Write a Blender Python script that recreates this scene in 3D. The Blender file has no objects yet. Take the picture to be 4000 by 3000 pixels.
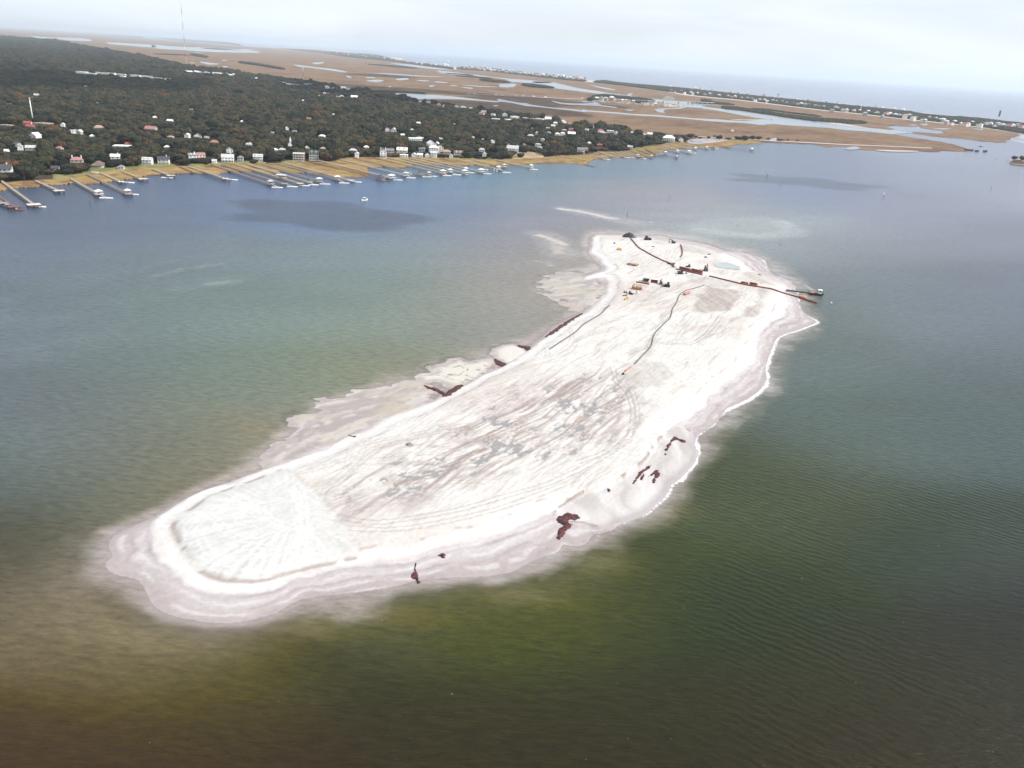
import bpy, math, random
import numpy as np
from mathutils import Vector, Matrix
random.seed(7)
rng = np.random.default_rng(11)
R = math.radians
S = bpy.context.scene

# ------------------------------------------------------------------ camera
H = 140.0                      # height of the aircraft above the water, m
F = 3080.0                     # focal length in pixels of a 4000 px wide frame
PITCH, ROLL = math.atan(1274 / F), math.atan(0.0635)
fwd = np.array([0, math.cos(PITCH), -math.sin(PITCH)])
u0 = np.array([0, math.sin(PITCH), math.cos(PITCH)])
x0 = np.array([1.0, 0, 0])
camR = math.cos(ROLL) * x0 + math.sin(ROLL) * u0
camU = -math.sin(ROLL) * x0 + math.cos(ROLL) * u0
camd = bpy.data.cameras.new('camera')
cam = bpy.data.objects.new('camera', camd)
S.collection.objects.link(cam)
cam.matrix_world = Matrix(((camR[0], camU[0], -fwd[0], 0), (camR[1], camU[1], -fwd[1], 0),
                           (camR[2], camU[2], -fwd[2], H), (0, 0, 0, 1)))
camd.sensor_fit = 'HORIZONTAL'
camd.sensor_width = 36
camd.lens = 36 * F / 4000
camd.clip_start = 1
camd.clip_end = 200000
S.camera = cam

# ------------------------------------------------------------------ world
SUN_AZ, SUN_EL = 98, 42        # degrees clockwise from the view direction, degrees up
w = bpy.data.worlds.new('World')
S.world = w
w.use_nodes = True
nt = w.node_tree
nt.nodes.clear()
sky = nt.nodes.new('ShaderNodeTexSky')
sky.sky_type = 'NISHITA'
sky.sun_disc = False
sky.sun_elevation = R(SUN_EL)
sky.sun_rotation = R(SUN_AZ)
sky.air_density = 1.0
sky.dust_density = 1.2
sky.ozone_density = 1.0
tc = nt.nodes.new('ShaderNodeTexCoord')
mp = nt.nodes.new('ShaderNodeMapping')
mp.inputs['Scale'].default_value = (1.0, 1.0, 7.0)
nz = nt.nodes.new('ShaderNodeTexNoise')
nz.inputs['Scale'].default_value = 2.6
nz.inputs['Detail'].default_value = 7
nz.inputs['Roughness'].default_value = 0.55
nz.inputs['Distortion'].default_value = 0.4
cr = nt.nodes.new('ShaderNodeValToRGB')
cr.color_ramp.elements[0].position = 0.34
cr.color_ramp.elements[0].color = (0.72, 0.72, 0.72, 1)
cr.color_ramp.elements[1].position = 0.66
cr.color_ramp.elements[1].color = (1, 1, 1, 1)
mx = nt.nodes.new('ShaderNodeMixRGB')
mx.inputs[2].default_value = (9.0, 9.7, 10.6, 1)     # thin high cloud, same order as the clear sky radiance
bg = nt.nodes.new('ShaderNodeBackground')
bg.inputs['Strength'].default_value = 0.075
ow = nt.nodes.new('ShaderNodeOutputWorld')
L = nt.links.new
L(tc.outputs['Generated'], mp.inputs['Vector'])
L(mp.outputs['Vector'], nz.inputs['Vector'])
L(nz.outputs['Fac'], cr.inputs['Fac'])
L(cr.outputs['Color'], mx.inputs[0])
L(sky.outputs['Color'], mx.inputs[1])
L(mx.outputs['Color'], bg.inputs['Color'])
L(bg.outputs['Background'], ow.inputs['Surface'])

sd = bpy.data.lights.new('sun', 'SUN')
sd.energy = 3.6
sd.angle = R(0.5)
sd.color = (1.0, 0.95, 0.88)
sun = bpy.data.objects.new('sun', sd)
S.collection.objects.link(sun)
tosun = Vector((math.sin(R(SUN_AZ)) * math.cos(R(SUN_EL)), math.cos(R(SUN_AZ)) * math.cos(R(SUN_EL)), math.sin(R(SUN_EL))))
sun.rotation_euler = tosun.to_track_quat('Z', 'Y').to_euler()
sun.location = (0, 0, 400)

S.view_settings.view_transform = 'Standard'
S.view_settings.look = 'None'
S.view_settings.exposure = 0.55
S.view_settings.gamma = 1
S.view_settings.use_curve_mapping = False
try:
    S.cycles.volume_bounces = 1
    S.cycles.max_bounces = 6
    S.cycles.transparent_max_bounces = 8
except Exception:
    pass

# ------------------------------------------------------------------ helpers
def G(u, v, z=0.0):
    """point of the place at height z seen at (u, v) of the 4000x3000 frame"""
    d = F * fwd + (u - 2000) * camR + (1500 - v) * camU
    dz = min(d[2], -F * 0.0030)
    t = (z - H) / dz
    return np.array([d[0] * t, d[1] * t, z])

def O(x, y, z=0.0):            # the same from 2212-wide overview coordinates
    return G(x * 1.80832, y * 1.80832, z)

def PX(P):                     # world points (N,3) -> frame pixels
    q = np.asarray(P, float) - np.array([0, 0, H])
    f = q @ fwd
    return 2000 + F * (q @ camR) / f, 1500 - F * (q @ camU) / f

def OP(pts, z=0.0):
    return np.array([O(x, y, z)[:2] for x, y in pts])

def GP(pts, z=0.0):
    return np.array([G(x, y, z)[:2] for x, y in pts])

def smooth(pts, n=3, closed=True):
    P = np.asarray(pts, float)
    m = len(P)
    out = []
    rngi = range(m) if closed else range(m - 1)
    for i in rngi:
        if closed:
            a, b, c, d = P[(i - 1) % m], P[i], P[(i + 1) % m], P[(i + 2) % m]
        else:
            a, b, c, d = P[max(i - 1, 0)], P[i], P[i + 1], P[min(i + 2, m - 1)]
        for k in range(n):
            t = k / n
            out.append(0.5 * ((2 * b) + (c - a) * t + (2 * a - 5 * b + 4 * c - d) * t * t + (3 * b - a - 3 * c + d) * t ** 3))
    if not closed:
        out.append(P[-1])
    return np.array(out)

def seg_dist(P, poly, closed=True):
    """unsigned distance of points P (N,2) to a polyline"""
    d = np.full(len(P), 1e9, np.float32)
    P = P.astype(np.float32)
    n = len(poly)
    for i in range(n if closed else n - 1):
        a, b = poly[i].astype(np.float32), poly[(i + 1) % n].astype(np.float32)
        ab = b - a
        l2 = float(ab @ ab) + 1e-9
        t = np.clip(((P - a) @ ab) / l2, 0, 1)
        q = P - a - t[:, None] * ab
        np.minimum(d, q[:, 0] ** 2 + q[:, 1] ** 2, out=d)
    return np.sqrt(d)

def inside(P, poly):
    x, y = P[:, 0], P[:, 1]
    c = np.zeros(len(P), bool)
    n = len(poly)
    for i in range(n):
        x1, y1 = poly[i]
        x2, y2 = poly[(i + 1) % n]
        if y1 == y2:
            continue
        m = (y1 > y) != (y2 > y)
        c ^= m & (x < (x2 - x1) * (y - y1) / (y2 - y1) + x1)
    return c

def sdf(P, poly):              # positive inside
    d = seg_dist(P, poly)
    return np.where(inside(P, poly), d, -d)

_perm = rng.permutation(4096)
_vals = rng.random(4096).astype(np.float32)
def vnoise(x, y, seed=0):
    xi, yi = np.floor(x).astype(np.int64), np.floor(y).astype(np.int64)
    fx, fy = (x - xi).astype(np.float32), (y - yi).astype(np.float32)
    fx = fx * fx * (3 - 2 * fx)
    fy = fy * fy * (3 - 2 * fy)
    def h(a, b):
        return _vals[(_perm[(a + seed * 131) & 4095] + b * 57 + _perm[(b + 17) & 4095]) & 4095]
    v00, v10, v01, v11 = h(xi, yi), h(xi + 1, yi), h(xi, yi + 1), h(xi + 1, yi + 1)
    return (v00 * (1 - fx) + v10 * fx) * (1 - fy) + (v01 * (1 - fx) + v11 * fx) * fy

def fbm(x, y, oct=4, seed=0, gain=0.5):
    s, a, t = 0, 1.0, 0
    for o in range(oct):
        s = s + a * vnoise(x * 2 ** o + 13.7 * o, y * 2 ** o + 7.3 * o, seed + o)
        t += a
        a *= gain
    return s / t               # 0..1 around 0.5

def ss(a, b, x):
    t = np.clip((x - a) / (b - a), 0, 1)
    return t * t * (3 - 2 * t)

def mixc(c, col, f):
    return c * (1 - f[:, None]) + np.asarray(col, np.float32)[None, :] * f[:, None]

def tag(o, label=None, cat=None, group=None, kind=None):
    if label: o['label'] = label
    if cat: o['category'] = cat
    if group: o['group'] = group
    if kind: o['kind'] = kind
    return o

def link(name, me, parent=None, mats=()):
    o = bpy.data.objects.new(name, me)
    for m in mats:
        me.materials.append(m)
    S.collection.objects.link(o)
    if parent: o.parent = parent
    return o

def empty(name, loc=(0, 0, 0), rz=0.0):
    o = bpy.data.objects.new(name, None)
    o.empty_display_size = 1
    S.collection.objects.link(o)
    o.location = loc
    o.rotation_euler = (0, 0, rz)
    return o

def grid_mesh(name, X, Y, Z, keep=None, attrs=None, floats=None, smooth_=True):
    """regular (ny,nx) grid as a mesh; keep = boolean per cell"""
    ny, nx = X.shape
    co = np.stack([X, Y, Z], -1).reshape(-1, 3).astype(np.float32)
    i = np.arange(ny * nx).reshape(ny, nx)
    q = np.stack([i[:-1, :-1], i[:-1, 1:], i[1:, 1:], i[1:, :-1]], -1)
    q = q[keep] if keep is not None else q.reshape(-1, 4)
    used = np.zeros(len(co), bool)
    used[q.ravel()] = True
    remap = np.cumsum(used) - 1
    q = remap[q]
    co = co[used]
    me = bpy.data.meshes.new(name)
    me.vertices.add(len(co))
    me.vertices.foreach_set('co', co.ravel())
    me.loops.add(q.size)
    me.loops.foreach_set('vertex_index', q.ravel().astype(np.int32))
    me.polygons.add(len(q))
    me.polygons.foreach_set('loop_start', (np.arange(len(q)) * 4).astype(np.int32))
    me.polygons.foreach_set('loop_total', np.full(len(q), 4, np.int32))
    if smooth_:
        me.polygons.foreach_set('use_smooth', np.ones(len(q), bool))
    me.update(calc_edges=True)
    for k, v in (attrs or {}).items():
        a = me.attributes.new(k, 'FLOAT_COLOR', 'POINT')
        c = np.ones((len(co), 4), np.float32)
        c[:, :3] = v[used]
        a.data.foreach_set('color', c.ravel())
    for k, v in (floats or {}).items():
        a = me.attributes.new(k, 'FLOAT', 'POINT')
        a.data.foreach_set('value', v[used].astype(np.float32))
    return me

class MB:
    """collects boxes, bars, tubes and prisms and links them as one mesh object"""
    def __init__(s): s.v, s.f = [], []
    def add(s, vs, fs):
        n = len(s.v)
        s.v += [tuple(map(float, p)) for p in vs]
        s.f += [tuple(n + i for i in f) for f in fs]
        return s
    def box(s, x0, x1, y0, y1, z0, z1, rot=0.0, at=(0, 0, 0)):
        c, sn = math.cos(rot), math.sin(rot)
        vs = []
        for z in (z0, z1):
            for x, y in ((x0, y0), (x1, y0), (x1, y1), (x0, y1)):
                vs.append((at[0] + x * c - y * sn, at[1] + x * sn + y * c, at[2] + z))
        return s.add(vs, [(0, 3, 2, 1), (4, 5, 6, 7), (0, 1, 5, 4), (1, 2, 6, 5), (2, 3, 7, 6), (3, 0, 4, 7)])
    def bar(s, a, b, w, h=None):
        a, b = Vector(a), Vector(b)
        h = h or w
        d = (b - a).normalized()
        sd_ = d.cross(Vector((0, 0, 1)))
        if sd_.length < 1e-4: sd_ = Vector((1, 0, 0))
        sd_.normalize()
        up = sd_.cross(d)
        vs = []
        for p in (a, b):
            for i, j in ((-1, -1), (1, -1), (1, 1), (-1, 1)):
                vs.append(p + sd_ * (i * w / 2) + up * (j * h / 2))
        return s.add(vs, [(0, 3, 2, 1), (4, 5, 6, 7), (0, 1, 5, 4), (1, 2, 6, 5), (2, 3, 7, 6), (3, 0, 4, 7)])
    def tube(s, pts, r, n=8, cap=True, r2=None):
        pts = [Vector(p) for p in pts]
        base = len(s.v)
        for k, p in enumerate(pts):
            d = (pts[min(k + 1, len(pts) - 1)] - pts[max(k - 1, 0)]).normalized()
            sd_ = d.cross(Vector((0, 0, 1)))
            if sd_.length < 1e-3: sd_ = Vector((1, 0, 0))
            sd_.normalize()
            up = sd_.cross(d)
            rr = r if r2 is None else r + (r2 - r) * k / (len(pts) - 1)
            for i in range(n):
                a = 2 * math.pi * i / n
                s.v.append(tuple(p + sd_ * math.cos(a) * rr + up * math.sin(a) * rr))
        for k in range(len(pts) - 1):
            for i in range(n):
                j = (i + 1) % n
                s.f.append((base + k * n + i, base + k * n + j, base + (k + 1) * n + j, base + (k + 1) * n + i))
        if cap:
            s.f.append(tuple(base + i for i in range(n))[::-1])
            s.f.append(tuple(base + (len(pts) - 1) * n + i for i in range(n)))
        return s
    def prism(s, poly, z0, z1):
        n = len(poly)
        vs = [(x, y, z0) for x, y in poly] + [(x, y, z1) for x, y in poly]
        return s.add(vs, [tuple(range(n))[::-1], tuple(range(n, 2 * n))] +
                     [(i, (i + 1) % n, n + (i + 1) % n, n + i) for i in range(n)])
    def loft(s, rings, cap=True):
        base = len(s.v)
        n = len(rings[0])
        for r_ in rings: s.v += [tuple(map(float, p)) for p in r_]
        for k in range(len(rings) - 1):
            for i in range(n):
                j = (i + 1) % n
                s.f.append((base + k * n + i, base + k * n + j, base + (k + 1) * n + j, base + (k + 1) * n + i))
        if cap:
            s.f.append(tuple(base + i for i in range(n))[::-1])
            s.f.append(tuple(base + (len(rings) - 1) * n + i for i in range(n)))
        return s
    def mesh(s, name, mat=None, sm=False):
        me = bpy.data.meshes.new(name)
        me.from_pydata(s.v, [], s.f)
        if mat: me.materials.append(mat)
        if sm:
            for p in me.polygons: p.use_smooth = True
        me.update()
        return me
    def build(s, name, mat=None, parent=None, loc=None, rz=None, sm=False):
        o = link(name, s.mesh(name, mat, sm), parent)
        if loc is not None: o.location = loc
        if rz is not None: o.rotation_euler = (0, 0, rz)
        return o

def copy_tree(o, parent=None):
    c = o.copy()
    S.collection.objects.link(c)
    c.parent = parent
    for ch in list(o.children): copy_tree(ch, c)
    return c

# ------------------------------------------------------------------ materials
M = {}
def nmat(name):
    m = bpy.data.materials.new(name)
    m.use_nodes = True
    n = m.node_tree.nodes
    return m, n, m.node_tree.links.new, n['Principled BSDF'], n['Material Output']

def simple(name, col, rough=0.7, var=0.18, scale=0.6, metal=0.0, spec=0.4, bump=0.0):
    m, n, l, b, o = nmat(name)
    t = n.new('ShaderNodeTexCoord')
    z = n.new('ShaderNodeTexNoise')
    z.inputs['Scale'].default_value = scale
    z.inputs['Detail'].default_value = 5
    r = n.new('ShaderNodeValToRGB')
    r.color_ramp.elements[0].position = 0.3
    r.color_ramp.elements[1].position = 0.7
    r.color_ramp.elements[0].color = tuple(c * (1 - var) for c in col) + (1,)
    r.color_ramp.elements[1].color = tuple(min(1, c * (1 + var)) for c in col) + (1,)
    l(t.outputs['Object'], z.inputs['Vector'])
    l(z.outputs['Fac'], r.inputs['Fac'])
    l(r.outputs['Color'], b.inputs['Base Color'])
    b.inputs['Roughness'].default_value = rough
    b.inputs['Metallic'].default_value = metal
    b.inputs['Specular IOR Level'].default_value = spec
    if bump:
        bp = n.new('ShaderNodeBump')
        bp.inputs['Strength'].default_value = bump
        l(z.outputs['Fac'], bp.inputs['Height'])
        l(bp.outputs['Normal'], b.inputs['Normal'])
    M[name] = m
    return m

for nm, c, r_ in (('white_paint', (.78, .77, .74), .6), ('cream_paint', (.66, .60, .50), .6), ('grey_wall', (.36, .37, .37), .7),
                  ('beige_wall', (.50, .42, .36), .7), ('green_wall', (.36, .42, .38), .7), ('brick_wall', (.26, .15, .12), .8),
                  ('white_roof', (.80, .80, .78), .5), ('grey_roof', (.20, .20, .21), .8), ('pale_roof', (.46, .47, .46), .7),
                  ('dark_roof', (.06, .06, .075), .8), ('red_roof', (.34, .07, .07), .6), ('pink_roof', (.36, .18, .17), .7),
                  ('brown_roof', (.16, .11, .09), .8), ('orange_roof', (.36, .17, .11), .7), ('tan_roof', (.36, .28, .22), .8),
                  ('glass', (.05, .06, .075), .15), ('old_wood', (.30, .26, .22), .85), ('pale_wood', (.55, .50, .43), .8),
                  ('yellow_wood', (.60, .46, .26), .8), ('dark_wood', (.10, .075, .065), .85), ('red_wood', (.17, .08, .07), .85),
                  ('rust', (.20, .065, .045), .8), ('pale_rust', (.42, .20, .15), .8), ('black_hose', (.085, .08, .085), .6),
                  ('dark_machine', (.035, .028, .026), .6), ('rubber', (.02, .02, .02), .9), ('yellow_paint', (.62, .42, .06), .5),
                  ('orange_paint', (.60, .20, .05), .5), ('green_paint', (.02, .36, .26), .5), ('dark_red_paint', (.13, .012, .02), .5),
                  ('grey_metal', (.38, .40, .43), .45), ('dark_metal', (.08, .08, .09), .5), ('rock', (.22, .20, .19), .9),
                  ('black_paint', (.018, .018, .02), .5), ('white_hull', (.82, .82, .80), .3), ('blue_hull', (.08, .14, .26), .4),
                  ('bark', (.10, .08, .065), .9), ('concrete', (.42, .40, .38), .85), ('orange_brown', (.34, .14, .05), .7)):
    simple(nm, c, r_)

def crown_mat(name, stops, far=False):
    m, n, l, b, o = nmat(name)
    oi = n.new('ShaderNodeObjectInfo')
    r = n.new('ShaderNodeValToRGB')
    r.color_ramp.interpolation = 'LINEAR'
    while len(r.color_ramp.elements) < len(stops): r.color_ramp.elements.new(0.5)
    for e, (p, c) in zip(r.color_ramp.elements, stops):
        e.position = p
        e.color = c + (1,)
    g = n.new('ShaderNodeNewGeometry')
    z = n.new('ShaderNodeTexNoise')
    z.inputs['Scale'].default_value = 0.32
    z.inputs['Detail'].default_value = 4
    z.inputs['Roughness'].default_value = 0.7
    mr = n.new('ShaderNodeMapRange')
    mr.inputs['From Min'].default_value = 0.3
    mr.inputs['From Max'].default_value = 0.7
    mr.inputs['To Min'].default_value = 0.30  # lit clumps and dark gaps of the crowns painted in by noise
    mr.inputs['To Max'].default_value = 1.35
    mu = n.new('ShaderNodeVectorMath')
    mu.operation = 'SCALE'
    l(oi.outputs['Random'], r.inputs['Fac'])
    l(g.outputs['Position'], z.inputs['Vector'])
    l(z.outputs['Fac'], mr.inputs['Value'])
    l(r.outputs['Color'], mu.inputs[0])
    l(mr.outputs['Result'], mu.inputs['Scale'])
    l(mu.outputs['Vector'], b.inputs['Base Color'])
    b.inputs['Roughness'].default_value = 0.75
    b.inputs['Specular IOR Level'].default_value = 0.15
    M[name] = m
crown_mat('foliage', [(0.0, (.008, .011, .007)), (.25, (.016, .020, .010)), (.50, (.030, .033, .015)), (.70, (.050, .045, .020)),
                      (.88, (.056, .040, .020)), (.965, (.066, .044, .021)), (.99, (.095, .048, .020)), (1.0, (.12, .055, .020))])
# ------------------------------------------------------------------ outlines traced from the photograph (overview pixels)
DRY = [(1282,519),(1290,511),(1304,512),(1344,513),(1394,518),(1430,522),(1469,529),(1519,538),(1549,549),(1569,550),(1599,565),(1619,585),
       (1650,596),(1680,612),(1694,622),(1698,640),(1698,665),(1686,688),(1652,708),(1638,732),(1632,770),(1612,797),(1592,815),(1557,840),
       (1519,880),(1504,892),(1468,917),(1438,937),(1478,948),(1490,962),(1500,975),(1494,1000),(1472,1022),(1458,1030),(1440,1050),(1434,1066),
       (1416,1086),(1396,1104),(1374,1116),(1350,1124),(1330,1134),(1301,1135),(1284,1126),(1251,1119),(1225,1108),(1195,1110),(1156,1127),
       (1106,1150),(1050,1165),(995,1180),(916,1199),(803,1225),(691,1244),(616,1262),(541,1281),(485,1283),(428,1272),(376,1245),(350,1205),
       (335,1170),(335,1140),(345,1122),(355,1112),(391,1090),(436,1064),(492,1048),(560,1021),(631,1002),(710,974),(751,951),(803,930),(830,914),
       (880,894),(930,876),(955,861),(980,851),(1005,836),(1042,814),(1080,799),(1105,784),(1150,754),(1180,731),(1210,708),(1242,689),(1269,678),
       (1294,655),(1312,638),(1314,620),(1311,601),(1289,603),(1268,605),(1262,603),(1274,597),(1307,588),(1315,580),(1300,568),(1300,560),(1278,548),(1280,535)]
WET = [(1276,520),(1284,508),(1300,506),(1344,507),(1394,510),(1424,507),(1444,514),(1482,519),(1519,526),(1544,534),(1569,542),(1599,544),
       (1624,550),(1644,560),(1654,572),(1657,582),(1674,595),(1702,605),(1714,617),(1718,627),(1725,642),(1724,660),(1735,675),(1757,690),
       (1764,697),(1742,706),(1719,715),(1694,722),(1677,732),(1669,750),(1659,775),(1653,800),(1656,820),(1644,840),(1619,860),(1594,872),
       (1568,884),(1553,903),(1540,918),(1521,931),(1504,944),(1500,960),(1508,976),(1503,990),(1497,1004),(1476,1026),(1468,1035),(1450,1047),
       (1440,1067),(1420,1088),(1400,1106),(1378,1118),(1354,1126),(1332,1137),(1318,1146),(1280,1154),(1268,1172),(1246,1180),(1215,1175),
       (1206,1190),(1181,1200),(1143,1214),(1106,1234),(1060,1243),(995,1246),(953,1248),(901,1253),(878,1260),(822,1271),(728,1283),(650,1293),
       (597,1322),(541,1339),(485,1345),(410,1337),(357,1322),(331,1303),(318,1276),(300,1252),(262,1243),(236,1232),(231,1215),(246,1200),
       (237,1180),(245,1161),(278,1142),(331,1119),(365,1097),(415,1072),(480,1047),(540,1024),(583,1008),(580,996),(600,975),(622,950),(660,915),
       (690,890),(740,872),(800,853),(852,838),(896,846),(930,868),(946,858),(985,838),(1005,831),(1042,811),(1080,795),(1105,781),(1142,754),(1170,731),
       (1200,706),(1232,688),(1258,676),(1284,655),(1303,636),(1305,622),(1300,610),(1288,606),(1262,608),(1256,602),(1270,594),(1298,585),(1300,575),
       (1290,566),(1274,550),(1274,535)]
SHOAL = [(1250,500),(1290,490),(1360,492),(1424,492),(1500,505),(1600,525),(1690,560),(1740,600),(1770,650),(1790,690),(1772,725),(1720,745),
         (1705,800),(1690,850),(1640,890),(1600,920),(1560,960),(1540,1000),(1520,1040),(1500,1075),(1480,1100),(1440,1140),(1385,1158),(1340,1183),
         (1310,1184),(1280,1186),(1262,1200),(1240,1222),(1180,1245),(1110,1262),(1060,1270),(1000,1275),(940,1290),(880,1300),(830,1345),(770,1365),
         (700,1350),(640,1345),(560,1365),(440,1372),(340,1350),(260,1310),(200,1270),(150,1240),(170,1200),(200,1150),(260,1110),(330,1085),(420,1040),
         (500,1010),(520,980),(570,940),(620,885),(680,850),(780,815),(880,780),(980,755),(1080,730),(1150,705),(1200,675),(1170,640),(1175,600),(1240,580),(1258,550),(1245,525)]
FAN = [(374,1146),(391,1127),(436,1094),(485,1067),(522,1052),(575,1034),(616,1017),(650,1045),(691,1082),(728,1124),(781,1199),(751,1217),(702,1227),
       (646,1240),(597,1251),(541,1262),(485,1259),(436,1242),(406,1210),(391,1184)]
SPOIL = [(700,1080),(760,1020),(900,950),(1000,895),(1100,850),(1230,815),(1330,790),(1370,830),(1390,880),(1370,940),(1300,985),(1200,1025),(1050,1065),(900,1095),(800,1125),(730,1118)]
dryP, wetP, shoP, fanP, spoP = (smooth(OP(p), 2) for p in (DRY, WET, SHOAL, FAN, SPOIL))

def srgb(c):
    c = np.asarray(c, float) / 255
    return np.where(c <= 0.04045, c / 12.92, ((c + 0.055) / 1.055) ** 2.4)

# low flats and sand tongues beside the island
LOBES = [[(1067,764),(1080,751),(1105,745),(1132,752),(1142,760),(1150,757),(1125,778),(1108,784),(1090,786),(1080,777)],
         [(904,817),(914,810),(938,808),(932,797),(950,790),(970,783),(992,776),(1010,782),(1040,778),(1062,774),(1072,782),(1070,792),(1052,806),(1030,820),(1004,834),(985,838),(966,832),(945,823),(925,826),(908,825)],
         [(1176,606),(1196,594),(1230,590),(1262,596),(1296,604),(1304,622),(1296,644),(1262,668),(1238,672),(1222,650),(1196,634),(1180,628)],
         [(640,950),(655,905),(690,885),(725,868),(790,848),(850,828),(900,822),(930,845),(900,880),(820,915),(740,955),(660,985),(615,985)],
         [(565,1010),(580,985),(605,972),(640,978),(600,1005),(575,1018)]]
lobP = [smooth(OP(q), 2) for q in LOBES]
def flats(P):
    x, y = P[:, 0], P[:, 1]
    r1 = (fbm(x / 11, y / 6, 4, 211) - .5)
    r2 = (fbm(x / 5, y / 3, 4, 213) - .5)
    out = np.full((len(lobP), len(P)), -99, np.float32)
    for k, q in enumerate(lobP):
        mn, mx_ = q.min(0) - 25, q.max(0) + 25
        s_k = np.nonzero((x > mn[0]) & (x < mx_[0]) & (y > mn[1]) & (y < mx_[1]))[0]
        amp = (3, 5, 22, 22, 10)[k]
        out[k, s_k] = sdf(P[s_k], q) + r1[s_k] * amp + r2[s_k] * 3
    return out

# ------------------------------------------------------------------ island
lo, hi = wetP.min(0) - 26, wetP.max(0) + 26
STEP = 0.66
gx = np.arange(lo[0], hi[0], STEP)
gy = np.arange(lo[1], hi[1], STEP)
X, Y = np.meshgrid(gx, gy)
P = np.stack([X.ravel(), Y.ravel()], 1)
near = np.nonzero(sdf(P[:: 1], wetP[::1]) > -20)[0] if False else np.arange(len(P))
dD, dW = sdf(P, dryP), sdf(P, wetP)
dF, dS = sdf(P, fanP), sdf(P, spoP)
px, py = P[:, 0], P[:, 1]
# ragged edges
rag = (fbm(px / 9, py / 9, 4, 3) - 0.5)
dDr = dD + rag * 5
dWr = dW + rag * 2.0
Z = np.where(dD > 0, 0.75 + 1.5 * ss(0, 11, dD) + 0.25 * ss(10, 40, dD), np.where(dW > 0, 0.75 * dW / np.maximum(dW - dD, 0.5), -0.9 * ss(0, 14, -dW)))
ax = OP([(520, 1150), (1420, 640)])
adir = (ax[1] - ax[0]) / np.linalg.norm(ax[1] - ax[0])
wob = (fbm(px / 60, py / 60, 3, 9) - 0.5) * 26
s_ = (px * adir[0] + py * adir[1])
t_ = (-px * adir[1] + py * adir[0]) + wob
t2 = (-px * adir[1] + py * adir[0]) - wob * 0.8 + 5 * np.sin(s_ / 37)

dry = np.array([.80, .775, .745], np.float32)
wet = np.array([.40, .355, .345], np.float32)
C = np.repeat(dry[None], len(P), 0)
# broad tint of the dry fill
n1 = fbm(px / 40, py / 40, 4, 20)
C = mixc(C, (.70, .635, .60), ss(.45, .75, n1) * .7)
# streaks left by the bulldozers, along the island
stk = fbm(s_ / 26, t_ / 1.5, 3, 31)
stk2 = fbm(s_ / 18, t2 / 2.2, 3, 37)
inner = ss(6, 20, dD)
C = mixc(C, (.47, .40, .37), ss(.60, .78, stk) * .42 * inner)
C = mixc(C, (.86, .84, .81), ss(.62, .8, stk2) * .6 * inner)
# wet beach face outside the berm, darker towards the water
wf = ss(1.5, -1.5, dDr)
rel = np.clip(-dDr / np.maximum(dW - dD, .5), 0, 1.3)
wcol = mixc(np.repeat(np.array([[.715, .675, .675]], np.float32), len(P), 0), (.56, .50, .49), ss(0.05, .9, rel))
lines = fbm(dDr / 1.6, s_ / 60, 3, 5)
wcol = mixc(wcol, (.55, .49, .495), ss(.52, .7, lines) * .55)
wcol = mixc(wcol, (.74, .71, .71), ss(.60, .8, fbm(dDr / 2.3 + 7, s_ / 90, 2, 8)) * .5)
sw_ = fbm(px / 7, py / 7, 3, 251)
swash = np.sin(rel * 15 + 7 * fbm(px / 22, py / 22, 3, 253)) * .5 + .5
wcol = mixc(wcol, (.79, .765, .77), ss(.72, .97, swash) * ss(.36, .58, sw_) * .5)
wcol = mixc(wcol, (.47, .42, .44), ss(.25, .02, swash) * ss(.42, .62, fbm(px / 12, py / 12, 3, 255)) * .55)
C = C * (1 - wf[:, None]) + wcol * wf[:, None]
# the scarp along the berm
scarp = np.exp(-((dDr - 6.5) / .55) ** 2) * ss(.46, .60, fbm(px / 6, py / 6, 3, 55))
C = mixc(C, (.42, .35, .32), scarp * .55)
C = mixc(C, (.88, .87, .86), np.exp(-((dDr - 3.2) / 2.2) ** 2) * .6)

# graded fan at the near tip
fc = O(640, 1122)[:2]
ang = np.arctan2(py - fc[1], px - fc[0])
rad = np.hypot(px - fc[0], py - fc[1])
rayn = vnoise(ang * 26 + 100, np.zeros_like(ang), 3) * .55 + vnoise(ang * 75 + 300, rad / 60, 4) * .45
inF = ss(-1.5, 2.5, dF + rag * 5.0)
Cf = mixc(np.repeat(np.array([[.755, .745, .725]], np.float32), len(P), 0), (.66, .645, .62), ss(.50, .74, rayn) * .6 * ss(4, 22, rad))
Cf = mixc(Cf, (.84, .84, .83), ss(.30, .12, rayn) * .8)
Cf = mixc(Cf, (.66, .65, .63), ss(16, 0, rad) * .35)
C = C * (1 - inF[:, None]) + Cf * inF[:, None]
rim = np.exp(-((dF + rag * 1.6) / .9) ** 2) * ss(.40, .55, fbm(px / 5, py / 5, 3, 61))
rim = rim * (1 - .8 * inside(P, smooth(OP([(600,1000),(660,1010),(800,1190),(780,1215),(740,1205),(690,1110),(620,1050)]), 1)))
C = mixc(C, (.45, .37, .34), rim * .75)
Z = Z + inF * (rayn - .5) * .35 - rim * .25

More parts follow.
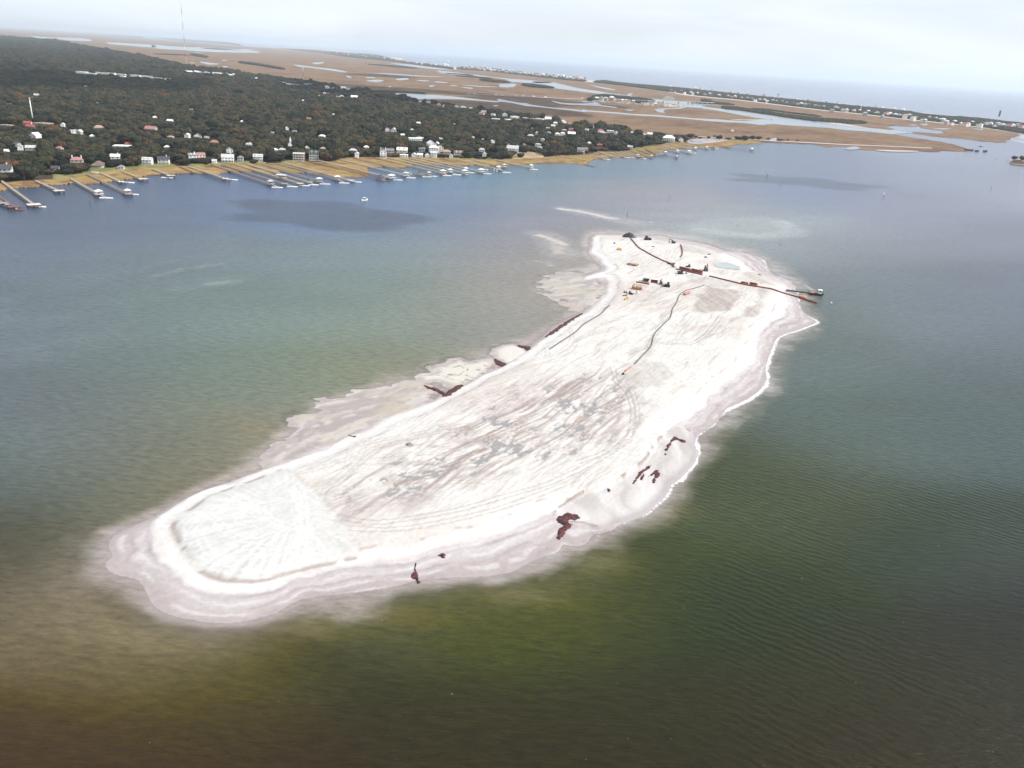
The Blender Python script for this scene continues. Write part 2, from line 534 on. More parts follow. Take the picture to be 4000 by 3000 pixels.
# puddled, rutted middle of the fill
inS = ss(-6, 14, dS + rag * 16)
pud = fbm(s_ / 9, t_ / 4.2, 6, 71, .64)
boost = np.zeros(len(P), np.float32)
for (cx, cy, rx, ry) in ((1228, 888, 26, 13), (1260, 895, 22, 12), (1110, 908, 16, 10), (1065, 926, 30, 12), (1200, 930, 30, 12), (1120, 985, 56, 16),
                         (1030, 1003, 20, 12), (950, 1001, 18, 7), (880, 1036, 24, 10), (930, 1028, 14, 6), (845, 1075, 40, 16), (775, 1010, 18, 6),
                         (1255, 935, 12, 7), (1180, 855, 14, 5), (810, 1050, 30, 8)):
    c_ = O(cx, cy)[:2]
    a_ = O(cx + rx, cy)[:2] - c_
    b_ = O(cx, cy + ry)[:2] - c_
    ex, ey = max(abs(a_[0]), 3), max(np.linalg.norm(b_), 3)
    boost = np.maximum(boost, np.exp(-(((px - c_[0]) / ex) ** 2 + ((py - c_[1]) / ey) ** 2)))
pw = pud + boost * .26
C = mixc(C, (.60, .53, .50), inS * ss(.44, .60, pud) * .65)
C = mixc(C, (.83, .80, .77), inS * ss(.50, .36, pud) * .7)
rut = fbm(s_ / 30, t2 / 1.3, 3, 83)
C = mixc(C, (.46, .385, .365), inS * ss(.53, .68, rut) * .65)
band = np.exp(-((px - O(1010, 985)[0]) * -adir[1] + (py - O(1010, 985)[1]) * adir[0]) ** 2 / 60)
C = mixc(C, (.44, .35, .33), inS * band * ss(.42, .6, rut) * .5)
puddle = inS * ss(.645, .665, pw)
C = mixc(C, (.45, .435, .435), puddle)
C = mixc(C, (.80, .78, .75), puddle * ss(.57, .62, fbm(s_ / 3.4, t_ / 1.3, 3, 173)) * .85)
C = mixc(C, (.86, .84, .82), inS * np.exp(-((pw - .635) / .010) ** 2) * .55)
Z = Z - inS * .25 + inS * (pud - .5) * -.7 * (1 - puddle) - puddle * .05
Z = np.where(puddle > .5, np.minimum(Z, 1.9), Z)

# raked brownish sand patches near the works
for poly, st in (([(1527,622),(1545,630),(1594,635),(1594,655),(1577,680),(1540,682),(1506,682),(1496,664),(1508,645)], .75),
                 ([(1634,632),(1654,630),(1654,645),(1642,682),(1627,695),(1602,690),(1612,672),(1630,664)], .6),
                 ([(1469,530),(1519,538),(1546,552),(1530,556),(1490,552),(1464,548)], .45),
                 ([(1420,512),(1462,520),(1450,535),(1410,530)], .3),
                 ([(1600,596),(1650,592),(1690,622),(1640,620)], .5),
                 ([(1345,815),(1380,775),(1400,790),(1440,800),(1450,830),(1400,850),(1355,850)], .35),
                 ([(1395,740),(1415,735),(1408,775),(1385,775)], .35),
                 ([(1330,560),(1400,560),(1470,590),(1420,600),(1350,585)], .16),
                 ([(1480,600),(1540,608),(1600,620),(1560,628),(1500,620)], .35)):
    q = smooth(OP(poly), 3)
    d_ = sdf(P, q) + rag * 7
    k = ss(-1.5, 3, d_) * st
    rk = fbm(px / 1.6 + py / 7, py / 26, 3, 91)
    C = mixc(C, (.46, .395, .36), k * (.55 + .45 * ss(.35, .65, rk)))
    C = mixc(C, (.74, .70, .66), k * ss(.60, .75, rk) * .5)

# tyre tracks: stamped into a raster on the same grid
ny, nx = X.shape
trk = np.zeros((ny, nx), np.float32)
def stamp(line, wdt=.45, val=1.0, gauge=0.0):
    line = np.asarray(line, float)
    d = np.diff(line, axis=0)
    ln = np.hypot(d[:, 0], d[:, 1])
    for i in range(len(d)):
        n_ = max(2, int(ln[i] / .35))
        t = np.linspace(0, 1, n_)[:, None]
        p = line[i] + d[i] * t
        nrm = np.array([-d[i][1], d[i][0]]) / (ln[i] + 1e-6)
        for g_ in ((0,) if not gauge else (-gauge, gauge)):
            q = p + nrm * g_
            a = ((q[:, 0] - lo[0]) / STEP).astype(int)
            b = ((q[:, 1] - lo[1]) / STEP).astype(int)
            ok = (a > 0) & (a < nx - 1) & (b > 0) & (b < ny - 1)
            trk[b[ok], a[ok]] = np.maximum(trk[b[ok], a[ok]], val) if val > 0 else val
tracks = [([(1390,635),(1420,641),(1450,634),(1480,618),(1520,608)], .9), ([(1395,745),(1430,750),(1470,752),(1500,748),(1530,725),(1557,690)], .9),
          ([(1400,700),(1450,730),(1500,690)], .5), ([(1325,810),(1330,830),(1345,845),(1362,870),(1368,910),(1360,950)], .9),
          ([(1322,800),(1332,822),(1350,840),(1370,865),(1374,920),(1340,970),(1250,1010)], .7), ([(1300,830),(1260,845),(1200,880),(1150,905),(1080,940),(980,985),(880,1030)], .9),
          ([(1310,838),(1270,890),(1240,930),(1200,960),(1150,990)], .8), ([(850,1060),(940,1020),(1020,990),(1090,955),(1150,925)], .9),
          ([(1150,950),(1060,990),(980,1020),(900,1050)], .8), ([(700,1120),(800,1140),(900,1130),(1000,1110),(1100,1080),(1200,1050),(1300,1000),(1360,960)], .7),
          ([(720,1150),(860,1155),(1000,1130),(1120,1095),(1250,1045)], .6), ([(1440,690),(1420,720),(1400,760)], .6), ([(1490,700),(1470,730),(1455,750)], .6),
          ([(1536,470),(1540,540),(1560,600)], .4), ([(1445,545),(1440,560),(1436,570)], .6), ([(1460,548),(1452,565)], .6)]
for ln_, v in tracks:
    q = smooth(OP(ln_), 6, False)
    stamp(q, val=v, gauge=1.1)
for k in range(46):
    a0 = rng.random()
    c0 = OP([(420 + 900 * a0 + rng.normal(0, 60), 1190 - 480 * a0 + rng.normal(0, 45))])[0]
    th = math.atan2(adir[1], adir[0]) + rng.normal(0, .35)
    pts = [c0]
    cur = rng.normal(0, .03)
    for j in range(int(rng.integers(8, 26))):
        th += cur + rng.normal(0, .04)
        pts.append(pts[-1] + np.array([math.cos(th), math.sin(th)]) * 4)
    stamp(pts, val=float(rng.uniform(.25, .6)), gauge=1.0)
trkf = trk.ravel() * ss(2, 8, dD)
C = mixc(C, (.47, .41, .385), trkf * .62 * (1 - inF))
trk[:] = 0
for ln_ in ([(405,1190),(425,1150),(480,1110),(560,1105),(620,1090)], [(420,1215),(470,1235),(560,1250),(640,1225),(660,1170),(655,1110),(640,1075)],
            [(395,1170),(400,1140),(450,1120),(500,1165),(560,1180),(620,1150)], [(430,1160),(470,1215),(560,1215),(620,1190)], [(450,1235),(520,1200),(600,1195),(700,1215)],
            [(500,1075),(560,1110),(600,1140),(680,1160)], [(645,1060),(660,1100),(658,1160),(630,1210)]):
    stamp(smooth(OP(ln_), 6, False), val=1.0, gauge=1.1)
C = mixc(C, (.86, .855, .84), trk.ravel() * inF * .5)
Z = Z - trkf * .12
# fine mottling
C = C * (0.93 + .14 * fbm(px / 1.3, py / 1.3, 2, 99))[:, None]

Z = Z + (fbm(px / 3, py / 3, 3, 44) - .5) * .22 * ss(0, 6, dD) + (fbm(px / 14, py / 14, 3, 45) - .5) * .5 * ss(0, 10, dD) * (1 - puddle)
FL = flats(P)
fl = FL.max(0)
off = dD < -0.5
zf = np.where(fl > 0, .10 + .30 * ss(0, 5, fl), .10 + fl * .05)
Z = np.where(off & (fl > -8), np.maximum(Z, zf), Z)
wtf = ss(-3, 2, fl) * (dD < 0) * ss(0, 3, -dD)
mott = fbm(s_ / 9 + 3 * rag, t2 / 3.2, 5, 221, .6)
cfl = mixc(np.repeat(np.array([[.545, .50, .475]], np.float32), len(P), 0), (.66, .615, .57), ss(.42, .66, mott))
cfl = mixc(cfl, (.485, .43, .42), ss(.50, .34, mott) * .7)
cfl = mixc(cfl, (.60, .55, .47), ss(.5, .7, fbm(px / 16, py / 12, 3, 225)) * .7)
C = C * (1 - wtf[:, None]) + cfl * wtf[:, None]
lb2 = np.maximum(ss(0, 3, FL[0]), ss(.5, 4, FL[1]) * .85) * (dD < 0)
C = mixc(C, (.77, .735, .68), lb2)
vein = np.exp(-((fbm(px / 9, py / 5, 3, 231) - .5) / .018) ** 2) * (FL[1] > -2) * (dD < 0)
C = mixc(C, (.22, .12, .11), vein * .7)
# outwash tongue between the berm and the surf on the right-near shore
tongP = smooth(OP([(1193,1112),(1231,1086),(1281,1064),(1331,1044),(1368,1018),(1402,984),(1422,952),(1456,925),(1478,925),(1500,945),(1512,975),(1500,1010),(1480,1030),(1466,1045),(1446,1068),(1424,1092),(1400,1112),(1350,1134),(1300,1142),(1260,1130),(1215,1130)]), 2)
tg = sdf(P, tongP) + rag * 3
tgw = ss(-.5, 1.5, tg) * (dW > -1)
swl_ = fbm(px / 5 + 2.2 * fbm(px / 20, py / 20, 3, 241), py / 22, 4, 243)
ct = mixc(np.repeat(np.array([[.715, .685, .67]], np.float32), len(P), 0), (.60, .565, .55), ss(.48, .68, swl_) * .8)
ct = mixc(ct, (.78, .76, .745), ss(.46, .34, swl_) * .7)
ct = mixc(ct, (.50, .455, .46), ss(4.5, .5, dW) * .75)
C = C * (1 - tgw[:, None]) + ct * tgw[:, None]
C = mixc(C, (.36, .28, .26), np.exp(-((tg - .2) / .45) ** 2) * ss(.44, .6, fbm(px / 5, py / 5, 3, 245)) * (dW > 3) * .8)
Z = np.where(tgw > .5, np.minimum(Z, .30 + .10 * np.sqrt(np.maximum(dW, 0)) + .25 * (swl_ - .5)), Z)
C = np.clip(C, 0, 1)
C = .535 * np.power(C / .80, 1.3)            # reflectance of bleached dredged sand
gloss = np.clip(wf * ss(.2, 1, rel) * .8 + puddle * .6, 0, 1)
cd = dW.reshape(ny, nx)
keep = (cd[:-1, :-1] > -16) | (fl.reshape(ny, nx)[:-1, :-1] > -6)
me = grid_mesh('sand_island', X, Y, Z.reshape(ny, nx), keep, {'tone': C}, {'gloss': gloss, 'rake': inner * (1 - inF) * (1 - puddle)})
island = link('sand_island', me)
tag(island, kind='structure')
HZ = Z.reshape(ny, nx)
def IZ(x, y):                  # height of the sand at a point
    a, b = int((x - lo[0]) / STEP), int((y - lo[1]) / STEP)
    return float(HZ[b, a]) if 0 <= a < nx and 0 <= b < ny else 0.0

def attr_mat(name, bumps, rough=0.9, spec=0.2, glossy=True, streak=False):
    m, n, l, b, o = nmat(name)
    a = n.new('ShaderNodeAttribute')
    a.attribute_name = 'tone'
    t = n.new('ShaderNodeNewGeometry')
    z = n.new('ShaderNodeTexNoise')
    z.inputs['Scale'].default_value = bumps[0]
    z.inputs['Detail'].default_value = 6
    z.inputs['Roughness'].default_value = .65
    mr = n.new('ShaderNodeMapRange')
    mr.inputs['From Min'].default_value, mr.inputs['From Max'].default_value = .3, .7
    mr.inputs['To Min'].default_value, mr.inputs['To Max'].default_value = 1 - bumps[1], 1 + bumps[1]
    v = n.new('ShaderNodeVectorMath')
    v.operation = 'SCALE'
    bp = n.new('ShaderNodeBump')
    bp.inputs['Strength'].default_value = bumps[2]
    bp.inputs['Distance'].default_value = bumps[3]
    l(t.outputs['Position'], z.inputs['Vector'])
    l(z.outputs['Fac'], mr.inputs['Value'])
    l(a.outputs['Color'], v.inputs[0])
    if streak:                 # grading streaks finer than the mesh
        mp_ = n.new('ShaderNodeMapping')
        mp_.inputs['Rotation'].default_value = (0, 0, -math.atan2(adir[1], adir[0]))
        z2 = n.new('ShaderNodeTexNoise')
        z2.inputs['Scale'].default_value = 1.0
        z2.inputs['Detail'].default_value = 5
        z2.inputs['Roughness'].default_value = .7
        z2.inputs['Distortion'].default_value = 1.4
        ms = n.new('ShaderNodeMapping')
        ms.inputs['Scale'].default_value = (.10, .95, 1)
        m2 = n.new('ShaderNodeMapRange')
        m2.inputs['From Min'].default_value, m2.inputs['From Max'].default_value = .42, .66
        m2.inputs['To Min'].default_value, m2.inputs['To Max'].default_value = 1.05, .80
        l(t.outputs['Position'], mp_.inputs['Vector'])
        l(mp_.outputs['Vector'], ms.inputs['Vector'])
        l(ms.outputs['Vector'], z2.inputs['Vector'])
        l(z2.outputs['Fac'], m2.inputs['Value'])
        rk_ = n.new('ShaderNodeAttribute')
        rk_.attribute_name = 'rake'
        mi_ = n.new('ShaderNodeMixRGB')
        mi_.inputs[1].default_value = (1, 1, 1, 1)
        l(rk_.outputs['Fac'], mi_.inputs[0])
        l(m2.outputs['Result'], mi_.inputs[2])
        mm = n.new('ShaderNodeMath')
        mm.operation = 'MULTIPLY'
        l(mr.outputs['Result'], mm.inputs[0])
        l(mi_.outputs['Color'], mm.inputs[1])
        l(mm.outputs[0], v.inputs['Scale'])
    else:
        l(mr.outputs['Result'], v.inputs['Scale'])
    l(v.outputs['Vector'], b.inputs['Base Color'])
    l(z.outputs['Fac'], bp.inputs['Height'])
    l(bp.outputs['Normal'], b.inputs['Normal'])
    b.inputs['Specular IOR Level'].default_value = spec
    if glossy:
        g = n.new('ShaderNodeAttribute')
        g.attribute_name = 'gloss'
        r2 = n.new('ShaderNodeMapRange')
        r2.inputs['To Min'].default_value, r2.inputs['To Max'].default_value = rough, .4
        l(g.outputs['Fac'], r2.inputs['Value'])
        l(r2.outputs['Result'], b.inputs['Roughness'])
    else:
        b.inputs['Roughness'].default_value = rough
    M[name] = m
    return m
me.materials.append(attr_mat('sand', (.9, .07, .45, .3), streak=True))

# ------------------------------------------------------------------ water
az_d = np.radians(np.linspace(-48, 48, 690))
az_o = np.radians(np.linspace(48, 312, 44))[1:]
az = np.concatenate([az_d, az_o])
rr = np.concatenate([[2, 40, 75], np.geomspace(100, 1300, 420), np.geomspace(1300, 9000, 170)[1:], np.geomspace(9000, 90000, 50)[1:]])
AZ, RR = np.meshgrid(az, rr)
WX, WY = np.sin(AZ) * RR, np.cos(AZ) * RR
WP = np.stack([WX.ravel(), WY.ravel()], 1)
W3 = np.concatenate([WP, np.zeros((len(WP), 1))], 1)
fr = WP[:, 1] * math.cos(PITCH) + H * math.sin(PITCH)
okf = fr > 60
pu = np.full(len(WP), 2000.0)
pv = np.full(len(WP), 3300.0)
a_, b_ = PX(W3[okf])
pu[okf], pv[okf] = a_, b_
pu = np.clip(pu, -500, 4500) / 1.80832
pv = np.clip(pv, 0, 3500) / 1.80832
# colours of the open water seen at spots of the photograph (overview x, y, display colour); bluer under the cloud before the docks, its shade's tint painted in
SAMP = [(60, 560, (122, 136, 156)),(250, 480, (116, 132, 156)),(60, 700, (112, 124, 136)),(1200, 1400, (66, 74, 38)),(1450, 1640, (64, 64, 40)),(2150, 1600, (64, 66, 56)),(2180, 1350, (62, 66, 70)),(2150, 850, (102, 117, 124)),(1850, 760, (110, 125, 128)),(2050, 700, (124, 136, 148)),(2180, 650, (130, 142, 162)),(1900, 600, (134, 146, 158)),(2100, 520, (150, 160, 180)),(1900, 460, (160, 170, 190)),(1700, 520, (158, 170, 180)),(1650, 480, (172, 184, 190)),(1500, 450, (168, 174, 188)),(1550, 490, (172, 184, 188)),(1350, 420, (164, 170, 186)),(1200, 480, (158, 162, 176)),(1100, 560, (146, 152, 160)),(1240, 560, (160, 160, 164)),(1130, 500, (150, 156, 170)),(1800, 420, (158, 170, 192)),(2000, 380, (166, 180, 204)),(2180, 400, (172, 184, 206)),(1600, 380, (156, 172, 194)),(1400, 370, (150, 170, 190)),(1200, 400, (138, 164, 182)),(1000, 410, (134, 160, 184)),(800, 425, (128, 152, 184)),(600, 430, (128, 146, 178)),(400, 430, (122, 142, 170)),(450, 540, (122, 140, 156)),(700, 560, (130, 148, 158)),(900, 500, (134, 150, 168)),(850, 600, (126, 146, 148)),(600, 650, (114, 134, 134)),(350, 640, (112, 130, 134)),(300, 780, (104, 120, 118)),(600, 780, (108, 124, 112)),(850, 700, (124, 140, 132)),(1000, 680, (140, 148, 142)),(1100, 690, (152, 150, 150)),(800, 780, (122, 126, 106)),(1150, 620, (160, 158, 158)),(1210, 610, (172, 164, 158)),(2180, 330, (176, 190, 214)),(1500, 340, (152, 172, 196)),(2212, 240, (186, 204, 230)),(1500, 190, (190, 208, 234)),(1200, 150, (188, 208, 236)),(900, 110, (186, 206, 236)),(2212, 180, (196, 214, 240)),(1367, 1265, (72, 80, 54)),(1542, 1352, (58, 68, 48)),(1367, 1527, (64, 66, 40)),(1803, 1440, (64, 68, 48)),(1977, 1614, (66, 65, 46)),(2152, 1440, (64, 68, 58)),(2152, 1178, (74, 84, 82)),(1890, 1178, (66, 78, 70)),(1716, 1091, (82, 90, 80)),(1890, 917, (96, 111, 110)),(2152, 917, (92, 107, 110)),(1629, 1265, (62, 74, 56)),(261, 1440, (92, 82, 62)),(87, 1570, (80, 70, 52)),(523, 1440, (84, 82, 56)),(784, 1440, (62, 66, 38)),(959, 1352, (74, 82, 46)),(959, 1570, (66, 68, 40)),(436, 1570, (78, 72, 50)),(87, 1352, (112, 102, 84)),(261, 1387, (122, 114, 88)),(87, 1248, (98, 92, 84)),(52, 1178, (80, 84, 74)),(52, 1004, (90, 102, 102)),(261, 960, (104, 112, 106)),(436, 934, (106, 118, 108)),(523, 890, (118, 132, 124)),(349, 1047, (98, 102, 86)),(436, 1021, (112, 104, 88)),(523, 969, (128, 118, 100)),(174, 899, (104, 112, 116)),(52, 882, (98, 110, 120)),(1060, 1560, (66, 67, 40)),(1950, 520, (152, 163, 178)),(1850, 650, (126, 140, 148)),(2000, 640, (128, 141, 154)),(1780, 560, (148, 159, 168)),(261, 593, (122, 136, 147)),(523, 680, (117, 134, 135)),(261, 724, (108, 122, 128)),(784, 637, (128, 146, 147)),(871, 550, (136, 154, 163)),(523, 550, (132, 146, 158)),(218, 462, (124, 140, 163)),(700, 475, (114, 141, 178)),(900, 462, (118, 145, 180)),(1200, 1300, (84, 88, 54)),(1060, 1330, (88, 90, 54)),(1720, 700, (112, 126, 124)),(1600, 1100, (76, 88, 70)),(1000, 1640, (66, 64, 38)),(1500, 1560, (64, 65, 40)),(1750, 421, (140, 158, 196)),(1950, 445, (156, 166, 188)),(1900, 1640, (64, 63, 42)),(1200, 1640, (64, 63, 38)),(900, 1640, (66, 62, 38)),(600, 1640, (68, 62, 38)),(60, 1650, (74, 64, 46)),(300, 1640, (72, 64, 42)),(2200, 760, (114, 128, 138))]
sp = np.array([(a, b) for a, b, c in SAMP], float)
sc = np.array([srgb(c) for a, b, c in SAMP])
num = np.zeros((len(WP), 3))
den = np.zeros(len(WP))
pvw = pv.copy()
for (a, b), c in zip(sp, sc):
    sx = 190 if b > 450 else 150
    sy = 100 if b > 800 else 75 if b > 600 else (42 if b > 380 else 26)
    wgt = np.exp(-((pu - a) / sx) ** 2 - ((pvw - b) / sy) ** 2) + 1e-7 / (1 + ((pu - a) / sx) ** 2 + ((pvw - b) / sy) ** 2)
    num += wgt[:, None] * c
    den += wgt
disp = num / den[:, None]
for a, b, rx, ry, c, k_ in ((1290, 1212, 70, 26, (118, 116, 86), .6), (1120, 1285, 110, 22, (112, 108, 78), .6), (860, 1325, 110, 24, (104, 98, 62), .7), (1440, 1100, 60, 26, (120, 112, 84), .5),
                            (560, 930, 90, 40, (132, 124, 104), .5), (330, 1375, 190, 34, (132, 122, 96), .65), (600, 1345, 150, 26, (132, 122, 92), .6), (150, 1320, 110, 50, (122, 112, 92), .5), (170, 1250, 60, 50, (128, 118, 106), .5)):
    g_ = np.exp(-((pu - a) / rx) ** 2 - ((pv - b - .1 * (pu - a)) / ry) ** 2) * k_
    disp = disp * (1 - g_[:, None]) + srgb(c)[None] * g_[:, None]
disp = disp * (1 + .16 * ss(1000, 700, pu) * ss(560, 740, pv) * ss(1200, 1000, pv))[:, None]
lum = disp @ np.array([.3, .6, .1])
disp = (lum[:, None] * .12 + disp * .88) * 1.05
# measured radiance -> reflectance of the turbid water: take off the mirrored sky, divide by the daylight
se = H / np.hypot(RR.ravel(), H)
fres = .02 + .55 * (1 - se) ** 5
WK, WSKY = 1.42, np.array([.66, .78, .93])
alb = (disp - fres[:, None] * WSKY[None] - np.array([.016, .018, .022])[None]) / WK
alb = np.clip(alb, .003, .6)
wx, wy = WP[:, 0], WP[:, 1]
lane = fbm(wx / 90 + wy / 200, wy / 30 - wx / 120, 4, 12) - .5
alb *= (1 + .22 * lane * ss(2500, 500, RR.ravel()))[:, None]

foam = np.zeros(len(WP), np.float32)
alpha = np.ones(len(WP), np.float32)
sel = np.nonzero((wx > lo[0] - 120) & (wx < hi[0] + 120) & (wy > lo[1] - 120) & (wy < hi[1] + 120))[0]
Q = WP[sel]
qx, qy = Q[:, 0], Q[:, 1]
qW, qS = sdf(Q, wetP), sdf(Q, shoP)
qr = fbm(qx / 9, qy / 9, 4, 3) - .5
qr2 = fbm(qx / 22, qy / 22, 4, 63) - .5
A = alb[sel]
d_out = -(qW + qr * 2)                         # metres out from the waterline
relS = np.clip(d_out / np.maximum(-(qW) + np.maximum(qS + qr2 * 14, .5), 1), 0, 1.5)   # 0 at the waterline, 1 at the shoal edge
qu, qv = [a / 1.80832 for a in PX(np.concatenate([Q, np.zeros((len(Q), 1))], 1))]
sharp = ss(1250, 1400, qu)
shoalf = (1 - sharp) * .88 * ss(1.3, .1, relS) * ss(-26, 8, qS + qr2 * 22) + sharp * ss(-3.0, 4.0, qS + qr2 * 12 + qr * 4) * (.30 + .32 * ss(950, 1080, qv) + .38 * ss(.6, .1, relS))
A = A * (1 - (shoalf * .9)[:, None]) + (shoalf * .9)[:, None] * (mixc(np.repeat(np.array([[.36, .31, .285]], np.float32), len(Q), 0), (.20, .175, .125), ss(.2, .95, relS)))
milk = ss(.5, .7, fbm(qx / 14, qy / 7, 4, 77)) * ss(1.1, .1, relS) * (qS > 0)
A = mixc(A, (.46, .42, .41), milk * .35)
alb[sel] = A
qf = flats(Q).max(0)
d_out = np.minimum(d_out, -qf * .8 - .3)
al = ss(-.8, 1, (d_out + qr2 * 5) / (5.5 + 7 * ss(1120, 1220, qv)))
alpha[sel] = np.where(qW < 16, al, al)
# surf: polylines (overview px), width m, strength
def OPL(p): return OP(p)
FOAM = [([(1424,507),(1444,514),(1482,519),(1519,526),(1544,534)], 1.1, .7), ([(1599,544),(1624,550),(1644,560),(1652,572),(1655,586),(1674,597),(1702,607)], 2.0, 1.0),
        ([(1636,556),(1658,576),(1660,588)], 1.8, .8), ([(1706,608),(1716,625),(1722,645),(1722,662),(1735,676),(1757,691),(1764,697),(1742,706)], 2.0, 1.0),
        ([(1742,706),(1719,715),(1694,722),(1677,732),(1669,750),(1659,775),(1653,800),(1657,820),(1644,842),(1619,862),(1594,874),(1568,886)], 2.0, 1.0),
        ([(1640,848),(1628,830),(1636,812)], 1.2, .6), ([(1568,886),(1553,903),(1540,918),(1521,931),(1504,944),(1500,962)], 1.3, .9), ([(1560,884),(1540,898),(1520,912)], .9, .6),
        ([(1500,962),(1508,976),(1503,992),(1497,1005),(1476,1026),(1468,1038)], 1.8, 1.0), ([(1468,1038),(1450,1050),(1440,1068),(1420,1089),(1400,1107),(1378,1118)], 1.3, .95),
        ([(1378,1118),(1354,1127),(1332,1139),(1303,1136),(1284,1128)], .9, .8), ([(1304,1136),(1298,1160),(1285,1170)], .9, .7), ([(1276,1135),(1268,1160),(1270,1178)], .7, .6), ([(1255,1140),(1248,1165)], .7, .5),
        ([(1262,1178),(1254,1200),(1247,1216)], .8, .55), ([(1236,1182),(1222,1215)], .8, .5), ([(1246,1206),(1200,1232),(1166,1252)], .8, .55), ([(1150,1200),(1120,1216),(1106,1226)], .5, .4),
        ([(1106,1252),(1060,1262),(1000,1256)], .5, .35), ([(330,1303),(350,1325),(400,1340),(470,1347),(540,1341),(597,1324)], 1.0, .6), ([(318,1262),(325,1285),(345,1315),(352,1335)], 1.3, .55),
        ([(246,1200),(237,1182),(245,1162),(278,1142),(331,1119)], .8, .35), ([(200,1215),(250,1196),(300,1190)], .8, .35), ([(140,1165),(170,1178),(232,1210)], 1.5, .3),
        ([(336,1262),(350,1290),(372,1312)], 1.0, .4), ([(1300,506),(1344,505),(1394,508)], 2.0, .45), ([(1350,490),(1390,492),(1430,496)], 1.2, .35),
        ([(1391,480),(1410,480),(1432,482)], 1.2, .9), ([(1509,481),(1530,481),(1556,483)], .9, .35), ([(1356,493),(1372,494)], 1.5, .4),
        ([(1736,616),(1748,622),(1758,626)], 3.5, .75), ([(1733,615),(1744,621)], 2.5, .6), ([(700,1283),(780,1278),(880,1262)], .5, .3), ([(360,1325),(390,1322),(520,1325),(620,1300)], .6, .35)]
fo = np.zeros(len(Q), np.float32)
fn = fbm(qx / 1.7, qy / 1.7, 4, 101)
fn2 = fbm(qx / 7, qy / 7, 3, 103) - .5
for ln_, wd, st in FOAM:
    pl = smooth(OP(ln_), 4, False)
    mnx, mny = pl.min(0) - 12
    mxx, mxy = pl.max(0) + 12
    s2 = np.nonzero((qx > mnx) & (qx < mxx) & (qy > mny) & (qy < mxy))[0]
    dd = seg_dist(Q[s2] + (fn2[s2] * 5)[:, None], pl, False)
    fo[s2] = np.maximum(fo[s2], ss(wd * 2.1, wd * .2, dd) * st)
foam[sel] = fo
# boat wake, wind streaks of foam and the shallow bars out in the channel
def far_strip(pts, wd, val, closed=False, target=None, soft=2.2):
    pl = GP(pts)
    mn, mxx_ = pl.min(0) - wd * 4, pl.max(0) + wd * 4
    s2 = np.nonzero((wx > mn[0]) & (wx < mxx_[0]) & (wy > mn[1]) & (wy < mxx_[1]))[0]
    dd = seg_dist(WP[s2], pl, closed)
    k = ss(wd * soft, wd * .4, dd) * val
    return s2, k
for pts, wd, val in (([(1424,784),(1405,795),(1390,803),(1378,812)], 1.3, .35), ([(3831,574),(3860,580),(3890,589),(3930,595)], 3.0, .5),
                     ([(3755,610),(3800,622),(3860,640),(3940,655),(4000,665)], 5, .30), ([(3900,640),(3950,655),(4000,672)], 4, .25)):
    s2, k = far_strip(pts, wd, val)
    foam[s2] = np.maximum(foam[s2], k)
for pts, wd, val, col in (([(2189,816),(2250,823),(2320,837),(2370,850),(2400,853)], 3.0, 1.0, (.55, .50, .46)), ([(2250,823),(2330,840),(2420,858),(2470,870)], 11, .45, (.34, .31, .30)),
                          ([(2105,919),(2140,928),(2170,940),(2205,955)], 2.4, 1.0, (.55, .48, .40)), ([(2140,925),(2170,945),(2185,985)], 3.5, .55, (.42, .36, .31)),
                          ([(2120,915),(2160,935),(2195,990)], 11, .40, (.34, .31, .29)), ([(3060,870),(3110,900),(3090,915),(2950,925),(2750,900)], 9, .40, (.30, .32, .31)),
                          ([(2190,810),(2170,813)], 5, .4, (.26, .27, .3)), ([(2100,1020),(2130,1023),(2150,1035)], 2.0, .7, (.36, .33, .30)), ([(2215,1100),(2250,1060),(2330,1050),(2370,1060)], 6, .55, (.34, .31, .28)),
                          ([(2140,1130),(2200,1140),(2260,1180),(2240,1215)], 7, .5, (.33, .30, .275)), ([(2240,1085),(2280,1110),(2330,1120)], 5, .5, (.36, .32, .29)), ([(2230,1150),(2300,1170),(2340,1150)], 4, .5, (.36, .33, .3)),
                          ([(600,1080),(720,1050),(860,1030)], 2.5, .22, (.22, .24, .24)), ([(820,1110),(920,1100)], 3, .25, (.24, .26, .26)), ([(3330,560),(3455,592)], 4, .2, (.3, .3, .3)),
                          ([(3940,520),(3990,525),(4040,545)], 30, .6, (.50, .46, .44)), ([(3960,545),(4020,560)], 14, .5, (.44, .41, .40))):
    s2, k = far_strip(pts, wd, val)
    k = k * ss(.15, .5, fbm(wx[s2] / 6, wy[s2] / 6, 4, 17))
    alb[s2] = alb[s2] * (1 - k[:, None]) + np.asarray(col)[None] * k[:, None]
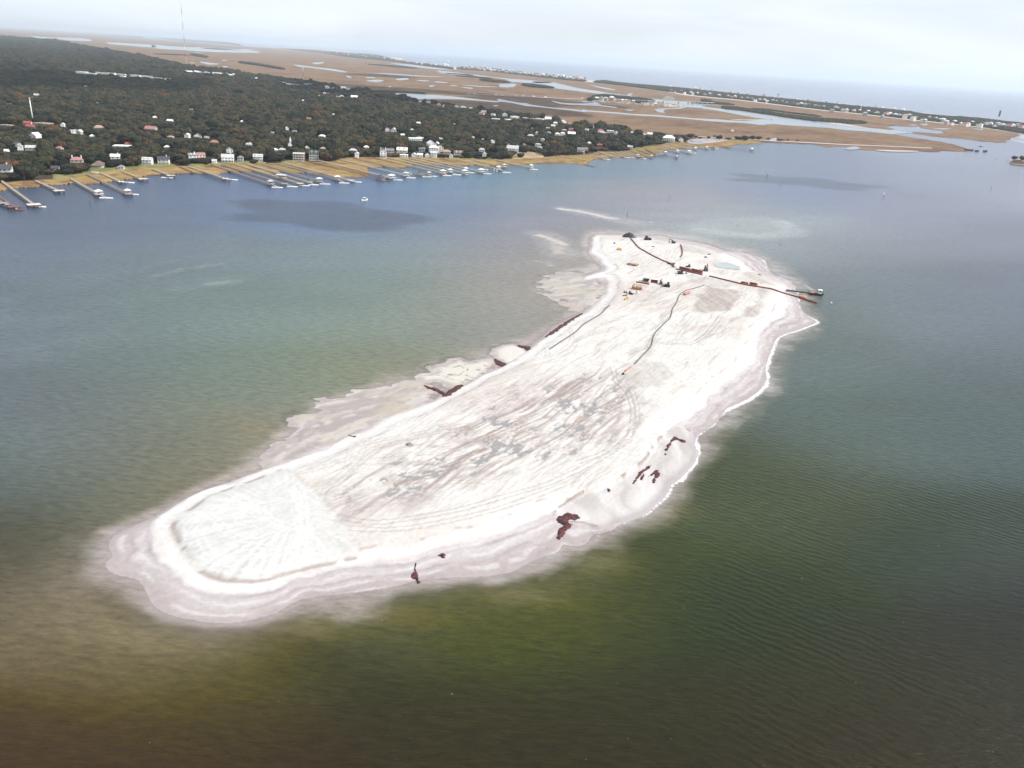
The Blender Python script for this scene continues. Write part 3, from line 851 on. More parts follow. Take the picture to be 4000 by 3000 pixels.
# front between the bluish channel and the silty water, and a pale lobe of silt with a crisp edge
U_, V_ = pu * 1.80832, pv * 1.80832
lineV = np.interp(U_, [1300, 1550, 1713, 1893, 2003, 2252, 2500, 2800], [790, 762, 749, 731, 716, 700, 696, 690]) + (fbm(wx / 60, wy / 60, 3, 401) - .5) * 10
zone = ss(1250, 1550, U_) * ss(2900, 2450, U_)
f_ = V_ - lineV
alb = alb * (1 + (np.array([.12, .02, -.02])[None] * (ss(-2, 6, f_) * ss(130, 30, f_) * zone)[:, None]) + (np.array([-.20, -.03, .04])[None] * (ss(2, -6, f_) * ss(-75, -30, f_) * zone)[:, None]))
for pl_, amt in (([(2700,865),(2850,846),(3000,846),(3090,868),(3117,897),(3085,921),(2950,929),(2800,927),(2640,915)], .16), ([(3020,850),(3200,838),(3330,850),(3250,872),(3120,880)], .07),
                 ([(1480,1190),(1700,1100),(1950,1050),(2100,1080),(2150,1180),(2000,1330),(1750,1420),(1560,1400)], .04), ([(2100,1000),(2200,960),(2300,990),(2330,1080),(2250,1150),(2130,1120)], .10)):
    q_ = smooth(GP(pl_), 3)
    s2 = np.nonzero((U_ > min(a for a, b in pl_) - 60) & (U_ < max(a for a, b in pl_) + 60) & (V_ > min(b for a, b in pl_) - 60) & (V_ < max(b for a, b in pl_) + 60))[0]
    d_ = sdf(WP[s2], q_) + (fbm(wx[s2] / 25, wy[s2] / 25, 4, 403) - .5) * 22
    alb[s2] *= (1 + amt * ss(-4, 9, d_) * ss(90, 10, d_) + amt * .3 * ss(0, 60, d_))[:, None]
for pts, wd, val, k3 in (([(0,1190),(200,1130),(430,1062),(640,1010),(800,985)], 7, .13, 1), ([(0,1275),(250,1220),(520,1160),(760,1110)], 9, .10, 1), ([(0,1400),(200,1360),(420,1300)], 8, .10, 1), ([(690,1130),(800,1105),(900,1088),(980,1082)], 4, .16, 1),
                         ([(300,1000),(600,975),(900,930),(1300,915)], 12, .08, 1), ([(560,1000),(700,992),(815,980)], 4, -.12, 1), ([(900,850),(1200,860),(1500,840)], 10, -.06, 1), ([(3000,760),(3300,790),(3700,800),(4000,830)], 16, .05, 1),
                         ([(2700,700),(3000,705),(3300,735),(3700,745)], 10, .06, 1), ([(3200,1250),(3500,1400),(4000,1550)], 12, -.07, 1), ([(3100,1800),(3500,2000),(4000,2150)], 9, .07, 1), ([(0,1750),(250,1700),(600,1600)], 10, .06, 1)):
    s2, k = far_strip(pts, wd, 1.0, soft=3.0)
    alb[s2] *= (1 + val * k * ss(.25, .6, fbm(wx[s2] / 18, wy[s2] / 12, 4, 405)))[:, None]
# rows of breakers off the far beaches
bk = fbm(wx / 900 + wy / 600, (wy * .9 - wx * .5) / 90, 3, 19)
rf = RR.ravel()
foam += (ss(.70, .78, bk) * ss(3000, 4500, rf) * ss(16000, 9000, rf) * .10).astype(np.float32) * (pv < 300)
wmask = (ss(1150, 1600, pu) * ss(330, 800, pv) + .55 * ss(1300, 1100, pv) * ss(900, 1200, pv) * ss(200, 900, pu)).clip(0, 1)
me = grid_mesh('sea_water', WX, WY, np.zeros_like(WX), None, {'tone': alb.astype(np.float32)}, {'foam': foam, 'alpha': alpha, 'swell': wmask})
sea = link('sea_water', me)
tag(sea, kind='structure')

def water_mat():
    m, n, l, b, o = nmat('water')
    def at(k):
        a = n.new('ShaderNodeAttribute')
        a.attribute_name = k
        return a
    def math_(op, a, b_=None, v=None):
        q = n.new('ShaderNodeMath')
        q.operation = op
        l(a, q.inputs[0])
        if b_ is not None: l(b_, q.inputs[1])
        if v is not None: q.inputs[1].default_value = v
        return q.outputs[0]
    tone, fo_, al_, sw = at('tone'), at('foam'), at('alpha'), at('swell')
    g = n.new('ShaderNodeNewGeometry')
    # chop: two crossing noises and a distorted swell
    mp1 = n.new('ShaderNodeMapping')
    mp1.inputs['Rotation'].default_value = (0, 0, R(24))
    mp1.inputs['Scale'].default_value = (.35, 1.0, 1)
    z1 = n.new('ShaderNodeTexNoise')
    z1.inputs['Scale'].default_value = .62
    z1.inputs['Detail'].default_value = 7
    z1.inputs['Roughness'].default_value = .62
    wv = n.new('ShaderNodeTexWave')
    wv.bands_direction = 'Y'
    wv.inputs['Scale'].default_value = .125
    wv.inputs['Distortion'].default_value = 7.0
    wv.inputs['Detail'].default_value = 3
    wv.inputs['Detail Scale'].default_value = .7
    mp2 = n.new('ShaderNodeMapping')
    mp2.inputs['Rotation'].default_value = (0, 0, R(32))
    l(g.outputs['Position'], mp1.inputs['Vector'])
    l(mp1.outputs['Vector'], z1.inputs['Vector'])
    l(g.outputs['Position'], mp2.inputs['Vector'])
    l(mp2.outputs['Vector'], wv.inputs['Vector'])
    zm = n.new('ShaderNodeTexNoise')
    zm.inputs['Scale'].default_value = .018
    zm.inputs['Detail'].default_value = 4
    l(g.outputs['Position'], zm.inputs['Vector'])
    mz = n.new('ShaderNodeMapRange')
    mz.inputs['From Min'].default_value, mz.inputs['From Max'].default_value = .38, .62
    mz.inputs['To Min'].default_value, mz.inputs['To Max'].default_value = .1, 1.5
    l(zm.outputs['Fac'], mz.inputs['Value'])
    swl = math_('MULTIPLY', math_('MULTIPLY', math_('MULTIPLY', wv.outputs['Fac'], sw.outputs['Fac']), mz.outputs['Result']), v=.15)
    hgt = math_('ADD', z1.outputs['Fac'], swl)
    bp = n.new('ShaderNodeBump')
    bp.inputs['Strength'].default_value = .7
    bp.inputs['Distance'].default_value = .9
    l(hgt, bp.inputs['Height'])
    # random light and dark painted into the tone for chop contrast and glint specks
    z3 = n.new('ShaderNodeTexNoise')
    z3.inputs['Scale'].default_value = .55
    z3.inputs['Detail'].default_value = 8
    z3.inputs['Roughness'].default_value = .7
    l(mp1.outputs['Vector'], z3.inputs['Vector'])
    mr = n.new('ShaderNodeMapRange')
    mr.inputs['From Min'].default_value, mr.inputs['From Max'].default_value = .3, .7
    mr.inputs['To Min'].default_value, mr.inputs['To Max'].default_value = .66, 1.34
    l(z3.outputs['Fac'], mr.inputs['Value'])
    sc_ = n.new('ShaderNodeVectorMath')
    sc_.operation = 'SCALE'
    l(tone.outputs['Color'], sc_.inputs[0])
    l(mr.outputs['Result'], sc_.inputs['Scale'])
    # specks of foam on the near water
    sp1 = n.new('ShaderNodeTexNoise')
    sp1.inputs['Scale'].default_value = 1.3
    sp1.inputs['Detail'].default_value = 2
    l(g.outputs['Position'], sp1.inputs['Vector'])
    spk = n.new('ShaderNodeMapRange')
    spk.inputs['From Min'].default_value, spk.inputs['From Max'].default_value = .775, .80
    spk.inputs['To Max'].default_value = .5
    l(sp1.outputs['Fac'], spk.inputs['Value'])
    # lacy breakup of the surf
    fz = n.new('ShaderNodeTexNoise')
    fz.inputs['Scale'].default_value = .85
    fz.inputs['Detail'].default_value = 6
    fz.inputs['Roughness'].default_value = .7
    fz.inputs['Distortion'].default_value = 1.2
    l(g.outputs['Position'], fz.inputs['Vector'])
    fm = n.new('ShaderNodeMapRange')
    fm.inputs['From Min'].default_value, fm.inputs['From Max'].default_value = 1.03, 1.26
    l(math_('ADD', math_('MULTIPLY', fo_.outputs['Fac'], v=.76), fz.outputs['Fac']), fm.inputs['Value'])
    lace = math_('MULTIPLY', fm.outputs['Result'], math_('GREATER_THAN', fo_.outputs['Fac'], v=.02))
    veil = math_('MULTIPLY', fo_.outputs['Fac'], v=.07)
    fsum = math_('MAXIMUM', math_('MAXIMUM', lace, veil), spk.outputs['Result'])
    mixn = n.new('ShaderNodeMixRGB')
    mixn.inputs[2].default_value = (.80, .81, .82, 1)
    l(fsum, mixn.inputs[0])
    l(sc_.outputs['Vector'], mixn.inputs[1])
    l(mixn.outputs['Color'], b.inputs['Base Color'])
    b.inputs['IOR'].default_value = 1.33
    b.inputs['Specular IOR Level'].default_value = .26
    rgh = n.new('ShaderNodeMapRange')
    rgh.inputs['To Min'].default_value, rgh.inputs['To Max'].default_value = .24, .8
    l(fsum, rgh.inputs['Value'])
    l(rgh.outputs['Result'], b.inputs['Roughness'])
    l(bp.outputs['Normal'], b.inputs['Normal'])
    amax = math_('MAXIMUM', al_.outputs['Fac'], fsum)
    l(amax, b.inputs['Alpha'])
    M['water'] = m
    return m
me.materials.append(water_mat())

# water of the creeks and ponds in the marsh
def creek_mat(name, col):
    m, n, l, b, o = nmat(name)
    g = n.new('ShaderNodeNewGeometry')
    z = n.new('ShaderNodeTexNoise')
    z.inputs['Scale'].default_value = .02
    z.inputs['Detail'].default_value = 6
    r = n.new('ShaderNodeValToRGB')
    r.color_ramp.elements[0].position, r.color_ramp.elements[1].position = .35, .65
    r.color_ramp.elements[0].color = tuple(c * .85 for c in col) + (1,)
    r.color_ramp.elements[1].color = tuple(c * 1.15 for c in col) + (1,)
    z2 = n.new('ShaderNodeTexNoise')
    z2.inputs['Scale'].default_value = .5
    z2.inputs['Detail'].default_value = 4
    bp = n.new('ShaderNodeBump')
    bp.inputs['Strength'].default_value = .35
    bp.inputs['Distance'].default_value = .5
    l(g.outputs['Position'], z.inputs['Vector'])
    l(g.outputs['Position'], z2.inputs['Vector'])
    l(z.outputs['Fac'], r.inputs['Fac'])
    l(r.outputs['Color'], b.inputs['Base Color'])
    l(z2.outputs['Fac'], bp.inputs['Height'])
    l(bp.outputs['Normal'], b.inputs['Normal'])
    b.inputs['IOR'].default_value = 1.33
    b.inputs['Roughness'].default_value = .18
    M[name] = m
creek_mat('creek', (.14, .18, .21))
creek_mat('lagoon', (.34, .38, .36))
# ------------------------------------------------------------------ flat land
from mathutils.geometry import tessellate_polygon
def sheet(name, pts, z, mat, kind='structure', skirt=0.0, sm=2, px_=True, label=None, cat=None):
    q = GP(pts, z) if px_ else np.asarray(pts)
    if sm > 1: q = smooth(q, sm)
    tri = tessellate_polygon([[Vector((a, b, 0)) for a, b in q]])
    mb = MB()
    vs = [(a, b, z) for a, b in q]
    fs = [tuple(t) for t in tri]
    mb.add(vs, fs)
    if skirt:
        n_ = len(q)
        mb.add([(a, b, z) for a, b in q] + [(a, b, z - skirt) for a, b in q], [(i, (i + 1) % n_, n_ + (i + 1) % n_, n_ + i) for i in range(n_)])
    me_ = mb.mesh(name, mat)
    import bmesh
    bm = bmesh.new()
    bm.from_mesh(me_)
    for f in bm.faces:
        f.normal_update()
        if f.normal.z < -0.1: f.normal_flip()
    bm.to_mesh(me_)
    bm.free()
    o = link(name, me_)
    tag(o, label, cat, kind=kind)
    return o

def ground_mat(name, stops, s1, s2, mixf=.45, bump=.3):
    m, n, l, b, o = nmat(name)
    g = n.new('ShaderNodeNewGeometry')
    zs = []
    for s in (s1, s2):
        z = n.new('ShaderNodeTexNoise')
        z.inputs['Scale'].default_value = s
        z.inputs['Detail'].default_value = 9
        z.inputs['Roughness'].default_value = .62
        z.inputs['Distortion'].default_value = .5
        l(g.outputs['Position'], z.inputs['Vector'])
        zs.append(z)
    mi = n.new('ShaderNodeMixRGB')
    mi.inputs[0].default_value = mixf
    l(zs[0].outputs['Fac'], mi.inputs[1])
    l(zs[1].outputs['Fac'], mi.inputs[2])
    r = n.new('ShaderNodeValToRGB')
    while len(r.color_ramp.elements) < len(stops): r.color_ramp.elements.new(.5)
    for e, (p_, c_) in zip(r.color_ramp.elements, stops):
        e.position = p_
        e.color = c_ + (1,)
    l(mi.outputs['Color'], r.inputs['Fac'])
    l(r.outputs['Color'], b.inputs['Base Color'])
    b.inputs['Roughness'].default_value = .95
    b.inputs['Specular IOR Level'].default_value = .1
    if bump:
        bp = n.new('ShaderNodeBump')
        bp.inputs['Strength'].default_value = bump
        bp.inputs['Distance'].default_value = .8
        l(zs[1].outputs['Fac'], bp.inputs['Height'])
        l(bp.outputs['Normal'], b.inputs['Normal'])
    M[name] = m
    return m
ground_mat('marsh', [(.32, (.055, .036, .028)), (.42, (.120, .072, .045)), (.49, (.17, .104, .062)), (.55, (.215, .135, .075)), (.61, (.165, .125, .085)), (.70, (.29, .20, .12))], .0045, .028, .5)
ground_mat('woodland_floor', [(.35, (.035, .030, .02)), (.6, (.07, .055, .035)), (.8, (.10, .085, .06))], .02, .2)
ground_mat('sand_strip', [(.35, (.40, .35, .29)), (.65, (.55, .49, .42))], .03, .3)
ground_mat('road', [(.35, (.40, .36, .35)), (.65, (.52, .48, .47))], .03, .3)
ground_mat('mudflat', [(.35, (.26, .22, .21)), (.6, (.40, .36, .36)), (.8, (.5, .47, .48))], .03, .2)

MARSH = [(-520,78),(0,109),(150,118),(304,127),(450,141),(560,151),(700,160),(820,170),(944,181),(1020,185),(1103,190),(1239,204),(1352,221),(1533,239),
         (1668,257),(1759,269),(1900,273),(1981,287),(2162,307),(2275,319),(2433,334),(2614,357),(2726,374),(2885,389),(3075,412),(3233,431),(3359,443),
         (3518,462),(3707,481),(3866,500),(3975,520),(3985,528),(3972,533),(3950,538),(3945,546),(3925,549),(3935,556),(3900,558),(3870,554),(3835,553),(3800,547),(3740,541),
         (3700,538),(3640,532),(3600,526),(3562,520),(3566,516),(3600,517),(3660,522),(3690,520),(3675,510),(3640,507),(3600,500),(3590,494),(3560,496),(3500,492),(3460,494),(3495,504),(3470,507),(3430,503),(3391,498),(3330,490),
         (3264,483),(3290,505),(3380,512),(3486,524),(3560,536),(3640,548),(3720,562),(3776,580),(3803,588),(3780,592),(3727,591),(3680,588),(3666,594),(3620,593),(3581,590),(3520,592),
         (3454,590),(3400,587),(3359,584),(3342,577),(3325,578),(3300,572),(3271,572),(3240,575),(3208,570),(3170,562),(3150,563),(3080,560),(3012,557),(2976,557),(2966,561),(2896,563),
         (2849,570),(2847,577),(2718,577),(2650,581),(2602,584),(2596,592),(2561,594),(2559,607),(2535,613),(2392,614),(2317,622),(2297,632),(2271,641),(2244,636),(2099,636),(2063,640),
         (1980,642),(1942,648),(1875,644),(1785,644),(1740,642),(1613,644),(1577,652),(1511,650),(1444,654),(1435,665),(1444,677),(1408,690),(1363,685),(1334,690),(1290,684),(1260,680),(1212,672),
         (1157,672),(1085,667),(1058,676),(1013,669),(968,667),(890,671),(868,671),(846,679),(789,674),(733,674),(577,683),(529,692),(479,699),(418,707),(373,715),(305,713),(226,718),
         (170,722),(136,726),(32,734),(0,742),(-140,756),(-420,790),(-900,830)]
sheet('salt_marsh', MARSH, .45, M['marsh'], skirt=.8, sm=1)

FOREST = [(-700,120),(-300,124),(0,136),(60,139),(108,148),(206,160),(293,179),(401,198),(542,222),(651,247),(732,266),(830,276),(933,286),(945,296),(1063,306),(1144,320),(1239,331),(1340,350),(1433,360),(1456,368),
          (1520,380),(1578,389),(1680,408),(1736,415),(1800,424),(1900,443),(1949,445),(2017,455),(2162,470),(2200,484),(2252,494),(2388,506),(2478,522),(2560,538),(2680,546),(2680,554),(2669,556),(2592,562),(2535,572),(2470,582),(2433,592),
          (2335,592),(2301,602),(2182,608),(2117,612),(2110,600),(2030,598),(2010,612),(1990,622),(1950,624),(1900,623),(1848,622),(1767,618),(1677,614),(1604,616),(1580,615),(1471,614),(1377,614),(1327,621),(1301,629),
          (1250,630),(1139,628),(1094,636),(1031,634),(984,640),(922,634),(812,640),(732,647),(665,645),(563,646),(540,656),(477,657),(361,664),(328,679),(271,689),(230,695),(97,706),(0,712),(-140,730),(-420,765),(-900,800)]
sheet('woodland_ground', FOREST, .9, M['woodland_floor'], skirt=.4, sm=1)

# creeks, ponds and channels, as sheets of water lying in the marsh
CREEKS = [
 [(3300,508),(3233,499),(3150,494),(3080,490),(3030,485),(2985,486),(2995,490),(2960,487),(2900,480),(2845,478),(2777,474),(2700,466),(2600,458),(2500,452),(2400,444),(2300,436),(2285,438),(2200,428),(2100,418),(2053,414),(2000,402),(1949,396),
  (1940,388),(1950,387),(2020,400),(2060,404),(2070,408),(2140,418),(2275,431),(2280,424),(2285,430),(2400,438),(2480,445),(2568,449),(2600,452),(2700,461),(2800,466),(2900,473),(2960,470),(3010,467),(2950,460),(2880,447),(2800,432),(2730,422),(2682,418),(2660,424),(2600,427),(2590,434),(2600,441),(2570,438),(2556,428),(2570,424),(2640,422),(2676,414),(2640,408),(2560,398),(2500,391),(2450,380),
  (2380,372),(2300,361),(2207,350),(2150,342),(2071,326),(2020,320),(1960,322),(1950,318),(1990,313),(1940,304),(1900,300),(1854,297),(1800,292),(1740,287),(1700,285),(1740,284),(1800,288),(1860,292),(1920,300),(2000,308),(2080,314),(2160,322),(2200,330),(2260,345),(2340,356),
  (2380,364),(2450,373),(2455,366),(2475,364),(2460,373),(2520,383),(2600,391),(2700,399),(2760,404),(2830,412),(2760,410),(2740,412),(2760,418),(2820,425),(2900,435),(2960,444),(3043,456),(3150,471),(3264,484),(3391,499),(3500,510),(3560,520),(3480,524),(3380,513)],
 [(1456,364),(1500,362),(1600,366),(1700,371),(1800,380),(1850,386),(1900,392),(1950,396),(1940,400),(1880,394),(1800,388),(1736,386),(1680,385),(1580,388),(1540,384),(1490,376),(1460,370)],
 [(1950,330),(1962,328),(2010,327),(2015,331),(2005,340),(1955,340)],
 [(1217,246),(1245,243),(1270,244),(1240,251)], [(1144,252),(1190,257),(1240,263),(1300,269),(1355,280),(1340,282),(1290,275),(1230,267),(1180,262),(1188,265),(1170,261)],
 [(1350,297),(1366,298),(1375,304),(1360,303)], [(1430,301),(1462,302),(1463,306),(1431,304)], [(1430,315),(1470,311),(1500,314),(1480,320),(1450,319)], [(1545,308),(1590,305),(1595,310),(1560,314)],
 [(1620,312),(1680,315),(1655,318)], [(1455,285),(1520,287),(1580,291),(1660,296),(1740,300),(1660,299),(1550,293)], [(1700,318),(1745,321),(1745,324),(1702,322)], [(1680,333),(1700,334),(1690,338),(1675,337)], [(1515,336),(1530,338),(1522,341)],
 [(1520,246),(1600,252),(1680,262),(1760,272),(1700,270),(1600,259)], [(1700,275),(1790,284),(1860,296),(1760,290)],
 [(1760,332),(1785,334),(1783,336),(1762,335)], [(1800,330),(1860,335),(1950,339),(1860,338)], [(1806,341),(1845,343),(1842,347),(1808,343)], [(2285,328),(2330,336),(2400,349),(2395,352),(2340,343),(2320,336)], [(2080,318),(2140,320),(2175,321),(2145,317),(2170,322),(2100,325)],
 [(1930,411),(1945,412),(1944,415),(1928,414)], [(2150,392),(2200,402),(2280,404),(2330,400),(2350,410),(2410,418),(2400,421),(2330,414),(2250,410),(2190,406)],
 [(2270,396),(2320,394),(2330,398),(2290,399)], [(600,174),(660,180),(740,184),(820,188),(900,193),(1000,200),(1010,206),(900,205),(800,202),(700,195),(600,188)],
 [(420,165),(520,170),(600,176),(600,186),(500,178),(430,172)], [(200,146),(330,150),(360,160),(270,158)], [(120,140),(190,146),(230,152),(150,149)], [(760,182),(860,190),(960,192),(1000,196),(900,196),(800,190)],
 [(780,240),(830,246),(860,250),(820,253),(790,246)], [(740,242),(765,246),(750,247)], [(872,258),(892,260),(885,263),(870,261)], [(760,205),(790,206),(780,208),(762,207)], [(868,234),(895,235),(870,237)], [(3040,434),(3060,430)][:0],
 [(3010,543),(3030,538),(3034,544),(3028,550),(3010,550)], [(3800,500),(3840,505),(3820,508)], [(3596,482),(3625,484),(3615,490),(3598,487)], [(3545,488),(3580,487),(3570,491)], [(3640,500),(3700,502),(3720,500),(3690,506)],
 [(3310,577),(3340,572),(3360,580),(3330,585),(3300,582)], [(2690,548),(2740,550),(2750,558),(2710,556)], [(2440,428),(2480,430),(2460,433)], [(1300,188),(1400,200),(1500,222),(1440,216),(1340,204)][:0],
]
zc = .75
for c_ in CREEKS:
    if len(c_) > 2:
        sheet('tidal_creek', c_, zc, M['creek'], sm=1 if len(c_) > 60 else 2)
sheet('mudflat', [(2690,546),(2760,540),(2850,546),(2870,552),(2800,556),(2740,562),(2690,560)], .62, M['mudflat'])
for c_ in ([(3420,586),(3440,585),(3520,587),(3590,590),(3560,593),(3460,591)], [(2855,466),(2900,467),(3010,467),(2980,470),(2880,469)], [(3120,464),(3180,470),(3260,478),(3380,497),(3300,490),(3200,476)], [(3830,455),(3900,463),(3905,468),(3830,462)][:0]):
    if c_: sheet('sandy_shore', c_, .9, M['sand_strip'])
for c_ in ([(1103,188),(1352,217),(1533,236),(1560,232),(1500,226),(1430,212),(1300,196)], [(1440,214),(1500,222),(1570,228),(1560,232),(1480,224)], [(2240,306),(2300,313),(2400,325),(2410,331),(2290,319)],
           [(2600,336),(2853,366),(3106,393),(3296,411),(3549,437),(3802,462),(4000,484),(4200,505),(4200,540),(4000,523),(3866,503),(3707,484),(3518,465),(3359,446),(3233,434),(3075,415),(2885,392),(2726,377),(2614,360)],
           [(3590,440),(3680,450),(3690,456),(3600,450)]):
    sheet('barrier_island', c_, 1.1, M['sand_strip'], skirt=1.2)
sheet('road', [(1785,362),(1900,371),(2050,378),(2200,385),(2275,388),(2275,386.5),(2200,383.5),(2050,376.5),(1900,369.5),(1785,361)], 1.3, M['road'], sm=1)
sheet('road', [(2655,530),(2760,536),(2860,541),(3011,551),(3150,558),(3300,566),(3460,572),(3640,580),(3640,577),(3460,569.5),(3300,563),(3150,555),(3011,548.5),(2860,539),(2760,534),(2655,528)], 1.2, M['road'], sm=1)

# ---------------- golden marsh along the shore and the lawns behind it, with real relief
def tuft_field(name, poly, step, base, rel, seed, colf, jag=3.0):
    q = smooth(GP(poly, base), 2)
    mn, mx_ = q.min(0) - 4, q.max(0) + 4
    xs, ys = np.arange(mn[0], mx_[0], step), np.arange(mn[1], mx_[1], step)
    XX, YY = np.meshgrid(xs, ys)
    xx, yy = XX.ravel(), YY.ravel()
    P_ = np.stack([xx, yy], 1)
    d = sdf(P_, q) + (fbm(xx / 7, yy / 7, 3, seed) - .5) * jag * 2
    n_ = fbm(xx / 3.2, yy / 3.2, 3, seed + 5)
    ZZ = np.where(d > 0, base + rel * (n_ - .2) + ss(0, 2.5, d) * .35, -.3)
    kp = (d.reshape(XX.shape) > -step)
    kp = kp[:-1, :-1] & kp[1:, 1:] & kp[:-1, 1:] & kp[1:, :-1]
    C_ = colf(xx, yy, d)
    me_ = grid_mesh(name, XX, YY, ZZ.reshape(XX.shape), kp, {'tone': C_.astype(np.float32)}, None, False)
    me_.materials.append(M['tufts'])
    return link(name, me_)
attr_mat('tufts', (1.2, .35, .8, .5), .95, .1, False)
def gold(xx, yy, d):
    c = np.repeat(np.array([[.25, .165, .072]], np.float32), len(xx), 0)
    c = mixc(c, (.16, .095, .05), ss(.48, .68, fbm(xx / 16, yy / 16, 4, 7)))
    c = mixc(c, (.33, .235, .09), ss(.50, .68, fbm(xx / 9 + 40, yy / 9, 4, 8)) * .8)
    c = mixc(c, (.19, .15, .05), ss(.55, .7, fbm(xx / 30 + 9, yy / 20, 3, 9)) * .6)
    return mixc(c, (.20, .12, .07), ss(3, 0, d) * .6)
SHORE = [(-420,790),(-140,757),(0,744),(32,736),(136,728),(170,724),(226,720),(305,715),(373,717),(418,709),(479,701),(529,694),(577,685),(733,676),(789,676),(846,681),(868,672),(890,673),(968,669),(1013,671),(1058,679),(1085,669),
         (1157,675),(1212,675),(1260,684),(1290,687),(1334,693),(1363,690),(1408,693),(1440,683),(1435,666),(1444,655),(1511,651),(1550,654),(1577,654),(1613,645),(1740,643),(1785,645),(1875,645),(1942,650),(1980,643),(2063,641),(2099,637),(2244,637),
         (2271,643),(2289,641),(2317,623),(2392,615),(2535,613),(2559,607),(2561,594),(2596,592),(2602,584),(2650,581),(2718,577),(2847,577),(2849,570),(2896,563),(2966,561),(2976,557),
         (2940,549),(2860,547),(2760,562),(2700,562),(2669,557),(2592,562),(2535,573),(2470,583),(2433,593),(2335,593),(2301,603),(2182,609),(2117,616),(2027,618),(2001,621),(1950,624),(1848,623),(1767,619),(1677,615),(1580,616),(1471,615),(1377,615),
         (1327,622),(1301,630),(1250,632),(1139,634),(1094,638),(984,641),(922,637),(812,644),(732,650),(665,652),(563,656),(477,666),(361,672),(328,682),(271,693),(230,699),(97,708),(0,716),(-140,732),(-420,768)]
tag(tuft_field('marsh_grass', SHORE, 1.9, .55, .9, 15, gold), 'golden brown marsh grass fringing the wooded shore', 'marsh grass', kind='stuff')
def green(xx, yy, d):
    c = np.repeat(np.array([[.14, .15, .05]], np.float32), len(xx), 0)
    return mixc(c, (.22, .20, .085), ss(.42, .62, fbm(xx / 12, yy / 12, 3, 27)))
for i_, (lw) in enumerate(([(271,690),(330,682),(361,675),(420,672),(477,668),(563,656),(665,652),(690,650),(665,640),(570,636),(500,650),(480,648),(430,655),(361,656),(330,668),(271,684)],
           [(205,700),(232,699),(275,690),(290,680),(260,672),(215,668),(205,680)], [(735,650),(765,652),(800,646),(790,636),(768,630),(745,636)], [(800,644),(850,640),(1000,638),(1040,634),(960,628),(850,632)],
           [(1090,637),(1140,634),(1160,628),(1120,626)], [(1765,618),(1850,623),(1845,616),(1770,611)], [(2470,583),(2535,573),(2560,568),(2500,572),(2468,577)], [(1895,624),(1940,624),(1935,617),(1898,617)], [(2590,562),(2665,557),(2660,552),(2600,554)])):
    q = smooth(GP(lw, 1.2), 2)
    tag(tuft_field('lawn', lw, 2.2, 1.15, .25, 30 + i_, green, 1.0), kind='structure')
def sandyf(xx, yy, d):
    return mixc(np.repeat(np.array([[.30, .22, .13]], np.float32), len(xx), 0), (.42, .32, .20), ss(.4, .6, fbm(xx / 10, yy / 10, 3, 37)))
tag(tuft_field('sandy_lot', [(2000,618),(2040,618),(2115,617),(2125,606),(2110,594),(2060,592),(2015,594),(2000,606)], 2.2, 1.2, .2, 48, sandyf, 1.0), kind='structure')

# ------------------------------------------------------------------ tree crowns
def crown_mesh(name, seed, w_, h_, lobes, quads, pine=False):
    rg = np.random.default_rng(seed)
    mb = MB()
    import bmesh
    cent = []
    for k in range(lobes):
        a = 2 * math.pi * k / lobes + rg.normal(0, .3)
        rr_ = 0 if k == 0 else w_ * .30 * rg.uniform(.65, 1.15)
        r_ = w_ * rg.uniform(.20, .29)
        zc_ = h_ * (.62 if k == 0 else rg.uniform(.36, .62))
        cent.append((math.cos(a) * rr_, math.sin(a) * rr_, zc_, r_, r_ * rg.uniform(.62, .85)))
    cent.append((0, 0, h_ * .40, w_ * .33, h_ * .32))
    vs, fs = [], []
    for (cx, cy, cz, r_, rz_) in cent:
        bm = bmesh.new()
        bmesh.ops.create_icosphere(bm, subdivisions=2 if quads < 200 else 1, radius=1)
        b0 = len(vs)
        for v in bm.verts:
            k_ = 1 + rg.normal(0, .11)
            vs.append((cx + v.co.x * r_ * k_, cy + v.co.y * r_ * k_, cz + v.co.z * rz_ * k_))
        fs += [tuple(b0 + v.index for v in f.verts) for f in bm.faces]
        bm.free()
    for k in range(quads):
        cx, cy, cz, r_, rz_ = cent[int(rg.integers(len(cent)))]
        d = rg.normal(size=3)
        d /= np.linalg.norm(d)
        if d[2] < -.3: d[2] *= -1
        p = np.array([cx + d[0] * r_ * 1.06, cy + d[1] * r_ * 1.06, cz + d[2] * rz_ * 1.08])
        a = rg.normal(size=3); a /= np.linalg.norm(a)
        b = np.cross(a, rg.normal(size=3)); b /= np.linalg.norm(b)
        s1_, s2_ = rg.uniform(.35, .8), rg.uniform(.3, .7)
        b0 = len(vs)
        vs += [tuple(p + a * s1_), tuple(p + b * s2_), tuple(p - a * s1_), tuple(p - b * s2_)]
        fs.append((b0, b0 + 1, b0 + 2, b0 + 3))
    mb.v, mb.f = vs, fs
    return mb.mesh(name, M['foliage'])
crownsA = [crown_mesh('oak_crown', 40 + k, 14, 11, 7 + k % 3, 170) for k in range(6)]
crownsB = [crown_mesh('oak_crown_far', 60 + k, 13, 10.5, 5, 40) for k in range(5)]
def trunk_mesh(seed):
    rg = np.random.default_rng(seed)
    mb = MB()
    mb.tube([(0, 0, -.3), (.15, .1, 1.6), (.2, 0, 3.6), (.1, .1, 5.2)], .55, 7, True, .30)
    for k in range(4):
        a = 2 * math.pi * k / 4 + rg.normal(0, .3)
        mb.tube([(.15, 0, 2.2), (math.cos(a) * 1.8, math.sin(a) * 1.8, 4.0), (math.cos(a) * 3.6, math.sin(a) * 3.6, 5.6)], .28, 5, True, .12)
    return mb.mesh('oak_trunk', M['bark'])
trunks = [trunk_mesh(k) for k in range(3)]
palm = MB()
palm.tube([(0, 0, -.2), (.05, 0, 3), (.15, .1, 6.5), (.2, .1, 8)], .24, 6, True, .18)
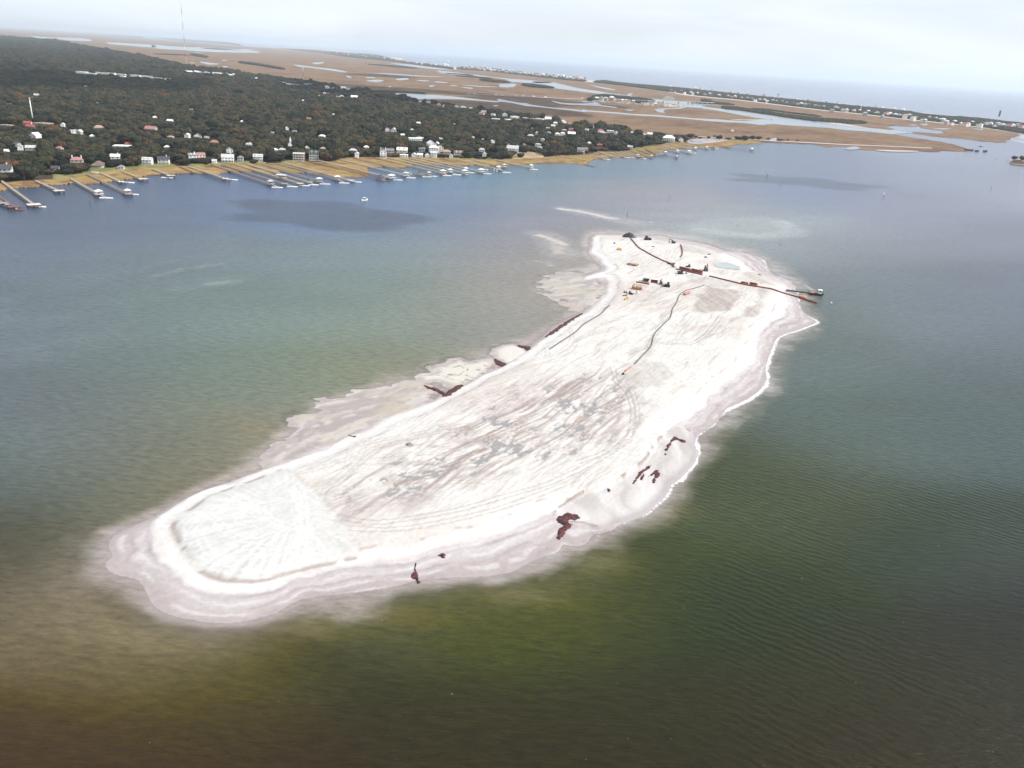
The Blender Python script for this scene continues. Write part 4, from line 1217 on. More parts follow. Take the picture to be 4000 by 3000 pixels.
palm_trunk_me = palm.mesh('palm_trunk', M['bark'])
pf = MB()
for k in range(26):
    a = k * 2.399
    el = R(60 - 100 * (k / 26))
    p0 = np.array([.2, .1, 8.0])
    d = np.array([math.cos(a), math.sin(a), 0])
    pts = [p0 + d * (t * 2.2 * math.cos(el)) + np.array([0, 0, math.sin(el) * t * 1.9 - 1.1 * t * t]) for t in (0, .35, .7, 1)]
    sd_ = np.array([-d[1], d[0], 0])
    vs = []
    for t, p in zip((.08, .34, .30, .03), pts): vs += [p + sd_ * t - np.array([0, 0, t * .4]), p, p - sd_ * t - np.array([0, 0, t * .4])]
    pf.add(vs, [(3 * i, 3 * i + 1, 3 * i + 4, 3 * i + 3) for i in range(3)] + [(3 * i + 1, 3 * i + 2, 3 * i + 5, 3 * i + 4) for i in range(3)])
palm_crown_me = pf.mesh('palm_crown', M['foliage'])
# ------------------------------------------------------------------ buildings
ORD = ['first','second','third','fourth','fifth','sixth','seventh','eighth','ninth','tenth','eleventh','twelfth','thirteenth','fourteenth','fifteenth','sixteenth','seventeenth','eighteenth','nineteenth','twentieth']
def ordn(k):
    k += 1
    if k <= 20: return ORD[k - 1]
    tens = {20: 'twenty', 30: 'thirty', 40: 'forty', 50: 'fifty', 60: 'sixty', 70: 'seventy', 80: 'eighty', 90: 'ninety'}
    t, u = (k // 10) * 10, k % 10
    if u == 0: return {30: 'thirtieth', 40: 'fortieth', 50: 'fiftieth', 60: 'sixtieth', 70: 'seventieth', 80: 'eightieth', 90: 'ninetieth'}[t]
    return tens[t] + '-' + ORD[u - 1]
clear = []                    # places kept free of trees: x, y, half width, house height
WALLN = {'W': ('white_paint', 'white'), 'C': ('cream_paint', 'cream'), 'G': ('grey_wall', 'grey'), 'B': ('beige_wall', 'beige'), 'E': ('green_wall', 'grey-green'), 'K': ('brick_wall', 'brick')}
ROOFN = {'W': ('white_roof', 'white'), 'G': ('grey_roof', 'grey'), 'P': ('pale_roof', 'pale grey'), 'D': ('dark_roof', 'dark'), 'R': ('red_roof', 'red'), 'I': ('pink_roof', 'pink'), 'N': ('brown_roof', 'brown'), 'O': ('orange_roof', 'orange'), 'T': ('tan_roof', 'tan')}
def house(u, v, wpx, st, kind, wall, roof, rz=0.0, feats='', label=None, group=None, name='house', depth=None):
    """u, v = middle of the house as seen; wpx = its width in the frame; kind g gable, x gable end forward, h hip, f flat"""
    hh = st * 3.0
    zt = .95 + hh * .6
    p = G(u, v, zt)
    dist = math.hypot(p[0], p[1])
    W = max(5.0, wpx / F * math.hypot(dist, H - zt) * .86)
    D = depth or min(max(W * .68, 6), 15)
    if kind == 'x': D = max(D, W * 1.1)
    face = math.atan2(p[0], p[1])
    rz = -face * .6 + rz
    z0 = .95
    e = empty(name, (p[0], p[1], z0), rz)
    if 'r' in feats: z0 += 0
    wm, rm = M[WALLN[wall][0]], M[ROOFN[roof][0]]
    base = 1.6 if 'e' in feats else 0.0
    mb = MB().box(-W / 2, W / 2, -D / 2, D / 2, 0, hh + base)
    rh = (min(W, D) if kind != 'x' else W) * .34
    top = hh + base
    rf = MB()
    o_ = .5
    if kind == 'f':
        rf.box(-W / 2 - .3, W / 2 + .3, -D / 2 - .3, D / 2 + .3, top + .003, top + .5)
        for _k in range(int('e' not in feats)): rf.box(-W * .1, W * .05, -D * .1, D * .1, top + .5, top + 1.4)
    elif kind == 'g':
        for s in (-1, 1):
            rf.add([(-W/2-o_, s*(D/2+o_), top-.15), (W/2+o_, s*(D/2+o_), top-.15), (W/2+o_, 0, top+rh), (-W/2-o_, 0, top+rh),
                    (-W/2-o_, s*(D/2+o_), top+.05), (W/2+o_, s*(D/2+o_), top+.05), (W/2+o_, 0, top+rh+.25), (-W/2-o_, 0, top+rh+.25)],
                   [(0,1,2,3),(4,7,6,5),(0,4,5,1),(0,3,7,4),(1,5,6,2)])
        mb.add([(-W/2, -D/2, top), (-W/2, D/2, top), (-W/2, 0, top+rh-.2)], [(0,1,2)])
        mb.add([(W/2, -D/2, top), (W/2, D/2, top), (W/2, 0, top+rh-.2)], [(0,2,1)])
    elif kind == 'x':
        for s in (-1, 1):
            rf.add([(s*(W/2+o_), -D/2-o_, top-.15), (s*(W/2+o_), D/2+o_, top-.15), (0, D/2+o_, top+rh), (0, -D/2-o_, top+rh),
                    (s*(W/2+o_), -D/2-o_, top+.05), (s*(W/2+o_), D/2+o_, top+.05), (0, D/2+o_, top+rh+.25), (0, -D/2-o_, top+rh+.25)],
                   [(0,1,2,3),(4,7,6,5),(0,4,5,1),(0,3,7,4),(1,5,6,2)])
        mb.add([(-W/2, -D/2, top), (W/2, -D/2, top), (0, -D/2, top+rh-.2)], [(0,1,2)])
        mb.add([(-W/2, D/2, top), (W/2, D/2, top), (0, D/2, top+rh-.2)], [(0,2,1)])
    else:
        k_ = max(W/2 - D*.45, .3)
        rf.add([(-W/2-o_, -D/2-o_, top), (W/2+o_, -D/2-o_, top), (W/2+o_, D/2+o_, top), (-W/2-o_, D/2+o_, top), (-k_, 0, top+rh), (k_, 0, top+rh)],
               [(0,1,5,4),(1,2,5),(2,3,4,5),(3,0,4),(0,3,2,1)])
    mb.build('wall', wm, e)
    ro = rf.build('roof', rm, e)
    if 'c' in feats:
        MB().box(W*.22, W*.22+.9, -.45, .45, top, top+rh+1.6).build('chimney', M['brick_wall'] if wall != 'W' else wm, ro)
    if 'C' in feats:
        for s in (-1, 1): MB().box(s*W*.36-.5, s*W*.36+.5, -.5, .5, top, top+rh+1.8).build('chimney', M['white_paint'], ro)
    if 'd' in feats:
        for s in (-1, 1):
            dm = MB().box(s*W*.22-1.1, s*W*.22+1.1, -D*.42, -D*.12, top+rh*.1, top+rh*.75)
            dm.add([(s*W*.22-1.4, -D*.44, top+rh*.75), (s*W*.22+1.4, -D*.44, top+rh*.75), (s*W*.22, -D*.44, top+rh*1.05), (s*W*.22-1.4, 0, top+rh*.75), (s*W*.22+1.4, 0, top+rh*.75), (s*W*.22, 0, top+rh*1.05)], [(0,1,2),(0,2,5,3),(1,4,5,2)])
            dm.build('dormer', wm, ro)
    if wpx >= 22:
        nw = max(2, int(W / 3.4))
        for fl in range(st):
            for i in range(nw):
                x = -W/2 + (i + .5) * W / nw
                z = base + fl * 3.0 + .9
                wd = MB().box(x-.6, x+.6, -D/2-.06, -D/2+.05, z, z+1.5).build('window', M['glass'], e)
                if wpx >= 34:
                    MB().box(x-.75, x+.75, -D/2-.10, -D/2-.065, z-.16, z-.02).build('sill', M['white_paint'], wd)
        for i in range(max(1, int(D / 4.5))):
            y = -D/2 + (i + .5) * D / max(1, int(D / 4.5))
            for s in (-1, 1):
                MB().box(s*(W/2)-.05 if s > 0 else -W/2-.06, W/2+.06 if s > 0 else -W/2+.05, y-.6, y+.6, base+.9, base+2.4).build('window', M['glass'], e)
    if 'p' in feats:
        pd = 2.6
        pm = MB()
        for fl in range(st if 'P' in feats else 1):
            z = base + fl * 3.0
            pm.box(-W/2+.2, W/2-.2, -D/2-pd, -D/2-.11, z-.02, z+.2)
            pm.box(-W/2+.2, W/2-.2, -D/2-pd-.04, -D/2-pd+.06, z+.85, z+.98)
        pm.build('porch', M['white_paint'], e)
        topz = base + (st if 'P' in feats else 1) * 3.0 - .1
        for i in range(5):
            x = -W/2 + .4 + i * (W - .8) / 4
            MB().box(x-.14, x+.14, -D/2-pd+.10, -D/2-pd+.38, -.2, topz-.01).build('column', M['white_paint'], e)
        MB().add([(-W/2, -D/2-pd-.4, topz), (W/2, -D/2-pd-.4, topz), (W/2, -D/2-.07, topz+.8), (-W/2, -D/2-.07, topz+.8), (-W/2, -D/2-pd-.4, topz+.15), (W/2, -D/2-pd-.4, topz+.15), (W/2, -D/2-.07, topz+.95), (-W/2, -D/2-.07, topz+.95)],
                 [(0,3,2,1),(4,5,6,7),(0,1,5,4),(1,2,6,5),(3,0,4,7)]).build('porch_roof', rm, e)
    if 's' in feats:
        MB().box(-1.1, 1.1, -D/2+.3, -D/2+2.5, top+rh*.6, top+rh+2.4).build('belfry', wm, e)
        MB().add([(-1.3, -D/2+.1, top+rh+2.4), (1.3, -D/2+.1, top+rh+2.4), (1.3, -D/2+2.7, top+rh+2.4), (-1.3, -D/2+2.7, top+rh+2.4), (0, -D/2+1.4, top+rh+8)], [(0,1,4),(1,2,4),(2,3,4),(3,0,4),(0,3,2,1)]).build('spire', wm, e)
    tag(e, label, 'church' if name == 'church' else 'house' if name == 'house' else 'building', group)
    clear.append((p[0], p[1], W/2 + 2.5, hh + base, D/2))
    return e

# the row of houses by the marsh (u, v, width px, storeys, kind, wall, roof, turn, features, what makes it special)
ROW = [(14,672,58,2,'g','W','D',.1,'pPec','large white waterfront house with double porch beside the longest left dock'),
 (217,660,26,1,'g','W','D',0,'','low white house half hidden under oaks behind the left lawn'),
 (302,632,44,2,'h','B','I',0,'C','beige house with pink roof and two chimneys above a round oak'),
 (385,648,42,1,'x','C','N',-.2,'p','cream gabled house with dark brown roof by the small white boat'),
 (452,618,34,2,'g','W','W',0,'c','white house with white roof just behind the gabled brown-roofed house'),
 (474,655,22,1,'h','W','G',0,'p','small white house with porch in the shade left of the green lawn'),
 (577,631,36,2,'g','W','P',-.1,'pPd','white porch house with pale roof at the left end of the green lawn'),
 (640,629,44,2,'g','W','D',.1,'pPc','white two storey house with dark grey roof and porch steps on the green lawn'),
 (752,613,32,2,'g','W','G',.3,'cd','white house with grey roof right of the big dark oak'),
 (783,612,34,2,'g','W','I',.3,'p','white house with bright pink metal roof'),
 (838,632,14,1,'g','W','P',0,'','tiny white garden house at the head of the first long dock'),
 (890,621,48,2,'g','W','P',.1,'cp','broad white house with pale roof behind a bare tree'),
 (897,592,26,2,'x','W','G',.2,'','white gabled house above the broad white house'),
 (940,622,22,2,'h','G','G',0,'p','small dark grey house with white balcony between two oaks'),
 (1009,618,38,2,'g','W','P',0,'pPd','white columned house with pale grey roof beside long dark hedge of oaks'),
 (1168,610,46,3,'f','K','P',0,'pP','three storey brick house with flat weathered roof'),
 (1226,608,40,3,'g','E','D',.1,'pPd','grey-green house with dark roof and two white dormers'),
 (1379,590,32,1,'h','G','P',0,'','low grey house with blue-grey roof among oaks'),
 (1394,606,14,2,'x','W','W',0,'','narrow white house behind bent dock walkway'),
 (1497,601,28,3,'x','W','G',.1,'pC','tall white house with pink chimney by the oak hedge'),
 (1524,594,32,2,'g','B','G',.1,'c','grey-roofed beige house right of the tall chimney house'),
 (1571,592,44,2,'g','C','W',0,'cd','long cream house with white roof behind clipped trees'),
 (1578,608,34,1,'f','W','W',0,'','low white garden wall house under clipped trees'),
 (1618,607,20,1,'x','W','W',0,'','small white boathouse left of the white garden wall'),
 (1641,608,22,1,'g','W','W',0,'','long low white cottage on the marsh edge'),
 (1669,608,18,1,'h','W','P',0,'','low white cottage with pale hip roof on the marsh edge'),
 (1648,588,26,2,'g','G','G',0,'d','grey house with grey roof and white dormer'),
 (1694,586,40,3,'h','W','W',0,'c','biggest white house with blazing white roof'),
 (1694,603,28,2,'g','W','P',.1,'pP','white double porch wing in front of the biggest white house'),
 (1717,583,32,3,'x','C','D',.2,'c','cream gabled house with navy roof and white chimney'),
 (1744,598,34,2,'h','B','T',0,'c','beige house with tan roof beside a dark tree'),
 (1762,611,10,1,'x','W','P',0,'','tiny glazed conservatory cottage by marsh'),
 (1790,603,38,2,'g','W','N',.1,'pPd','white porch house with brown dormered roof left of a round oak'),
 (1882,590,26,2,'h','W','P',0,'','white house with pale hip roof deep in the oaks'),
 (1892,607,12,2,'x','W','W',0,'','narrow white tower house at edge of the oaks'),
 (2003,585,50,2,'g','W','P',-.1,'C','long pale-roofed house with two white chimneys beside open sandy lot'),
 (2269,589,32,2,'g','W','G',0,'pP','white house with grey roof at marsh edge, right of the lone round tree'),
 (2289,586,18,2,'h','B','I',0,'','pink-beige house attached right of the grey-roofed white house'),
 (2342,571,24,2,'h','K','R',0,'','red house half buried in oaks near shore'),
 (2461,575,22,1,'g','W','P',0,'p','white house seen under the big oaks of the point'),
 (2612,545,50,3,'h','W','W',-.1,'pPc','very large white mansion at the end of the wooded point'),
 (2659,547,20,2,'x','W','R',.1,'','last white house with red gable before the causeway')]
for (u,v,wp,st,k,wa,ro,rz,ft,lb) in ROW:
    house(u, v, wp, st, k, wa, ro, rz, ft, lb, 'houses along the marsh shore')
house(1134, 568, 20, 2, 'x', 'W', 'G', .25, 's', 'white gabled church with a small spire among the oaks', name='church')

# roofs showing through the woods: (u, v, width px, storeys, kind, wall, roof[, special label])
WOOD = [(25,593,14,1,'g','W','W'),(66,566,20,2,'h','W','D'),(80,580,16,2,'x','W','P'),(122,584,34,2,'g','G','P'),(138,535,28,2,'x','W','W'),(233,581,22,1,'h','W','I'),(109,483,26,1,'g','C','R'),(119,496,28,1,'g','K','R'),
 (168,484,60,1,'f','B','T'),(28,492,44,1,'f','B','T'),(246,492,10,2,'x','W','W'),(296,516,36,2,'f','W','P'),(312,520,16,2,'x','B','W'),(386,501,36,1,'h','C','T'),(361,534,18,1,'h','W','W'),(336,338,13,1,'f','W','W'),(144,373,18,1,'g','W','P'),
 (38,408,16,1,'f','W','P'),(380,403,10,1,'f','W','W'),(605,460,16,1,'h','W','W'),(665,474,22,1,'g','W','W'),(751,429,20,1,'f','W','P'),(947,477,10,1,'h','W','W'),(591,506,44,1,'g','B','I'),(743,514,18,1,'h','W','O'),(732,534,18,2,'x','W','W'),
 (772,533,28,1,'x','W','D'),(808,538,18,1,'f','W','P'),(667,538,24,1,'h','G','T'),(652,577,18,1,'h','W','W'),(477,573,60,1,'f','W','W'),(501,566,22,1,'g','W','R'),(838,558,34,1,'h','B','O'),(977,566,22,1,'h','W','W'),(1004,308,16,1,'g','W','W'),
 (988,321,14,1,'g','W','W'),(1108,322,14,1,'f','W','W'),(1128,329,24,1,'f','W','W'),(1155,331,26,1,'f','W','W'),(1203,330,34,2,'f','G','P'),(1275,345,22,2,'x','W','P'),(1303,346,12,1,'g','W','P'),(1340,346,24,2,'g','W','W'),(1361,352,22,1,'x','W','P'),
 (1384,381,28,1,'g','W','W'),(1318,379,14,1,'h','B','I'),(1335,378,20,1,'h','W','P'),(1266,366,16,1,'g','W','W'),(1285,364,14,1,'f','W','W'),(1246,375,8,1,'x','W','W'),(1185,395,10,1,'g','W','W'),(1207,465,18,1,'g','C','O'),(945,476,12,1,'h','W','W'),
 (1302,449,8,1,'x','W','W'),(1122,505,8,2,'x','W','W'),(1151,514,18,1,'f','W','P'),(1259,534,26,1,'h','W','W'),(1065,520,8,1,'f','W','W'),(975,568,26,1,'g','W','P'),(1074,588,24,1,'h','W','W'),(1102,587,26,1,'h','G','P'),(1200,579,9,1,'x','W','W'),
 (1262,583,24,1,'h','C','T'),(1431,577,22,1,'h','W','W'),(1637,483,20,1,'g','W','W'),(1513,511,18,2,'x','W','W'),(1538,512,22,2,'x','W','W'),(1572,529,16,1,'g','W','W'),(1608,508,14,1,'h','W','W'),(1622,546,56,2,'f','W','W'),(1640,540,30,1,'f','W','W'),
 (1684,566,32,2,'x','W','W'),(1706,563,18,1,'x','B','W'),(1719,543,22,1,'f','W','W'),(1773,486,12,1,'f','W','W'),(1847,538,8,1,'f','W','W'),(1888,546,10,1,'f','W','W'),(1578,397,16,1,'f','W','W'),(1641,399,20,1,'h','B','P'),(1673,404,22,2,'g','B','P'),
 (1714,411,16,2,'x','W','P'),(1733,416,10,2,'x','W','W'),(1782,418,16,1,'g','W','W'),(1809,421,26,1,'h','B','W'),(1840,424,12,1,'g','W','W'),(1881,446,24,2,'h','B','I'),(1890,440,22,2,'g','W','P'),(1926,449,18,2,'f','W','W'),(1936,466,36,1,'f','W','W'),
 (1972,452,22,2,'x','W','W'),(2010,459,34,2,'f','W','W','white block with brown stripes at the far edge of the woods'),(1994,469,46,1,'f','W','W'),(2054,462,24,1,'f','W','W'),(2078,465,18,1,'f','W','P'),(2108,466,36,1,'f','W','W'),(2143,466,32,1,'g','W','W'),(2138,501,22,1,'f','W','W'),(2160,493,18,1,'g','W','W'),
 (2169,484,18,2,'h','W','W'),(2202,478,16,2,'x','W','W'),(2225,483,10,1,'x','W','W'),(2177,527,20,2,'h','W','W'),(2198,525,20,2,'h','W','W'),(2204,509,18,1,'f','W','W'),(2231,507,20,1,'g','W','R'),(2232,524,32,1,'g','W','W'),(2144,519,14,1,'f','W','W'),
 (2099,523,6,2,'x','W','W'),(2072,532,26,1,'h','G','P'),(2119,548,14,2,'f','W','W'),(2079,503,9,1,'h','W','W'),(1925,556,12,2,'x','W','W'),(2048,566,12,1,'x','B','I'),(2103,569,26,2,'f','W','W'),(2110,578,14,1,'f','G','W'),(2292,509,18,1,'g','W','P'),(2319,498,8,2,'x','W','P'),
 (2345,513,26,2,'h','W','R'),(2355,519,24,1,'f','W','W'),(2384,515,30,2,'f','W','W'),(2405,522,14,2,'x','W','W'),(2301,560,14,1,'h','W','W'),(2412,545,8,1,'f','W','W'),(2470,520,14,1,'g','W','P'),(2541,526,26,1,'g','W','W'),(2515,526,10,1,'f','W','W')]
WOOD.sort(key=lambda t: t[0])
cnt = {}
for t in WOOD:
    u,v,wp,st,k,wa,ro = t[:7]
    zone = 'far' if v < 120 + .18 * u else 'mid' if v < 545 - .0 * u else 'near'
    key = (zone, ro, wa, k)
    tot = sum(1 for s in WOOD if (('far' if s[1] < 120 + .18 * s[0] else 'mid' if s[1] < 545 else 'near'), s[6], s[5], s[4]) == key)
    i = cnt.get(key, 0)
    cnt[key] = i + 1
    rt = {'g': 'gabled', 'x': 'end-on', 'h': 'hipped', 'f': 'flat'}[k]
    zn = {'far': 'at the far edge of the woods', 'mid': 'deep in the woods', 'near': 'in trees behind the shore'}[zone]
    lb = t[7] if len(t) > 7 else ('%s %s roofed %s house %s' % (rt, ROOFN[ro][1], WALLN[wa][1], zn) + ('' if tot == 1 else ', %s from left' % ordn(i)))
    house(u, v, wp, st, k, wa, ro, random.uniform(-.5, .5), '', lb, 'roofs showing through the woods')
# long white complexes
for j, (u, v, wp) in enumerate([(318,284,46),(352,289,46),(388,286,34),(425,289,50),(470,292,44),(480,300,18),(530,298,36),(572,300,50),(612,306,44),(655,311,24)]):
    house(u, v, wp, 2 if j % 3 else 3, 'f', 'W', 'W', random.uniform(-.3, .1), '', 'long white block amid the far woods, %s in its row from left' % ordn(j), 'row of long white blocks', name='white_building', depth=14)
for j in range(20):
    u = 150 + j * 7.6 + random.uniform(-2, 2)
    house(u, 174 + .06 * (u - 150) + random.uniform(-1, 1), random.uniform(4, 8), 1, 'g', 'W', 'W', random.uniform(-.4, .4), '', 'tiny white house in the farthest row at upper left, %s from left' % ordn(j), 'farthest row of white houses')
for j in range(26):
    u = 727 + j * 7.4 + random.uniform(-2, 2)
    house(u, 280 + .07 * (u - 727) + random.uniform(-3, 3), random.uniform(7, 15), 1, random.choice('gh'), 'W', random.choice('WPPT'), random.uniform(-.4, .4), '', 'pale roofed house at the far marsh edge of the woods, %s from left' % ordn(j), 'row of pale roofs at the far marsh edge')

# ------------------------------------------------------------------ trees
def poly_pts(poly, z, step_fn, margin=3.0, ymax=9500):
    q = smooth(GP(poly, z), 2)
    out = []
    mn, mx_ = q.min(0), q.max(0)
    y = max(mn[1], 0)
    while y < min(mx_[1], ymax):
        st = step_fn(y)
        half = (y * .72 + 60)
        xs = np.arange(max(mn[0], -half), min(mx_[0], half), st)
        if len(xs):
            xs = xs + rng.uniform(-.38, .38, len(xs)) * st
            ys = y + rng.uniform(-.38, .38, len(xs)) * st
            out.append(np.stack([xs, ys, np.full(len(xs), st)], 1))
        y += st
    if not out: return np.zeros((0, 3))
    A_ = np.concatenate(out)
    d = sdf(A_[:, :2], q)
    return A_[d > margin]
FORP = [p for p in FOREST]
pts = poly_pts(FORP, .95, lambda y: 10.2 + max(0, y - 1200) * .0014, 2.0)
ax_, ay_ = pts[:, 0], pts[:, 1]
hmax = np.full(len(pts), 99.0)
bad = np.zeros(len(pts), bool)
for (hx, hy, hw, hh, hd) in clear:
    dv = np.array([hx, hy]) / math.hypot(hx, hy)
    rx_, ry_ = ax_ - hx, ay_ - hy
    along = -(rx_ * dv[0] + ry_ * dv[1])       # metres towards the camera
    across = np.abs(-rx_ * dv[1] + ry_ * dv[0])
    bad |= (across < hw + 3) & (np.abs(along) < hd + 4)
    slope = H / math.hypot(hx, hy)
    m_ = (along > -2) & (across < hw + 4.5) & (along < 11 / slope)
    hmax[m_] = np.minimum(hmax[m_], 1.2 + hh * .30 + (along[m_]) * slope)
bad |= (fbm(ax_ / 30, ay_ / 30, 3, 301) > .675) & (ay_ < 2200)      # yards, drives and clearings
pts, hmax = pts[~bad], hmax[~bad]
sc0 = pts[:, 2] / 8.4 * rng.uniform(.62, 1.12, len(pts))
big = rng.random(len(pts)) < .10
sc0[big] *= 1.3
hs = np.minimum(sc0 * 11 * rng.uniform(.85, 1.15, len(pts)), hmax) / 11
ok = hs > .16
pts, sc0, hs = pts[ok], sc0[ok], hs[ok]
sc0 = np.minimum(sc0, hs * 1.9)
order = np.argsort(np.hypot(pts[:, 0], pts[:, 1]))
uu, vv = PX(np.concatenate([pts[:, :2], np.full((len(pts), 1), 5.0)], 1))
vis = (uu > -15) & (uu < 4015)
near = [i for i in order if vis[i] and uu[i] > -10][:276]
nearset = set(near)
rest = np.array([i for i in range(len(pts)) if i not in nearset])

def tree(x, y, z, sx, sz, label, group=None, k=0, name='oak_tree', trunk=True):
    e = empty(name, (x, y, z), random.uniform(0, 6.28))
    c = link('crown', crownsA[k % len(crownsA)], e)
    c.scale = (sx, sx, sz)
    t = link('trunk', trunks[k % 3], e)
    t.scale = (sx, sx, sz)
    tag(e, label, 'tree', group)
    return e
import re
ROWPX = [(t[0], t[1], re.split(r' (?:by|beside|behind|at|on|in|above|just|right|left|seen|half|under|deep|between|among|before|with porch) ', t[9])[0]) for t in ROW]
tl = []
for i in near:
    u_, v_ = uu[i], vv[i]
    b = min(ROWPX, key=lambda q: abs(q[0] - u_) + 1.5 * abs(q[1] - 8 - v_))
    rel = 'left of' if u_ < b[0] - 22 else 'right of' if u_ > b[0] + 22 else ('behind' if v_ < b[1] - 4 else 'in front of')
    look = 'low' if hs[i] < .45 else 'tall' if hs[i] > 1.05 else 'spreading'
    tl.append(('%s oak %s the %s' % (look, rel, b[2]), i))
seen = {}
names = {}
for lb_, i in sorted(tl, key=lambda q: uu[q[1]]):
    n_ = sum(1 for a, _ in tl if a == lb_)
    k_ = seen.get(lb_, 0); seen[lb_] = k_ + 1
    names[i] = ' '.join(lb_.split()[:12]) + ('' if n_ == 1 else ', %s from left' % ordn(k_))
for k, i in enumerate(near):
    tree(pts[i, 0], pts[i, 1], .9, sc0[i], hs[i], names[i], 'oaks along the marsh shore', int(rng.integers(60)))

# far-off wood: thousands of crowns that read as one mass, geometry nodes on a cloud of points
colB = bpy.data.collections.new('crown_library')
for k, me_ in enumerate(crownsB + crownsA[:2]):
    o = bpy.data.objects.new('crown_source', me_)
    colB.objects.link(o)
def scatter(name, P3, SX, SZ, label):
    me_ = bpy.data.meshes.new(name)
    me_.vertices.add(len(P3))
    me_.vertices.foreach_set('co', np.asarray(P3, np.float32).ravel())
    for nm, arr, tp in (('sc', np.stack([SX, SX, SZ], 1), 'FLOAT_VECTOR'), ('rot', np.stack([np.zeros(len(P3)), np.zeros(len(P3)), rng.uniform(0, 6.28, len(P3))], 1), 'FLOAT_VECTOR')):
        a = me_.attributes.new(nm, tp, 'POINT')
        a.data.foreach_set('vector', arr.astype(np.float32).ravel())
    a = me_.attributes.new('idx', 'INT', 'POINT')
    a.data.foreach_set('value', rng.integers(0, 7, len(P3)).astype(np.int32))
    o = link(name, me_)
    tag(o, label, 'woodland', kind='stuff')
    ng = bpy.data.node_groups.new(name + '_nodes', 'GeometryNodeTree')
    ng.interface.new_socket('Geometry', in_out='INPUT', socket_type='NodeSocketGeometry')
    ng.interface.new_socket('Geometry', in_out='OUTPUT', socket_type='NodeSocketGeometry')
    N_ = ng.nodes
    gi, go = N_.new('NodeGroupInput'), N_.new('NodeGroupOutput')
    ci = N_.new('GeometryNodeCollectionInfo')
    ci.inputs['Collection'].default_value = colB
    ci.inputs['Separate Children'].default_value = True
    ci.inputs['Reset Children'].default_value = True
    ip = N_.new('GeometryNodeInstanceOnPoints')
    ip.inputs['Pick Instance'].default_value = True
    def na(nm, dt):
        q = N_.new('GeometryNodeInputNamedAttribute')
        q.data_type = dt
        q.inputs['Name'].default_value = nm
        return q.outputs['Attribute']
    ng.links.new(gi.outputs[0], ip.inputs['Points'])
    ng.links.new(ci.outputs[0], ip.inputs['Instance'])
    ng.links.new(na('idx', 'INT'), ip.inputs['Instance Index'])
    ng.links.new(na('rot', 'FLOAT_VECTOR'), ip.inputs['Rotation'])
    ng.links.new(na('sc', 'FLOAT_VECTOR'), ip.inputs['Scale'])
    ng.links.new(ip.outputs[0], go.inputs[0])
    md = o.modifiers.new('scatter', 'NODES')
    md.node_group = ng
    return o
scatter('woodland', np.concatenate([pts[rest][:, :2], np.full((len(rest), 1), .9)], 1), sc0[rest], hs[rest], 'dense dark green and brown wood reaching back from the shore')
print('trees', len(near), len(rest))

# wooded strips far off
STR = [([(1103,190),(1239,205),(1352,222),(1533,240),(1668,258),(1780,271),(1760,264),(1668,250),(1560,238),(1465,214),(1352,206),(1239,196)], 13, .8),
       ([(1800,272),(1900,277),(1981,287),(2162,307),(2275,318),(2280,313),(2207,299),(1981,276),(1900,266),(1800,261)], 15, .7),
       ([(2320,322),(2433,334),(2614,358),(2726,374),(2885,389),(3075,412),(3233,431),(3359,443),(3518,462),(3707,481),(3866,501),(4000,522),(4200,545),(4200,512),(4000,487),(3802,464),(3700,458),(3610,452),(3549,439),(3296,413),(3106,393),(2853,367),(2700,350),(2600,340),(2480,330),(2400,322),(2360,316)], 10, .85),
       ([(304,126),(400,134),(500,144),(553,149),(540,143),(420,132),(320,124)], 26, 1.3), ([(610,150),(700,158),(800,166),(900,174),(944,179),(900,167),(780,158),(660,150)], 20, 1.2),
       ([(78,102),(180,108),(271,114),(200,107)], 30, 1.5), ([(745,216),(780,222),(805,226),(808,222),(770,213),(750,212)], 9, .9), ([(937,247),(1000,255),(1060,265),(1110,272),(1060,261),(1000,250),(945,243)], 10, .9),
       ([(1876,314),(1930,322),(1992,323),(1960,318),(1900,312)], 9, .8), ([(2042,334),(2090,342),(2160,345),(2140,339),(2080,331),(2050,329)], 9, .8),
       ([(2295,392),(2330,394),(2330,387),(2350,382),(2330,376),(2310,386)], 8, .8), ([(2340,376),(2400,382),(2470,388),(2560,396),(2500,385),(2420,377),(2360,371)], 9, .7), ([(2468,400),(2520,404),(2520,397),(2480,390)], 8, .8),
       ([(2826,424),(2900,432),(3000,447),(3100,462),(3230,478),(3370,483),(3360,474),(3200,463),(3100,452),(2960,433),(2880,420),(2830,416)], 8.5, .50), ([(2930,426),(3000,432),(3100,444),(3200,456),(3180,450),(3080,438),(2980,425)], 9, .35),
       ([(2700,402),(2780,406),(2870,410),(2800,400),(2760,397),(2740,402)], 9, .5), ([(2740,394),(2775,398),(2770,391),(2750,389)], 8, .5), ([(1430,250),(1480,256),(1560,264),(1630,268),(1600,262),(1500,254)], 9, .4), ([(600,211),(650,214),(740,217),(680,212)], 12, .5),
       ([(1780,297),(1850,303),(1920,309),(1900,304),(1820,298)], 9, .5), ([(1000,306),(1100,318),(1060,310)], 10, .6), ([(3045,550),(3056,552),(3052,546)], 8, .3), ([(1452,357),(1500,360),(1580,362),(1660,367),(1600,361),(1520,357)], 8, .45)]
far3, fsx, fsz = [], [], []
for poly, st, hsc in STR:
    A_ = poly_pts(poly, 1.0, lambda y, s=st: s, -2.0, 45000)
    for a in A_:
        far3.append((a[0], a[1], .9))
        f = st / 8.2 * random.uniform(.75, 1.15)
        fsx.append(f)
        fsz.append(hsc * random.uniform(.7, 1.15))
# scattered marsh shrubs
for (u, v) in [(3600+random.uniform(-150,150), 545) for _ in range(0)]: pass
scatter('far_woodland', far3, np.array(fsx), np.array(fsz), 'bluish wooded strips on the far islands and hummocks')
print('far', len(far3))

